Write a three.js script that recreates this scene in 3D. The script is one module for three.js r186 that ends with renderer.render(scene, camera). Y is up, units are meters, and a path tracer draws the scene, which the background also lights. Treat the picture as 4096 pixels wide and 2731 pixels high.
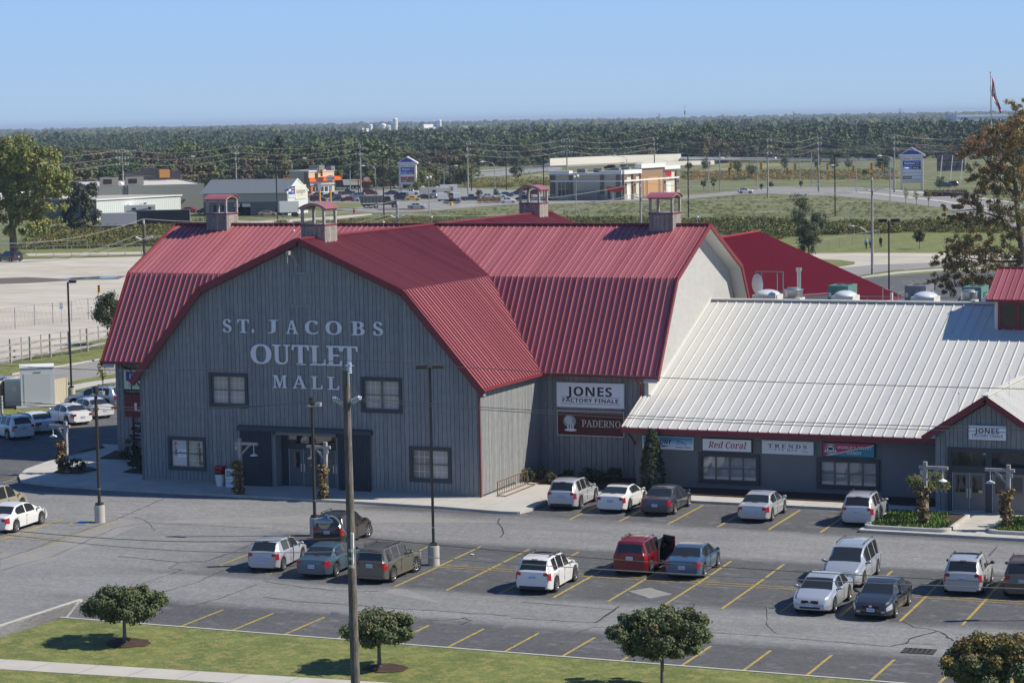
import * as THREE from 'three';
import { mergeGeometries, toCreasedNormals } from 'three/addons/utils/BufferGeometryUtils.js';
import { TextGeometry } from 'three/addons/geometries/TextGeometry.js';
import { FontLoader } from 'three/addons/loaders/FontLoader.js';
import { MarchingCubes } from 'three/addons/objects/MarchingCubes.js';

// ---------------------------------------------------------------- camera, sky, sun, exposure
const scene = new THREE.Scene();
const V3 = (x, y, z) => new THREE.Vector3(x, y, z);
const YAW = 23.5 * Math.PI / 180, PITCH = 5.28 * Math.PI / 180, ROLL = -1.03 * Math.PI / 180, EYE = 22, FOC = 9600;
const camF = V3(-Math.sin(YAW) * Math.cos(PITCH), -Math.sin(PITCH), -Math.cos(YAW) * Math.cos(PITCH));
const cR0 = V3(Math.cos(YAW), 0, -Math.sin(YAW)), cU0 = cR0.clone().cross(camF);
const camR = cR0.clone().multiplyScalar(Math.cos(ROLL)).addScaledVector(cU0, Math.sin(ROLL));
const camU = cR0.clone().multiplyScalar(-Math.sin(ROLL)).addScaledVector(cU0, Math.cos(ROLL));
const camera = new THREE.PerspectiveCamera(2 * Math.atan(1365.5 / FOC) * 180 / Math.PI, 1024 / 682, 1, 30000);
camera.position.set(0, EYE, 0);
camera.quaternion.setFromRotationMatrix(new THREE.Matrix4().makeBasis(camR, camU, camF.clone().negate()));
camera.updateMatrixWorld(true);

const SUN_EL = 43 * Math.PI / 180, SUN_AZ = -20 * Math.PI / 180;
const sunDir = V3(Math.cos(SUN_EL) * Math.cos(SUN_AZ), Math.sin(SUN_EL), Math.cos(SUN_EL) * Math.sin(SUN_AZ));
const sun = new THREE.DirectionalLight(new THREE.Color().setRGB(1, 0.93, 0.81), 5);
sun.position.copy(sunDir).multiplyScalar(400).add(V3(-50, 0, -110));
sun.target.position.set(-50, 0, -110);
sun.castShadow = true; sun.shadow.mapSize.set(4096, 4096);
Object.assign(sun.shadow.camera, { left: -120, right: 120, top: 120, bottom: -120, near: 10, far: 900 });
scene.add(sun, sun.target);

{ // clear autumn sky: pale at the horizon, deeper blue above
  const w = 256, h = 1024, d = new Float32Array(w * h * 4);
  const lerp3 = (a, b, t) => a.map((v, i) => v + (b[i] - v) * t);
  const stops = [[-90, [0.30, 0.36, 0.44]], [0, [0.375, 0.525, 0.70]], [0.7, [0.365, 0.52, 0.715]], [1.6, [0.335, 0.51, 0.755]], [3, [0.305, 0.495, 0.79]], [8, [0.21, 0.39, 0.72]], [22, [0.08, 0.18, 0.42]], [45, [0.045, 0.11, 0.29]], [90, [0.03, 0.08, 0.22]]];
  for (let j = 0; j < h; j++) {
    const el = (j + 0.5) / h * 180 - 90;
    let k = 0; while (k < stops.length - 2 && el > stops[k + 1][0]) k++;
    const c = lerp3(stops[k][1], stops[k + 1][1], Math.min(1, Math.max(0, (el - stops[k][0]) / (stops[k + 1][0] - stops[k][0]))));
    for (let i = 0; i < w; i++) d.set([c[0], c[1], c[2], 1], (j * w + i) * 4);
  }
  const t = new THREE.DataTexture(d, w, h, THREE.RGBAFormat, THREE.FloatType);
  t.mapping = THREE.EquirectangularReflectionMapping; t.magFilter = THREE.LinearFilter; t.needsUpdate = true;
  scene.background = t; scene.environment = t;
}
const renderer = new THREE.WebGLRenderer({ antialias: true });
renderer.toneMapping = THREE.LinearToneMapping; renderer.toneMappingExposure = 1.14;
renderer.shadowMap.enabled = true;
scene.fog = new THREE.FogExp2(0xc8daf8, 0.00009);

// ---------------------------------------------------------------- helpers
let seed = 7;
const rnd = () => { seed = (seed * 1664525 + 1013904223) >>> 0; return seed / 4294967296; };
const rr = (a, b) => a + (b - a) * rnd();
const reseed = s => { seed = s * 7919 + 13; rnd(); rnd(); };
const pick = a => a[Math.floor(rnd() * a.length) % a.length];
const D2R = Math.PI / 180, K = 4096 / 2352;
function ray(px, py) { // direction through a pixel of the 2352 x 1568 view of the photograph
  return camF.clone().addScaledVector(camR, (px * K - 2048) / FOC).addScaledVector(camU, -(py * K - 1365.5) / FOC);
}
function G(px, py, h = 0) { const d = ray(px, py), t = (h - EYE) / d.y; return V3(d.x * t, h, d.z * t); }    // meets the level h
function atZ(px, py, z) { const d = ray(px, py), t = z / d.z; return V3(d.x * t, EYE + d.y * t, z); }       // meets the plane z
const fwd = V3(camF.x, 0, camF.z).normalize(), side = V3(-fwd.z, 0, fwd.x);
function atD(px, py, D) { const d = ray(px, py), t = D / (d.x * fwd.x + d.z * fwd.z); return V3(d.x * t, EYE + d.y * t, d.z * t); } // at forward distance D
const fdist = p => p.x * fwd.x + p.z * fwd.z;
const mpp = p => fdist(p) / (FOC / K); // metres per pixel there

const used = {};
const numbered = n => { used[n] = (used[n] || 0) + 1; return used[n] === 1 ? n : n + '_' + String(used[n] - 1).padStart(3, '0'); };
function thing(name, label, category, pos, turn = 0, group) {
  const o = new THREE.Group(); o.name = numbered(name); o.userData = { label, category };
  if (group) o.userData.group = group;
  if (pos) o.position.copy(pos); o.rotation.y = turn; scene.add(o); return o;
}
function copyOf(o, label, pos, turn = 0, scale = 1, group) {
  const c = o.clone(); c.name = numbered(o.name.replace(/_\d{3}$/, '')); c.userData = { ...o.userData }; if (label) c.userData.label = label; if (group) c.userData.group = group;
  c.position.copy(pos); c.rotation.y = turn; c.scale.setScalar(scale); scene.add(c); return c;
}
const clean = g => { let n = g.index ? g.toNonIndexed() : g; for (const k of Object.keys(n.attributes)) if (!['position', 'normal', 'uv', 'color'].includes(k)) n.deleteAttribute(k); if (!n.attributes.normal) n.computeVertexNormals(); if (!n.attributes.uv) n.setAttribute('uv', new THREE.BufferAttribute(new Float32Array(n.attributes.position.count * 2), 2)); return n; };
const merge = l => { l = l.flat().map(clean); if (l.length === 1) return l[0]; const hasC = l.some(g => g.attributes.color); if (hasC) for (const g of l) if (!g.attributes.color) g.setAttribute('color', new THREE.BufferAttribute(new Float32Array(g.attributes.position.count * 3).fill(1), 3)); return mergeGeometries(l); };
function boxUV(g, tile) { // texture coordinates in metres, by the side a face looks to
  g = clean(g); const p = g.attributes.position, n = g.attributes.normal, uv = g.attributes.uv;
  for (let i = 0; i < p.count; i += 3) {
    const ax = Math.abs(n.getX(i)), ay = Math.abs(n.getY(i)), az = Math.abs(n.getZ(i));
    for (let k = i; k < i + 3; k++) {
      const x = p.getX(k), y = p.getY(k), z = p.getZ(k);
      if (ay >= ax && ay >= az) uv.setXY(k, x / tile, z / tile); else if (ax >= az) uv.setXY(k, z / tile, y / tile); else uv.setXY(k, x / tile, y / tile);
    }
  }
  return g;
}
function part(parent, name, geo, mat, label) {
  if (Array.isArray(geo)) geo = merge(geo);
  if (mat.userData.tile && !geo.userData.ownUV) geo = boxUV(geo, mat.userData.tile);
  const m = new THREE.Mesh(geo, mat); m.name = name; m.castShadow = m.receiveShadow = true;
  if (label) m.userData.label = label;
  parent.add(m); return m;
}
function structure(name, geo, mat) { const m = part(scene, numbered(name), geo, mat); m.userData.kind = 'structure'; return m; }
function single(name, label, category, geo, mat, group) { const m = part(scene, numbered(name), geo, mat); m.userData = { label, category }; if (group) m.userData.group = group; return m; }
const bx = (x0, x1, y0, y1, z0, z1) => { const g = new THREE.BoxGeometry(Math.abs(x1 - x0), Math.abs(y1 - y0), Math.abs(z1 - z0)); g.translate((x0 + x1) / 2, (y0 + y1) / 2, (z0 + z1) / 2); return g; };
const cb = (w, h, d, x = 0, y = 0, z = 0) => new THREE.BoxGeometry(w, h, d).translate(x, y, z);
function rod(p, q, r, seg = 6, r2 = r) {
  const d = q.clone().sub(p), L = d.length(), g = new THREE.CylinderGeometry(r2, r, L, seg);
  g.translate(0, L / 2, 0); g.applyQuaternion(new THREE.Quaternion().setFromUnitVectors(V3(0, 1, 0), d.normalize())); g.translate(p.x, p.y, p.z); return g;
}
const cyl = (r, h, x = 0, y = 0, z = 0, seg = 10, rt = r) => new THREE.CylinderGeometry(rt, r, h, seg).translate(x, y + h / 2, z); // standing on y
const sph = (r, x, y, z, a = 8, b = 6) => new THREE.SphereGeometry(r, a, b).translate(x, y, z);
function prism(pts, z0, z1) { // outline in x,y pushed through z
  const s = new THREE.Shape(pts.map(p => new THREE.Vector2(p[0], p[1]))); const g = new THREE.ExtrudeGeometry(s, { depth: z1 - z0, bevelEnabled: false, curveSegments: 6 }); g.translate(0, 0, z0); return g;
}
function beam(p, q, w, h, up = V3(0, 1, 0)) { // rectangular bar from p to q
  const d = q.clone().sub(p), L = d.length(); d.normalize(); const s = d.clone().cross(up).normalize(), u = s.clone().cross(d);
  const g = new THREE.BoxGeometry(L, h, w); g.applyMatrix4(new THREE.Matrix4().makeBasis(d, u, s).setPosition(p.clone().add(q).multiplyScalar(0.5))); return g;
}
function polyGeo(pts) { // flat polygon from 3-D points, a fan is enough for convex ones
  const pos = []; for (let i = 1; i < pts.length - 1; i++) pos.push(...pts[0].toArray(), ...pts[i].toArray(), ...pts[i + 1].toArray());
  const g = new THREE.BufferGeometry(); g.setAttribute('position', new THREE.Float32BufferAttribute(pos, 3)); g.computeVertexNormals(); return clean(g);
}
function sheetGeo(pts, y, skirt = 0) { // level polygon with x,z outline
  const s = new THREE.Shape(pts.map(p => new THREE.Vector2(p.x, -p.z)));
  const g = skirt ? new THREE.ExtrudeGeometry(s, { depth: skirt, bevelEnabled: false }) : new THREE.ShapeGeometry(s);
  g.rotateX(-Math.PI / 2); g.translate(0, y - skirt, 0); return g;
}
const gp = l => l.map(p => p.isVector3 ? p : G(p[0], p[1]));
function ribbon(pts, w, y) { // painted line or crack: strip along points
  const g = []; const n = pts.length, L = [], R = [];
  for (let i = 0; i < n; i++) { const a = pts[Math.max(0, i - 1)], b = pts[Math.min(n - 1, i + 1)]; const d = b.clone().sub(a).setY(0).normalize(); const s = V3(-d.z, 0, d.x); const ww = Array.isArray(w) ? w[i] : w; L.push(pts[i].clone().setY(y).addScaledVector(s, ww / 2)); R.push(pts[i].clone().setY(y).addScaledVector(s, -ww / 2)); }
  for (let i = 0; i < n - 1; i++) { g.push(polyGeo([R[i], R[i + 1], L[i + 1], L[i]])); }
  return merge(g);
}

// ---------------------------------------------------------------- noise, textures, materials
const hash = (x, y, s) => { let h = (x * 374761393 + y * 668265263 + s * 1442695041) | 0; h = Math.imul(h ^ (h >>> 13), 1274126177); return ((h ^ (h >>> 16)) >>> 0) / 4294967296; };
function vnoise(x, y, per, s) { const xi = Math.floor(x), yi = Math.floor(y), fx = x - xi, fy = y - yi; const m = (a) => ((a % per) + per) % per; const u = fx * fx * (3 - 2 * fx), v = fy * fy * (3 - 2 * fy); const a = hash(m(xi), m(yi), s), b = hash(m(xi + 1), m(yi), s), c = hash(m(xi), m(yi + 1), s), d = hash(m(xi + 1), m(yi + 1), s); return a + (b - a) * u + (c - a) * v + (a - b - c + d) * u * v; }
function fbm(u, v, per, oct, s) { let a = 0, w = 0.5, t = 0; for (let o = 0; o < oct; o++) { a += w * vnoise(u * per, v * per, per, s + o * 17); t += w; w *= 0.55; per *= 2; } return a / t; }
const toS = c => Math.round(255 * Math.max(0, Math.min(1, c <= 0.0031308 ? 12.92 * c : 1.055 * Math.pow(c, 1 / 2.4) - 0.055)));
function colorTex(w, h, fn) { const d = new Uint8Array(w * h * 4); for (let j = 0; j < h; j++) for (let i = 0; i < w; i++) { const c = fn(i / w, j / h, i, j), o = (j * w + i) * 4; d[o] = toS(c[0]); d[o + 1] = toS(c[1]); d[o + 2] = toS(c[2]); d[o + 3] = 255; } const t = new THREE.DataTexture(d, w, h); t.colorSpace = THREE.SRGBColorSpace; t.wrapS = t.wrapT = THREE.RepeatWrapping; t.magFilter = THREE.LinearFilter; t.minFilter = THREE.LinearMipmapLinearFilter; t.generateMipmaps = true; t.needsUpdate = true; return t; }
function greyTex(w, h, fn) { const d = new Uint8Array(w * h * 4); for (let j = 0; j < h; j++) for (let i = 0; i < w; i++) { const c = Math.round(255 * Math.max(0, Math.min(1, fn(i / w, j / h)))), o = (j * w + i) * 4; d[o] = d[o + 1] = d[o + 2] = c; d[o + 3] = 255; } const t = new THREE.DataTexture(d, w, h); t.wrapS = t.wrapT = THREE.RepeatWrapping; t.magFilter = THREE.LinearFilter; t.needsUpdate = true; return t; }
const mix = (a, b, t) => a + (b - a) * t, mix3 = (a, b, t) => [mix(a[0], b[0], t), mix(a[1], b[1], t), mix(a[2], b[2], t)], sst = (a, b, x) => { x = Math.max(0, Math.min(1, (x - a) / (b - a))); return x * x * (3 - 2 * x); };
const mat = (rgb, rough = 0.8, opt = {}) => { const { tile, ...o } = opt; const m = new THREE[o.clearcoat || o.transmission || o.sheen ? 'MeshPhysicalMaterial' : 'MeshStandardMaterial']({ color: new THREE.Color().setRGB(...rgb), roughness: rough, ...o }); if (tile) m.userData.tile = tile; return m; };
const grain = (s, lo, hi, n = 256, per = 32) => colorTex(n, n, (u, v) => mix3(lo, hi, sst(0.15, 0.85, 0.45 * fbm(u, v, per, 4, s) + 0.35 * fbm(u, v, 4, 3, s + 5) + 0.2 * hash(u * n | 0, v * n | 0, s))));
const bumpFine = greyTex(256, 256, (u, v) => 0.6 * fbm(u, v, 64, 3, 3) + 0.4 * hash(u * 256 | 0, v * 256 | 0, 9));
const M = {};
M.grass = mat([1, 1, 1], 0.95, { map: colorTex(1024, 1024, (u, v) => { const a = fbm(u, v, 8, 5, 11), b = fbm(u, v, 128, 3, 12), c = fbm(u, v, 24, 3, 15); let g = mix3([0.085, 0.112, 0.025], [0.18, 0.205, 0.055], sst(0.25, 0.75, 0.55 * b + 0.45 * a)); g = mix3(g, [0.32, 0.27, 0.09], sst(0.42, 0.72, 0.75 * c + 0.25 * b) * 0.45); return g; }), bumpMap: bumpFine, bumpScale: 0.02, tile: 9 });
M.field = mat([1, 1, 1], 0.95, { map: colorTex(1024, 1024, (u, v) => { const a = fbm(u, v, 5, 5, 21), b = fbm(u, v, 90, 3, 22); let g = mix3([0.085, 0.105, 0.034], [0.175, 0.19, 0.07], sst(0.2, 0.8, 0.5 * b + 0.5 * a)); g = mix3(g, [0.23, 0.20, 0.10], sst(0.52, 0.75, fbm(u, v, 12, 4, 24)) * 0.75); return g; }), tile: 60 });
M.gravel = mat([1, 1, 1], 0.95, { map: colorTex(1024, 1024, (u, v) => { const a = fbm(u, v, 6, 5, 31), b = hash(u * 1024 | 0, v * 1024 | 0, 32), c = fbm(u, v * 4, 10, 4, 33); return mix3([0.36, 0.325, 0.27], [0.60, 0.55, 0.475], sst(0.15, 0.85, 0.45 * a + 0.2 * b + 0.35 * c)); }), tile: 40 });
M.road = mat([1, 1, 1], 0.9, { map: grain(41, [0.21, 0.205, 0.195], [0.31, 0.30, 0.285], 512, 48), tile: 14 });
M.roadDark = mat([1, 1, 1], 0.9, { map: grain(42, [0.075, 0.077, 0.085], [0.125, 0.125, 0.13], 512, 48), tile: 12 });
M.concrete = mat([1, 1, 1], 0.85, { map: colorTex(512, 512, (u, v) => { const a = fbm(u, v, 6, 5, 51), b = hash(u * 512 | 0, v * 512 | 0, 52); return mix3([0.38, 0.36, 0.32], [0.56, 0.54, 0.495], 0.65 * a + 0.35 * b); }), tile: 6 });
M.kerb = mat([1, 1, 1], 0.85, { map: grain(53, [0.36, 0.345, 0.31], [0.52, 0.505, 0.46], 256, 16), tile: 3 });
M.mulch = mat([1, 1, 1], 1, { map: grain(55, [0.025, 0.014, 0.010], [0.13, 0.075, 0.05], 256, 64), bumpMap: bumpFine, bumpScale: 0.05, tile: 1.6 });
const woodTex = (s, lo, hi) => colorTex(256, 512, (u, v) => { const st = fbm(u * 1, v * 0.06, 64, 4, s), k = fbm(u, v, 6, 3, s + 3); return mix3(lo, hi, sst(0.2, 0.8, 0.65 * st + 0.35 * k)); });
const barnTex = woodTex(61, [0.205, 0.213, 0.217], [0.285, 0.292, 0.29]);
M.board = [0, 1, 2, 3].map(i => mat([[1, 1, 1], [0.9, 0.9, 0.91], [1.06, 1.05, 1.02], [0.96, 0.97, 1.0]][i], 0.85, { map: barnTex, bumpMap: barnTex, bumpScale: 0.003, tile: 2.2 }));
M.trimGrey = mat([0.17, 0.175, 0.175], 0.7, { map: woodTex(63, [0.75, 0.75, 0.75], [1, 1, 1]), tile: 2 });
const greyWood = woodTex(65, [0.19, 0.17, 0.15], [0.42, 0.39, 0.36]);
M.greyWood = mat([1, 1, 1], 0.9, { map: greyWood, tile: 1.3 });
M.greyWood2 = mat([0.82, 0.82, 0.84], 0.9, { map: greyWood, tile: 1.1 });
M.poleWood = mat([1, 1, 1], 0.95, { map: woodTex(66, [0.07, 0.06, 0.05], [0.22, 0.195, 0.17]), bumpMap: woodTex(67, [0, 0, 0], [1, 1, 1]), bumpScale: 0.012, tile: 1.5 });
M.postWood = mat([1, 1, 1], 0.85, { map: woodTex(68, [0.26, 0.25, 0.235], [0.42, 0.41, 0.39]), tile: 1.5 });
M.navyBoard = mat([0.045, 0.053, 0.066], 0.75, { map: woodTex(69, [0.7, 0.7, 0.7], [1, 1, 1]), tile: 2 });
M.navy = mat([0.052, 0.060, 0.070], 0.6);
const metalVar = colorTex(256, 256, (u, v) => { const a = fbm(u, v * 0.15, 16, 4, 71), b = fbm(u, v, 5, 4, 72); const k = 0.78 + 0.22 * (0.5 * a + 0.5 * b); return [k, k, k]; });
M.redRoof = [[0.39, 0.118, 0.135], [0.36, 0.105, 0.12], [0.42, 0.132, 0.15]].map((c, i) => mat(c, 0.38 + 0.05 * i, { map: metalVar, metalness: 0.0, tile: 5, clearcoat: 0.25, clearcoatRoughness: 0.35 }));
M.redRoofBright = mat([0.36, 0.022, 0.035], 0.45, { map: metalVar, tile: 5 });
M.redTrim = mat([0.19, 0.026, 0.034], 0.5);
M.whiteRoof = [0, 1, 2].map(i => mat([[0.62, 0.62, 0.595], [0.60, 0.605, 0.585], [0.64, 0.635, 0.61]][i], 0.45, { map: colorTex(256, 512, (u, v) => { const st = fbm(u, v * 0.05, 32, 4, 75 + i), b = fbm(u, v, 8, 4, 78); const k = 0.86 + 0.14 * (0.6 * st + 0.4 * b); return [k, k, k * 0.99]; }), tile: 4 }));
M.whiteWall = mat([1, 1, 1], 0.85, { map: colorTex(256, 256, (u, v) => { const k = 0.41 + 0.07 * fbm(u, v, 12, 4, 81) - 0.03 * (fbm(u, v * 8, 8, 2, 82)); return [k, k * 0.99, k * 0.955]; }), tile: 4 });
M.stucco = mat([1, 1, 1], 0.9, { map: grain(83, [0.175, 0.178, 0.178], [0.215, 0.217, 0.215], 256, 64), bumpMap: bumpFine, bumpScale: 0.004, tile: 2 });
M.glass = mat([0.025, 0.03, 0.035], 0.04, { metalness: 0, clearcoat: 1, clearcoatRoughness: 0.02 });
M.pane = mat([1, 1, 1], 0.02, { transmission: 1, thickness: 0, ior: 1.5, transparent: true });
M.frameTaupe = mat([0.16, 0.145, 0.125], 0.5);
M.white = mat([0.75, 0.75, 0.74], 0.5);
M.offWhite = mat([0.62, 0.61, 0.57], 0.6);
M.black = mat([0.012, 0.012, 0.013], 0.6);
M.bronze = mat([0.035, 0.031, 0.028], 0.45);
M.darkGrey = mat([0.06, 0.062, 0.066], 0.6);
M.midGrey = mat([0.2, 0.205, 0.21], 0.6);
M.steel = mat([0.55, 0.56, 0.57], 0.35, { metalness: 0.85 });
M.galv = mat([0.42, 0.43, 0.44], 0.5, { metalness: 0.6 });
M.wire = mat([0.16, 0.16, 0.165], 0.6, { metalness: 0.3 });
M.wirePale = mat([0.33, 0.33, 0.32], 0.5, { metalness: 0.3 });
M.poleGrey = mat([1, 1, 1], 0.9, { map: woodTex(86, [0.22, 0.21, 0.20], [0.42, 0.41, 0.39]), tile: 2 });
M.yellowPaint = mat([1, 1, 1], 0.85, { map: colorTex(256, 256, (u, v) => mix3([0.47, 0.335, 0.055], [0.19, 0.165, 0.11], sst(0.40, 0.70, 0.5 * fbm(u, v, 24, 4, 91) + 0.5 * fbm(u, v, 90, 2, 92)))), tile: 2.2 });
M.whitePaint = mat([0.5, 0.5, 0.48], 0.85);
M.crack = mat([0.045, 0.045, 0.05], 0.9);
M.crack2 = mat([0.028, 0.028, 0.032], 0.7);
M.yellow = mat([0.78, 0.40, 0.012], 0.45);
M.red = mat([0.45, 0.02, 0.02], 0.5);
M.orange = mat([0.85, 0.16, 0.01], 0.5);
M.beige = mat([0.46, 0.41, 0.32], 0.8);
M.blue = mat([0.02, 0.05, 0.35], 0.5);
// a painted face: canvas drawing -> material
function signMat(w, h, draw, rough = 0.5) { const c = document.createElement('canvas'); c.width = w; c.height = h; const x = c.getContext('2d'); draw(x, w, h); const t = new THREE.CanvasTexture(c); t.colorSpace = THREE.SRGBColorSpace; return new THREE.MeshStandardMaterial({ map: t, roughness: rough }); }
function face(w, h) { return new THREE.PlaneGeometry(w, h); }
function fit(x, text, cx, cy, maxW, size, style, font, color, ls = 0) { x.fillStyle = color; x.textAlign = 'center'; x.textBaseline = 'middle'; x.font = `${style} ${size}px ${font}`; const w = x.measureText(text).width; const k = maxW ? maxW / w : 1; x.save(); x.translate(cx, cy); x.scale(k, 1); x.fillText(text, 0, 0); x.restore(); }

// ================================================================ the setting
{ // one ground sheet out to the horizon, gently rolling far away
  const pos = [], idx = [], rs = [0, 60, 120, 200, 300, 420, 560, 720, 900, 1150, 1450, 1900, 2500, 3300, 4300, 5600, 7200, 9200, 12000], na = 72;
  for (const r of rs) for (let a = 0; a < na; a++) { const t = a / na * Math.PI * 2; const x = Math.cos(t) * r, z = Math.sin(t) * r; pos.push(x, groundY(x, z), z); }
  for (let i = 0; i < rs.length - 1; i++) for (let a = 0; a < na; a++) { const b = (a + 1) % na, p = i * na + a, q = i * na + b, r = p + na, s = q + na; idx.push(p, q, r, q, s, r); }
  const g = new THREE.BufferGeometry(); g.setAttribute('position', new THREE.Float32BufferAttribute(pos, 3)); g.setIndex(idx); g.computeVertexNormals();
  structure('ground', g, M.field);
}
function groundY(x, z) { const r = Math.hypot(x, z); const k = sst(2200, 6500, r); return -0.06 + k * (6 * vnoise(x / 1300 + 40, z / 1300 + 40, 4096, 5) + 5 * vnoise(x / 600 + 90, z / 600 + 90, 4096, 6) - 5) + sst(5000, 9000, r) * 5; }

// the parking lot: old asphalt, worn pale where cars drive, darker in the bays
const LX0 = -118, LX1 = 14, LZ0 = -176, LZ1 = -60;
M.lot = mat([1, 1, 1], 0.88, { map: colorTex(2048, 1800, (u, v) => {
  const x = LX0 + u * (LX1 - LX0), z = LZ0 + v * (LZ1 - LZ0);
  const s1 = fbm(x / 40 + 3, z / 16 + 7, 8, 5, 101), s2 = fbm(x / 60 + 3, z / 7 + 2, 16, 4, 103), f = fbm(x / 9, z / 9, 64, 3, 105), n = hash((u * 2048) | 0, (v * 1800) | 0, 107);
  const w = z + 1.2 * (s1 - 0.5);
  let lane = Math.max(sst(-93.9, -95.5, w) * sst(-101.5, -99.6, w), sst(-112, -113.6, w) * sst(-122, -120, w), 0.9 * sst(-60, -63, x + 2 * s1) * sst(-83, -78, x), sst(-58, -66, x) * sst(-110, -104, w));
  if (z < -128) lane = 0.1;
  let k = 0.088 + 0.118 * lane;
  k *= 0.72 + 0.6 * (0.5 * s1 + 0.5 * s2); k *= 0.76 + 0.48 * f; k *= 0.82 + 0.36 * n;
  const pale = sst(0.60, 0.76, fbm(x / 13 + 5, z / 7 + 5, 20, 4, 109)); k += 0.05 * pale * (1 - lane * 0.5);
  const oil = sst(0.69, 0.80, fbm(x / 5 + 1, z / 5 + 1, 30, 3, 111)); k *= 1 - 0.3 * oil * (1 - lane);
  const warm = 0.5 + 0.5 * lane;
  return [k * mix(0.97, 1.0, warm), k, k * mix(1.08, 1.0, warm)];
}) });
{
  const pts = [V3(-61.2, 0, -89.3), V3(14, 0, -89.3), V3(14, 0, -128.2), V3(-50, 0, -137), V3(-92, 0, -137), V3(-88, 0, -176), V3(-102, 0, -157.5), V3(-107, 0, -152.5), V3(-118, 0, -146), V3(-118, 0, -78), V3(-60.4, 0, -78), V3(-61.2, 0, -84.2), V3(-62.6, 0, -92.7)];
  const g = clean(sheetGeo(pts, 0)); const p = g.attributes.position, uv = g.attributes.uv;
  for (let i = 0; i < p.count; i++) uv.setXY(i, (p.getX(i) - LX0) / (LX1 - LX0), (p.getZ(i) - LZ0) / (LZ1 - LZ0));
  structure('parking_lot', g, M.lot);
}
// asphalt repairs and cracks
{
  const patchMat = [mat([1, 1, 1], 0.9, { map: grain(121, [0.21, 0.205, 0.197], [0.28, 0.272, 0.26], 256, 32), tile: 4 }), mat([1, 1, 1], 0.9, { map: grain(122, [0.062, 0.064, 0.072], [0.10, 0.10, 0.108], 256, 32), tile: 4 })];
  const pl = structure('asphalt_repairs', sheetGeo(gp([[1440, 1357], [1494, 1349], [1549, 1365], [1494, 1375]]), 0.004), patchMat[0]);
  for (const [i, poly] of [[0, [[270, 1190], [336, 1200], [120, 1288], [0, 1310], [0, 1285], [150, 1240]]], [0, [[360, 1202], [1110, 1178], [1176, 1190], [1176, 1200], [860, 1180], [430, 1192]]], [0, [[905, 1352], [935, 1354], [1010, 1382], [1000, 1384], [880, 1360]]], [1, [[2270, 1276], [2290, 1255], [2293, 1256], [2274, 1278]]], [1, [[760, 1405], [780, 1408], [776, 1418], [757, 1412]]]]) part(pl, 'repair_patch', sheetGeo(gp(poly), 0.004), patchMat[i]);
  const cr = structure('asphalt_cracks', ribbon(gp([[1148, 1190], [1143, 1200], [1153, 1212], [1157, 1225], [1150, 1234]]), 0.06, 0.008), M.crack2);
  const lines = [[[[0, 1285], [70, 1262], [150, 1232], [265, 1194], [375, 1145], [430, 1138]], 0.05, 1], [[[0, 1310], [120, 1278], [265, 1212], [340, 1200], [460, 1206], [600, 1213]], 0.05, 0], [[[340, 1200], [352, 1213], [356, 1218]], 0.04, 0], [[[310, 1187], [340, 1200]], 0.04, 0], [[[588, 1245], [530, 1270], [468, 1291], [445, 1289], [412, 1292], [330, 1283], [270, 1278]], 0.07, 1], [[[412, 1292], [386, 1306], [418, 1309], [338, 1337], [300, 1352]], 0.06, 0], [[[512, 1310], [452, 1337], [378, 1358], [330, 1372]], 0.06, 0], [[[588, 1343], [560, 1354], [500, 1375], [460, 1387], [436, 1394]], 0.06, 0], [[[604, 1335], [680, 1347], [760, 1356], [868, 1358]], 0.05, 0], [[[606, 1371], [700, 1383], [790, 1388], [900, 1397], [1000, 1403], [1176, 1415]], 0.06, 1], [[[975, 1423], [1020, 1426], [1060, 1420], [1097, 1417]], 0.05, 0], [[[1060, 1420], [1084, 1425], [1060, 1434]], 0.07, 1], [[[1176, 1420], [1270, 1425], [1368, 1430], [1420, 1395]], 0.05, 1], [[[1368, 1430], [1423, 1392]], 0.09, 1], [[[1440, 1421], [1478, 1396]], 0.05, 0], [[[1200, 1382], [1300, 1391], [1410, 1400]], 0.04, 0], [[[1326, 1454], [1345, 1446], [1364, 1440], [1600, 1450], [1764, 1462], [1900, 1472], [2045, 1485]], 0.045, 1], [[[2045, 1485], [2080, 1478], [2095, 1465], [2140, 1455], [2155, 1449], [2176, 1460], [2190, 1472]], 0.10, 1], [[[2155, 1449], [2100, 1440], [2070, 1425], [1990, 1420]], 0.05, 0], [[[2080, 1477], [2150, 1480]], 0.05, 0], [[[1440, 1357], [1494, 1349], [1549, 1365], [1494, 1375], [1440, 1357]], 0.05, 1], [[[1760, 1393], [1764, 1440], [1784, 1455]], 0.04, 0], [[[1650, 1378], [1764, 1386], [1860, 1394]], 0.03, 0]];
  for (const [pp, w, m] of lines) { // uneven, wandering
    const src = gp(pp), out = []; for (let i = 0; i < src.length - 1; i++) { const n = Math.max(3, Math.round(src[i].distanceTo(src[i + 1]) / 0.5)); for (let k = 0; k < n; k++) out.push(src[i].clone().lerp(src[i + 1], k / n).add(V3(rr(-0.05, 0.05), 0, rr(-0.06, 0.06)))); } out.push(src[src.length - 1]);
    part(cr, 'crack', ribbon(out, out.map(() => w * rr(0.4, 1.25)), 0.009), m ? M.crack2 : M.crack);
  }
}
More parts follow.
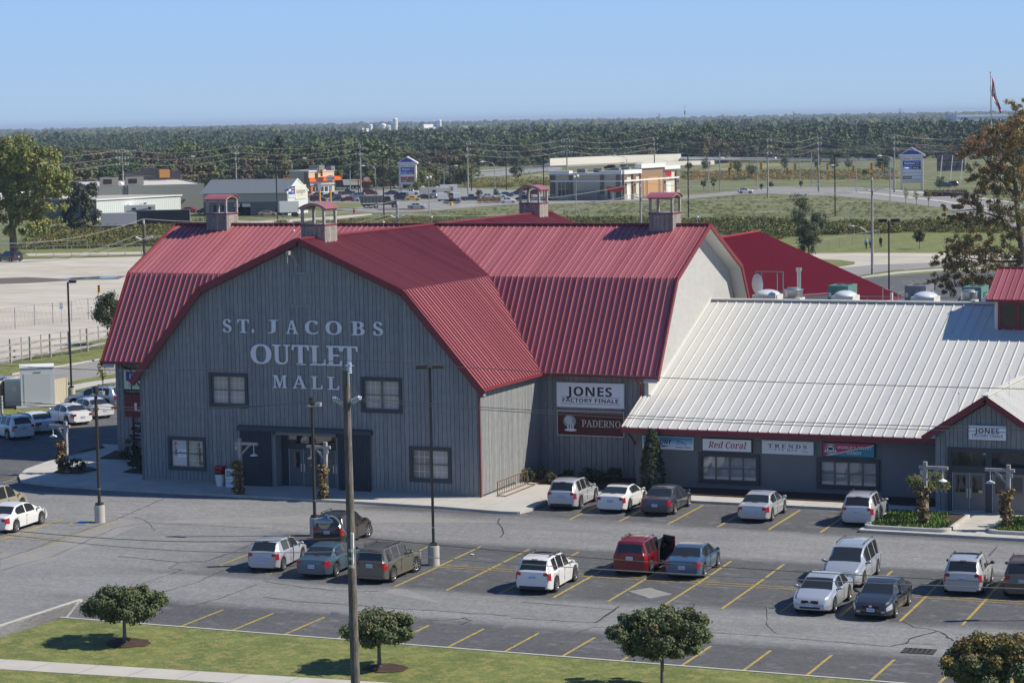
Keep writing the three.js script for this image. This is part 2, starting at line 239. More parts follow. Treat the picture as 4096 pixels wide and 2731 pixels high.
// yellow bay lines
{
  const pm = (pts, w) => ribbon(pts, w, 0.012);
  const par = structure('bay_markings', pm([V3(-50.6, 0, -106.05), V3(14, 0, -106.15)], 0.10), M.yellowPaint); 
  const add = (g) => part(par, 'painted_line', g, M.yellowPaint);
  add(pm([V3(-50.6, 0, -106.55), V3(14, 0, -106.6)], 0.10));
  for (let k = 0; k < 23; k++) { const x = -55.25 + k * 2.6; if (x > 8) break; add(pm([V3(x + 0.05, 0, -89.45), V3(x, 0, -93.5)], 0.13)); }
  for (let k = 0; k < 20; k++) { const x = -50.15 + k * 2.72; add(pm([V3(x, 0, -100.8), V3(x - 0.2, 0, -106.0), V3(x - 0.5, 0, -112)], 0.13)); }
  for (let k = 1; k < 5; k++) { const x = -50.15 - k * 2.72; add(pm([V3(x, 0, -103), V3(x - 0.4, 0, -111.5)], 0.12)); }
  for (let k = 0; k < 6; k++) { const x = -49.4 + k * 2.85; add(pm([V3(x, 0, -121.2), V3(x - 0.25, 0, -127.9)], 0.14)); }
  for (const [a, b, w] of [[[0, 1240], [145, 1192], 0.14], [[0, 1228.7], [147, 1237], 0.1], [[0, 1234], [139, 1243], 0.1], [[60, 1273], [120, 1250], 0.06], [[120, 1250], [265, 1197], 0.1], [[-40, 1180], [60, 1150], 0.1], [[0, 1100], [42, 1096], 0.1], [[5, 1110], [40, 1097], 0.1], [[225, 971], [160, 964], 0.1], [[190, 982], [118, 975], 0.1], [[240, 955], [205, 952], 0.1], [[135, 993], [60, 986], 0.1], [[100, 1006], [40, 1000], 0.1]]) add(pm([G(...a), G(...b)], w));
  // accessible bay symbol squares
  const blue = mat([1, 1, 1], 0.85, { map: colorTex(128, 128, (u, v) => mix3([0.05, 0.16, 0.42], [0.16, 0.17, 0.18], sst(0.45, 0.65, fbm(u, v, 12, 4, 131)))), tile: 2 });
  for (const q of [[[157, 1204.5], [183, 1194.5], [217, 1196], [194, 1206]], [[-10, 1270], [0, 1266.5], [14, 1267.5], [0, 1272]], [[589, 1313], [600, 1308], [630, 1312], [618, 1319]]]) { const P = gp(q); part(par, 'bay_symbol', sheetGeo(P, 0.008), blue); for (let i = 0; i < 4; i++) add(pm([P[i], P[(i + 1) % 4]], 0.12)); }
}
// concrete walk in front of the barns, with kerb and joints
const WALK = 0.13;
{
  const out = gp([[45, 1097], [50, 1108.5], [100, 1115.5], [250, 1126.5], [400, 1134], [562, 1142.5], [728, 1151.5], [838, 1157.5], [1013, 1168], [1150, 1179], [1191, 1180.5], [1221, 1173], [1231, 1165]]).concat([V3(-53.0, 0, -126.4), V3(-52.2, 0, -128.6), V3(-33.2, 0, -128.6), V3(-33.2, 0, -122), V3(14, 0, -121.8), V3(14, 0, -140), V3(-92, 0, -140)], gp([[250, 1031], [110, 1064], [60, 1082]]));
  const inner = structure('pavement', sheetGeo(out, WALK, WALK + 0.02), M.concrete);
  const kerbPts = out.slice(0, 17); kerbPts.push(V3(14, 0, -121.8)); kerbPts.unshift(...gp([[250, 1031], [110, 1064], [60, 1082]]));
  for (let i = 0; i < kerbPts.length - 1; i++) { const a = kerbPts[i].clone().setY(0.07), b = kerbPts[i + 1].clone().setY(0.07); const n = Math.max(1, Math.round(a.distanceTo(b) / 3)); for (let k = 0; k < n; k++) { const p = a.clone().lerp(b, k / n), q = a.clone().lerp(b, (k + 1) / n); const d = q.clone().sub(p).normalize().multiplyScalar(0.008); part(inner, 'kerb_stone', beam(p.add(d), q.sub(d), 0.17, 0.145), M.kerb); } }
  const jm = mat([0.24, 0.235, 0.22], 0.9);
  const joints = []; for (let x = -84; x < -54; x += 1.8) joints.push(ribbon([V3(x, 0, -126.1), V3(x, 0, -122.7)], 0.025, WALK + 0.004)); for (let x = -51; x < -34; x += 1.8) joints.push(ribbon([V3(x, 0, -130.2), V3(x, 0, -128.75)], 0.025, WALK + 0.004));
  for (let x = -33; x < 5; x += 2) joints.push(ribbon([V3(x, 0, -129.3), V3(x, 0, -122.1)], 0.025, WALK + 0.004)); joints.push(ribbon([V3(-33, 0, -125.7), V3(5, 0, -125.7)], 0.025, WALK + 0.004), ribbon([V3(-86, 0, -124.4), V3(-57, 0, -124.4)], 0.02, WALK + 0.004));
  part(inner, 'joint', joints, jm);
  // mulch beds along the walls
  for (const poly of [[V3(-50, 0, -133.0), V3(-31.2, 0, -133.0), V3(-31.2, 0, -130.4), V3(-50, 0, -130.4)], [V3(-56.9, 0, -135.4), V3(-50.1, 0, -135.4), V3(-50.1, 0, -131.2), V3(-52, 0, -130.4), V3(-56.2, 0, -132.2), V3(-56.9, 0, -133.2)], gp([[122, 1091], [142, 1079], [205, 1078], [226, 1084], [180, 1093]]), gp([[228, 1058], [265, 1040], [325, 1040], [325, 1075], [300, 1061]]), gp([[282, 1090], [300, 1082], [330, 1080], [330, 1094]])]) structure('mulch_bed', sheetGeo(poly, WALK + 0.05, 0.06), M.mulch);
}
// raised planter islands by the hall entrance
function island(cx, cz, w, d, label) {
  const s = new THREE.Shape(), r = 0.6, x0 = -w / 2, x1 = w / 2, y0 = -d / 2, y1 = d / 2;
  s.moveTo(x0 + r, y0); s.lineTo(x1 - r, y0); s.quadraticCurveTo(x1, y0, x1, y0 + r); s.lineTo(x1, y1 - r); s.quadraticCurveTo(x1, y1, x1 - r, y1); s.lineTo(x0 + r, y1); s.quadraticCurveTo(x0, y1, x0, y1 - r); s.lineTo(x0, y0 + r); s.quadraticCurveTo(x0, y0, x0 + r, y0);
  const t = thing('planter_island', label, 'planter', V3(cx, 0, cz));
  const k = 0.17, hole = new THREE.Path(); hole.moveTo(x0 + r, y0 + k); hole.lineTo(x0 + k, y0 + r); hole.lineTo(x0 + k, y1 - r); hole.lineTo(x0 + r, y1 - k); hole.lineTo(x1 - r, y1 - k); hole.lineTo(x1 - k, y1 - r); hole.lineTo(x1 - k, y0 + r); hole.lineTo(x1 - r, y0 + k); s.holes.push(hole);
  part(t, 'kerb', new THREE.ExtrudeGeometry(s, { depth: 0.3, bevelEnabled: true, bevelSize: 0.025, bevelThickness: 0.025, bevelSegments: 1 }).rotateX(-Math.PI / 2).translate(0, -0.02, 0), M.kerb);
  part(t, 'soil', cb(w - 0.45, 0.26, d - 0.45, 0, 0.14, 0), M.mulch);
  const tufts = []; for (let i = 0; i < 2200; i++) { const x = rr(-w / 2 + 0.3, w / 2 - 0.3), z = rr(-d / 2 + 0.3, d / 2 - 0.3); if (x > w * 0.28 && z < 0.3) continue; const h = rr(0.1, 0.22), a = rr(0, 6.28), c = Math.cos(a) * 0.06, q = Math.sin(a) * 0.06; tufts.push(polyGeo([V3(x - c, 0.26, z - q), V3(x + c, 0.26, z + q), V3(x + rr(-0.08, 0.08), 0.26 + h, z + rr(-0.08, 0.08))])); }
  const gr = part(t, 'ground_cover', tufts, mat([0.13, 0.21, 0.045], 0.9, { side: THREE.DoubleSide })); gr.userData.kind = 'stuff';
  return t;
}
island(-30.9, -125.2, 4.6, 5.4, 'raised concrete planter island of green ground cover with the weeping shrub');
island(-24.6, -125.4, 4.2, 5.0, 'raised concrete planter island cut by the picture edge beside the double doors');

// lawn with mown grass, block paving and footpath
{
  structure('lawn', sheetGeo([V3(-61.0, 0, -89.15), V3(14, 0, -89.15), V3(14, 0, -60), V3(-58, 0, -60), V3(-58, 0, -79), V3(-60.0, 0, -81.5), V3(-61.3, 0, -85)], 0.10, 0.14), M.grass);
  const k = structure('lawn_kerb', beam(V3(-61.2, 0.06, -89.24), V3(-58.2, 0.06, -89.24), 0.15, 0.13), M.kerb);
  for (let x = -58.2; x < 14; x += 3) part(k, 'kerb_stone', beam(V3(x + 0.008, 0.06, -89.24), V3(x + 2.992, 0.06, -89.24), 0.15, 0.13), M.kerb);
  const path = structure('footpath', sheetGeo([V3(-62, 0, -80.6), V3(-58.6, 0, -81.25), V3(-43.6, 0, -82.6), V3(-36, 0, -83.2), V3(-36, 0, -81.6), V3(-43.6, 0, -81.0), V3(-58.6, 0, -79.6), V3(-62, 0, -79)], 0.115, 0.06), M.concrete);
  part(path, 'joint', [-58.5, -56.4, -54.2, -52, -49.8, -47.6, -45.4].map(x => ribbon([V3(x, 0, -79.55 - (x + 58.6) * 0.098), V3(x + 0.1, 0, -81.2 - (x + 58.6) * 0.09)], 0.03, 0.12)), mat([0.25, 0.24, 0.22], 0.9));
  // block paving: every paver its own piece
  const tones = [0.30, 0.34, 0.38, 0.42].map((v, i) => mat([v * 0.95, v * 0.92, v * 0.84], 0.9));
  const edge = gp([[0, 1441], [90, 1412], [185, 1381]]), inn = gp([[-40, 1500], [0, 1481], [75, 1448], [150, 1423]]);
  const pav = structure('block_paving', sheetGeo([...gp([[-60, 1460], [0, 1441], [90, 1412], [185, 1381]]), V3(-61.1, 0, -89.3), ...gp([[150, 1424], [75, 1449], [0, 1482], [-40, 1502]])], 0.085, 0.1), mat([0.24, 0.23, 0.2], 0.95));
  const quad = [...gp([[-20, 1447.5], [0, 1441], [90, 1412], [183, 1381.6]])], inner2 = [...gp([[-20, 1491], [0, 1482], [75, 1449], [150, 1424]])];
  const brick = new THREE.BoxGeometry(0.2, 0.03, 0.1); let cnt = 0;
  for (let r = 0; r < 22; r++) for (let c = 0; c < 60; c++) { // courses along the kerb
    const u = (c + (r % 2 ? 0.5 : 0)) / 60, v = (r + 0.5) / 22; const i = Math.min(2, Math.floor(u * 3)), f = u * 3 - i; const a = quad[i].clone().lerp(quad[i + 1], f), b = inner2[i].clone().lerp(inner2[i + 1], f); const p = a.clone().lerp(b, 0.05 + 0.93 * v);
    if (cnt++ >= 1320) break; const d = quad[i + 1].clone().sub(quad[i]); 
    if (cnt <= 300) { const m = part(pav, 'paver', brick, tones[Math.floor(rnd() * 4)]); m.position.set(p.x, 0.082, p.z); m.rotation.y = Math.atan2(-d.z, d.x); m.scale.set(quad[i].distanceTo(quad[i + 1]) / 20 / 0.2 * 0.96, 1, a.distanceTo(b) / 22 / 0.1 * 0.95); }
    else { (pav.userData.rest ||= [[], [], [], []])[Math.floor(rnd() * 4)].push(new THREE.BoxGeometry(quad[i].distanceTo(quad[i + 1]) / 20 * 0.96, 0.03, a.distanceTo(b) / 22 * 0.95).rotateY(Math.atan2(-d.z, d.x)).translate(p.x, 0.082, p.z)); }
  }
  (pav.userData.rest || []).forEach((l, i) => { const m = part(pav, 'pavers', l, tones[i]); m.userData.kind = 'stuff'; }); delete pav.userData.rest;
  const ek = gp([[-60, 1461], [0, 1441], [90, 1412], [185, 1381]]); for (let i = 0; i < 3; i++) part(pav, 'kerb_stone', beam(ek[i].setY(0.05), ek[i + 1].clone().setY(0.05), 0.18, 0.14), M.kerb);
  for (const [x, z, r] of [[-55.3, -85.6, 1.0], [-42.8, -85.0, 0.95], [-31, -85.2, 1.1], [-18.6, -85.2, 1.1]]) { const pts = []; for (let i = 0; i < 18; i++) { const a = i / 18 * 6.283; pts.push(V3(x + Math.cos(a) * r * rr(0.85, 1.1), 0, z + Math.sin(a) * r * rr(0.75, 1.0))); } structure('mulch_ring', sheetGeo(pts, 0.13, 0.05), M.mulch); }
}
// left: street, verges and gravel overflow lot
{
  const S = (n, m, y, l) => structure(n, sheetGeo(gp(l), y), m);
  S('gravel_lot', M.gravel, -0.02, [[-300, 610], [0, 596], [190, 592], [365, 588], [620, 582], [640, 620], [420, 735], [250, 768], [120, 806], [0, 838], [-300, 925]]);
  const wet = mat([0.16, 0.125, 0.09], 0.5), puddle = mat([0.10, 0.10, 0.085], 0.05);
  S('wet_gravel', wet, -0.012, [[-100, 642], [60, 636], [150, 640], [230, 634], [290, 633], [270, 641], [180, 643], [60, 650], [-100, 655]]); S('puddle', puddle, -0.006, [[128, 640], [170, 637], [230, 634.5], [272, 634], [262, 637.5], [215, 640], [160, 641.5]]);
  S('verge', M.grass, -0.012, [[-200, 884], [0, 836], [110, 818], [235, 799], [330, 786], [330, 812], [226, 826], [130, 842], [25, 860], [-200, 905]]);
  S('street', M.road, 0.0, [[-200, 908], [25, 861], [130, 843], [226, 827], [330, 812], [330, 852], [240, 863], [160, 878], [40, 905], [-200, 960]]);
  const line = structure('street_markings', ribbon(gp([[160, 852], [240, 841], [330, 830]]), 0.12, 0.01), M.yellowPaint);
  part(line, 'kerb_stone', beam(G(25, 861).setY(0.05), G(226, 827).setY(0.05), 0.18, 0.15), M.kerb);
  S('verge', M.grass, 0.004, [[150, 877.5], [240, 861.5], [330, 848], [330, 858], [240, 870], [165, 884]]);
  S('footpath', M.concrete, 0.004, [[155, 885], [240, 871], [330, 858.5], [330, 869], [240, 881], [155, 899]]);
  S('verge', M.grass, 0.006, [[-60, 960], [0, 938], [60, 915], [150, 900], [240, 882], [330, 870], [330, 905], [240, 909], [230, 925], [140, 940], [95, 950], [20, 965], [-60, 985]]);
}
// behind: drives, roads, the highway
{
  const S = (n, m, y, l) => structure(n, sheetGeo(gp(l), y), m);
  S('grass_strip', M.grass, -0.02, [[-100, 572], [60, 571], [370, 563], [420, 560], [420, 582], [365, 586], [190, 590], [-100, 598]]);
  S('gravel_path', M.gravel, 0.0, [[55, 582], [200, 580], [370, 577], [420, 575], [420, 580], [355, 583], [200, 586], [65, 588]]);
  S('drive', M.gravel, 0.0, [[430, 503], [588, 508], [720, 500], [852, 490], [856, 493], [760, 505], [640, 516], [430, 516]]);
  S('drive', M.road, 0.02, [[705, 466], [712, 441], [860, 436], [1080, 432], [1256, 440], [1262, 462], [1490, 456], [1599, 447], [1689, 439], [1764, 431], [1764, 444.5], [1689, 448], [1599, 455], [1491, 460.5], [1253, 469.5], [1176, 469.5], [972, 486], [860, 489], [780, 481.5], [740, 483], [832, 475], [820, 466]]);
  S('grass_strip', M.grass, 0.03, [[712, 465.5], [832, 465.5], [838, 475], [735, 479], [713, 479]]);
  const kerbs = structure('drive_kerb', ribbon(gp([[588, 505], [720, 494.5], [855, 489]]), 0.35, 0.06), M.kerb);
  for (const l of [[[735, 480], [838, 475.5]], [[1176, 468.5], [1253, 467], [1400, 461], [1491, 457]], [[1560, 451], [1650, 443], [1672, 440]], [[740, 482], [770, 480]]]) part(kerbs, 'kerb_stone', ribbon(gp(l), 0.35, 0.06), M.kerb);
  S('traffic_island', M.mulch, 0.05, [[860, 480.5], [960, 478.8], [985, 480], [960, 482], [870, 482.5]]); S('traffic_island', M.concrete, 0.05, [[1050, 472], [1090, 470.5], [1100, 471.5], [1060, 473.5]]);
  // street on the right with its median
  S('street', M.road, 0.0, [[1764, 431.5], [1920, 431.5], [2044, 434.6], [2200, 451.7], [2460, 485], [2460, 560], [2300, 512], [2162, 476.6], [2050, 462], [1920, 450], [1764, 444.8]]);
  S('median', M.concrete, 0.06, [[1945, 440.5], [2000, 442], [2170, 461], [2400, 500], [2400, 503.5], [2165, 464], [1998, 445], [1950, 442.5]]);
  S('footpath', M.concrete, 0.03, [[1764, 430], [1920, 430], [2050, 433], [2050, 434.2], [1920, 431], [1764, 431.2]]);
  S('footpath', M.concrete, 0.03, [[2040, 438], [2200, 450.5], [2330, 467], [2330, 464], [2200, 446], [2045, 434.5]]);
  const lm = structure('street_markings', ribbon(gp([[2050, 448], [2075, 451]]), 0.25, 0.02), M.whitePaint); for (const [a, b] of [[[2110, 455], [2130, 457.5]], [[2160, 462], [2180, 464.5]], [[1940, 436.5], [1990, 438]], [[1985, 632 - 0.5], [2150, 609.8]], [[1935, 623], [1960, 622]]]) part(lm, 'painted_line', ribbon([G(...a), G(...b)], 0.2, 0.02), M.whitePaint);
  // mown lawn, drive and road behind the white hall
  S('mown_grass', M.grass, -0.02, [[1740, 545], [1800, 538], [2000, 536], [2200, 531], [2460, 528], [2460, 584], [2170, 581], [1990, 580.5], [1868, 581.5], [1790, 590], [1740, 570]]);
  S('drive', M.gravel, 0.0, [[1790, 590], [1868, 581.5], [1990, 580.5], [2170, 581], [2460, 584], [2460, 600], [2169, 602], [2010, 608], [1905, 618], [1850, 640], [1790, 640]]);
  S('street', M.road, 0.01, [[1850, 645], [1905, 617.5], [2010, 608], [2169, 602], [2460, 592], [2460, 606], [2169, 613], [2050, 620.5], [1980, 632], [1900, 650]]);
  S('grass_strip', M.grass, 0.02, [[1868, 591], [1890, 595.5], [1930, 597], [1965, 601.5], [1963, 607], [1935, 612], [1900, 614], [1860, 620]]);
  S('grass_strip', M.grass, 0.02, [[1900, 650], [1980, 632], [2050, 621], [2169, 613.5], [2460, 607], [2460, 620], [2160, 626], [2060, 634], [1965, 642], [1900, 668]]);
  S('footpath', M.concrete, 0.04, [[1900, 656], [1985, 635], [2060, 624.5], [2169, 617], [2460, 610.5], [2460, 613.5], [2169, 621], [2060, 629.5], [1985, 638.5], [1900, 663]]);
  S('rear_parking', M.roadDark, 0.01, [[1900, 668], [1965, 642], [2060, 634], [2160, 626], [2460, 620], [2460, 760], [1900, 760]]);
  const rm = structure('bay_markings', ribbon(gp([[2065, 647], [2150, 640]]), 0.12, 0.02), M.yellowPaint); for (const [a, b] of [[[2073, 646], [2085, 650]], [[2088, 645], [2102, 651]], [[2104, 644], [2122, 651]], [[2120, 643], [2138, 650]], [[2135, 642], [2150, 647]], [[2085, 652], [2140, 652]], [[2030, 667], [2056, 659]], [[2058, 677], [2082, 667]]]) part(rm, 'painted_line', ribbon([G(...a), G(...b)], 0.12, 0.02), M.yellowPaint);
  S('far_street', M.road, 0.0, [[700, 430], [720, 424], [850, 424], [900, 420], [1000, 414], [1090, 408], [1176, 403], [1176, 410], [1090, 416], [1000, 422], [950, 427], [900, 432], [800, 436]]);
}

// ================================================================ the barn-shaped mall
const B = { cx: -68.5, ry: 15.13, ky: 12.15, ey: 6.52, kx: 6.85, ex: 11.85, zf: -126.2, rz: -144.75, kz: 6.35, ez: 10.0, xl: -88.4, xr: -49.05, zb: -165 };
// sheet-metal roof: each panel is its own mesh with its standing rib
function roofPanels(parent, pts, U, pitch, rib, mats, name = 'roof_panel', ribW = 0.05, off = 0) {
  const O = pts[0], a = pts[1].clone().sub(pts[0]), b = pts[2].clone().sub(pts[0]); const N = a.clone().cross(b).normalize(); if (N.y < 0) N.negate(); const Vv = N.clone().cross(U).normalize(); if (Vv.y < 0) Vv.negate();
  const P2 = pts.map(p => { const d = p.clone().sub(O); return [d.dot(U), d.dot(Vv)]; }); const us = P2.map(p => p[0]); const u0 = Math.min(...us), u1 = Math.max(...us);
  const clip = (poly, u, s) => { const o = []; for (let i = 0; i < poly.length; i++) { const p = poly[i], q = poly[(i + 1) % poly.length]; const dp = s * (p[0] - u), dq = s * (q[0] - u); if (dp >= 0) o.push(p); if ((dp > 0 && dq < 0) || (dp < 0 && dq > 0)) { const t = dp / (dp - dq); o.push([p[0] + (q[0] - p[0]) * t, p[1] + (q[1] - p[1]) * t]); } } return o; };
  const at = (u, v, n = 0) => O.clone().addScaledVector(U, u).addScaledVector(Vv, v).addScaledVector(N, n);
  const flip = U.clone().cross(Vv).dot(N) < 0;
  for (let u = u0 + off - (off > 0 ? pitch : 0); u < u1 - 0.02; u += pitch) {
    const poly = clip(clip(P2, Math.max(u, u0), 1), Math.min(u + pitch, u1), -1); if (poly.length < 3) continue;
    const gs = [polyGeo(poly.map(p => at(p[0], p[1])))];
    const edge = Math.max(u, u0 + 0.01); const vs = []; for (let i = 0; i < P2.length; i++) { const p = P2[i], q = P2[(i + 1) % P2.length]; if ((p[0] - edge) * (q[0] - edge) <= 0 && p[0] !== q[0]) vs.push(p[1] + (q[1] - p[1]) * (edge - p[0]) / (q[0] - p[0])); }
    if (vs.length >= 2) { const v0 = Math.min(...vs), v1 = Math.max(...vs); if (v1 - v0 > 0.05) { const w = ribW / 2, t = w * 0.55; const L0 = at(edge - w, v0), R0 = at(edge + w, v0), L1 = at(edge - w, v1), R1 = at(edge + w, v1), l0 = at(edge - t, v0, rib), r0 = at(edge + t, v0, rib), l1 = at(edge - t, v1, rib), r1 = at(edge + t, v1, rib); gs.push(polyGeo([L0, l0, l1, L1]), polyGeo([l0, r0, r1, l1]), polyGeo([r0, R0, R1, r1]), polyGeo([L0, R0, r0, l0]), polyGeo([R1, L1, l1, r1])); } }
    const g = merge(gs); // texture runs along the panel
    const p = g.attributes.position, uv = g.attributes.uv, vv = V3(); const ju = rnd() * 3; for (let i = 0; i < p.count; i++) { vv.fromBufferAttribute(p, i).sub(O); uv.setXY(i, vv.dot(U) / 5 + ju, vv.dot(Vv) / 5); } g.userData.ownUV = true; g.computeVertexNormals();
    part(parent, name, g, Array.isArray(mats) ? pick(mats) : mats);
  }
}
// upright boards with shadow gaps between them; top(x) gives the height, holes are [x0,x1,y0,y1]
function boards(parent, len, top, holes, place, pitchRange = [0.24, 0.32], y0 = 0.12) {
  let x = 0; while (x < len - 0.05) {
    let w = Math.min(rr(...pitchRange), len - x); if (len - x - w < 0.1) w = len - x; const a = x + 0.012, b = x + w - 0.012, jut = rr(0, 0.012);
    let cuts = [[y0, null]]; let rng = [[y0, 999]];
    for (const h of holes) { if (b > h[0] && a < h[1]) { const n = []; for (const [s, e] of rng) { if (h[3] <= s || h[2] >= e) { n.push([s, e]); continue; } if (h[2] > s) n.push([s, h[2]]); if (h[3] < e) n.push([h[3], e]); } rng = n; } }
    for (const [s, e] of rng) { const ta = Math.min(e, top(a)), tb = Math.min(e, top(b)), tm = Math.min(e, top((a + b) / 2)); if (Math.min(ta, tb) <= s + 0.02) continue; const sh = [[a, s], [b, s], [b, tb], [a, ta]]; const g = clean(prism(sh, 0, 0.045 + jut)); const m = part(parent, 'board', place(g), pick(M.board)); }
    x += w;
  }
}
const mall = thing('barn_mall_building', 'grey board barn-shaped mall building with red gambrel metal roofs and four cupolas', 'building', V3(0, 0, 0));
{
  const roof = part(mall, 'roof', [ // ridge caps
    beam(V3(B.cx, B.ry + 0.05, -125.8), V3(B.cx, B.ry + 0.05, -165.2), 0.36, 0.09), beam(V3(B.xl, B.ry + 0.06, B.rz), V3(B.xr, B.ry + 0.06, B.rz), 0.36, 0.09)], M.redTrim);
  const X = V3(1, 0, 0), Zd = V3(0, 0, -1), zf = -125.8, R = B;
  for (const s of [1, -1]) { // front wing, both slopes
    const kx = R.cx + s * R.kx, ex = R.cx + s * R.ex;
    roofPanels(roof, [V3(kx, R.ky, zf), V3(kx, R.ky, R.rz + R.kz), V3(R.cx, R.ry, R.rz), V3(R.cx, R.ry, zf)], Zd, 0.4, 0.085, M.redRoof);
    roofPanels(roof, [V3(ex, R.ey, zf), V3(ex, R.ey, R.rz + R.ez), V3(kx, R.ky, R.rz + R.kz), V3(kx, R.ky, zf)], Zd, 0.4, 0.085, M.redRoof);
    // rear wing
    roofPanels(roof, [V3(kx, R.ky, R.zb), V3(kx, R.ky, R.rz - R.kz), V3(R.cx, R.ry, R.rz), V3(R.cx, R.ry, R.zb)], V3(0, 0, 1), 0.4, 0.085, M.redRoof);
    part(roof, 'rear_slope', polyGeo([V3(ex, R.ey, R.zb), V3(ex, R.ey, R.rz - R.ez), V3(kx, R.ky, R.rz - R.kz), V3(kx, R.ky, R.zb)]), M.redRoof[0]);
  }
  for (const [xe, s] of [[R.xr, 1], [R.xl, -1]]) { // main wing, front slopes left and right of the front wing
    roofPanels(roof, [V3(R.cx + s * R.kx, R.ky, R.rz + R.kz), V3(xe, R.ky, R.rz + R.kz), V3(xe, R.ry, R.rz), V3(R.cx, R.ry, R.rz)], V3(s, 0, 0), 0.4, 0.06, M.redRoof);
    roofPanels(roof, [V3(R.cx + s * R.ex, R.ey, R.rz + R.ez), V3(xe, R.ey, R.rz + R.ez), V3(xe, R.ky, R.rz + R.kz), V3(R.cx + s * R.kx, R.ky, R.rz + R.kz)], V3(s, 0, 0), 0.4, 0.06, M.redRoof);
    part(roof, 'rear_slope', polyGeo([V3(R.cx + s * R.kx, R.ky, R.rz - R.kz), V3(xe, R.ky, R.rz - R.kz), V3(xe, R.ry, R.rz), V3(R.cx, R.ry, R.rz)]), M.redRoof[0]);
    part(roof, 'rear_slope', polyGeo([V3(R.cx + s * R.ex, R.ey, R.rz - R.ez), V3(xe, R.ey, R.rz - R.ez), V3(xe, R.ky, R.rz - R.kz), V3(R.cx + s * R.kx, R.ky, R.rz - R.kz)]), M.redRoof[0]);
    // valley flashing
    part(roof, 'valley_flashing', [beam(V3(R.cx, R.ry + 0.02, R.rz), V3(R.cx + s * R.kx, R.ky + 0.015, R.rz + R.kz), 0.3, 0.02), beam(V3(R.cx + s * R.kx, R.ky + 0.015, R.rz + R.kz), V3(R.cx + s * R.ex, R.ey + 0.01, R.rz + R.ez), 0.3, 0.02)], M.redTrim);
  }
  // gutters along the eaves
  const gut = (a, b) => part(roof, 'gutter', beam(a, b, 0.15, 0.16), M.redTrim);
  gut(V3(R.cx + R.ex + 0.05, R.ey - 0.07, zf), V3(R.cx + R.ex + 0.05, R.ey - 0.07, R.rz + R.ez - 0.02)); gut(V3(R.cx - R.ex - 0.05, R.ey - 0.07, zf), V3(R.cx - R.ex - 0.05, R.ey - 0.07, R.rz + R.ez - 0.02));
  gut(V3(R.cx + R.ex, R.ey - 0.075, R.rz + R.ez + 0.05), V3(R.xr, R.ey - 0.075, R.rz + R.ez + 0.05)); gut(V3(R.cx - R.ex, R.ey - 0.075, R.rz + R.ez + 0.05), V3(R.xl, R.ey - 0.075, R.rz + R.ez + 0.05));
  // barge boards: front gable, and the right and left ends of the main wing
  const front = [[-R.ex - 0.1, R.ey - 0.15], [-R.kx, R.ky + 0.05], [0, R.ry + 0.07], [R.kx, R.ky + 0.05], [R.ex + 0.1, R.ey - 0.15]];
  for (let i = 0; i < 4; i++) { const p = V3(R.cx + front[i][0], front[i][1] - 0.16, -125.78), q = V3(R.cx + front[i + 1][0], front[i + 1][1] - 0.16, -125.78); part(roof, 'barge_board', beam(p, q, 0.09, 0.42), M.redTrim); part(roof, 'soffit', beam(p.clone().add(V3(0, -0.14, -0.22)), q.clone().add(V3(0, -0.14, -0.22)), 0.36, 0.05), M.trimGrey); }
  const end = [[R.ez + 0.08, R.ey - 0.15], [R.kz, R.ky + 0.05], [0, R.ry + 0.07], [-R.kz, R.ky + 0.05], [-R.ez - 0.1, R.ey - 0.15]];
  for (const [xe, s] of [[R.xr, 1], [R.xl, -1]]) for (let i = 0; i < 4; i++) { const p = V3(xe, end[i][1] - 0.1, R.rz + end[i][0]), q = V3(xe, end[i + 1][1] - 0.1, R.rz + end[i + 1][0]); part(roof, 'barge_board', beam(p, q, 0.08, 0.3), M.redTrim); part(roof, 'soffit', beam(p.clone().add(V3(-s * 0.5, -0.16, 0)), q.clone().add(V3(-s * 0.5, -0.16, 0)), 0.9, 0.05), M.offWhite); }
  // walls
  const gam = (hw, kx, ky, d) => x => { const t = Math.abs(x); return (t < kx ? R.ry + (R.ky - R.ry) * t / kx : R.ky + (R.ey - R.ky) * (t - kx) / (hw - kx)) - d; };
  const X0 = -80, LEN = 23.0, topF = x => gam(R.ex, R.kx, R.ky, 0.3)(x + X0 - R.cx);
  const WIN = [[-75.09, -72.39, 4.87, 6.98], [-64.7, -61.99, 4.87, 6.98], [-78.14, -75.45, 0.88, 2.96], [-61.6, -58.88, 0.85, 2.96]];
  const holes = WIN.map(w => [w[0] + 0.2 - X0, w[1] - 0.2 - X0, w[2] + 0.2, w[3] - 0.2]); holes.push([-70.77 - X0, -66.3 - X0, 0, 3.48]);
  const fw = part(mall, 'front_wall', [bx(-79.98, -57.02, 0.05, 6.3, -135.5, -127.6)], M.board[0]);
  boards(fw, LEN, topF, holes, g => g.translate(X0, 0, R.zf - 0.03));
  // what closes the gable behind the boards, left open at the entrance
  part(fw, 'backing', [prism([[-80, 3.5], [-57, 3.5], [-57, 6.2], [-61.75, 11.8], [R.cx, 14.75], [-75.25, 11.8], [-80, 6.2]], -126.6, -126.5), bx(-80, -70.8, 0.1, 3.5, -126.6, -126.5), bx(-66.3, -57, 0.1, 3.5, -126.6, -126.5)], M.board[0]);
  for (const x of [-80.06, -57.1]) part(fw, 'corner_board', bx(x, x + 0.16, 0.1, 6.2, R.zf - 0.1, R.zf + 0.04), M.trimGrey);
  const sw = part(mall, 'side_wall', bx(-57.1, -57.04, 0.1, 6.3, -135.5, -126.3), M.board[0]);
  boards(sw, 9.3, () => 6.35, [], g => g.rotateY(Math.PI / 2).translate(-57.03, 0, -126.2), [0.16, 0.22]);
  const mw = part(mall, 'main_wall', bx(-57, -50.02, 0.1, 6.4, -135.7, -135.58), M.board[0]);
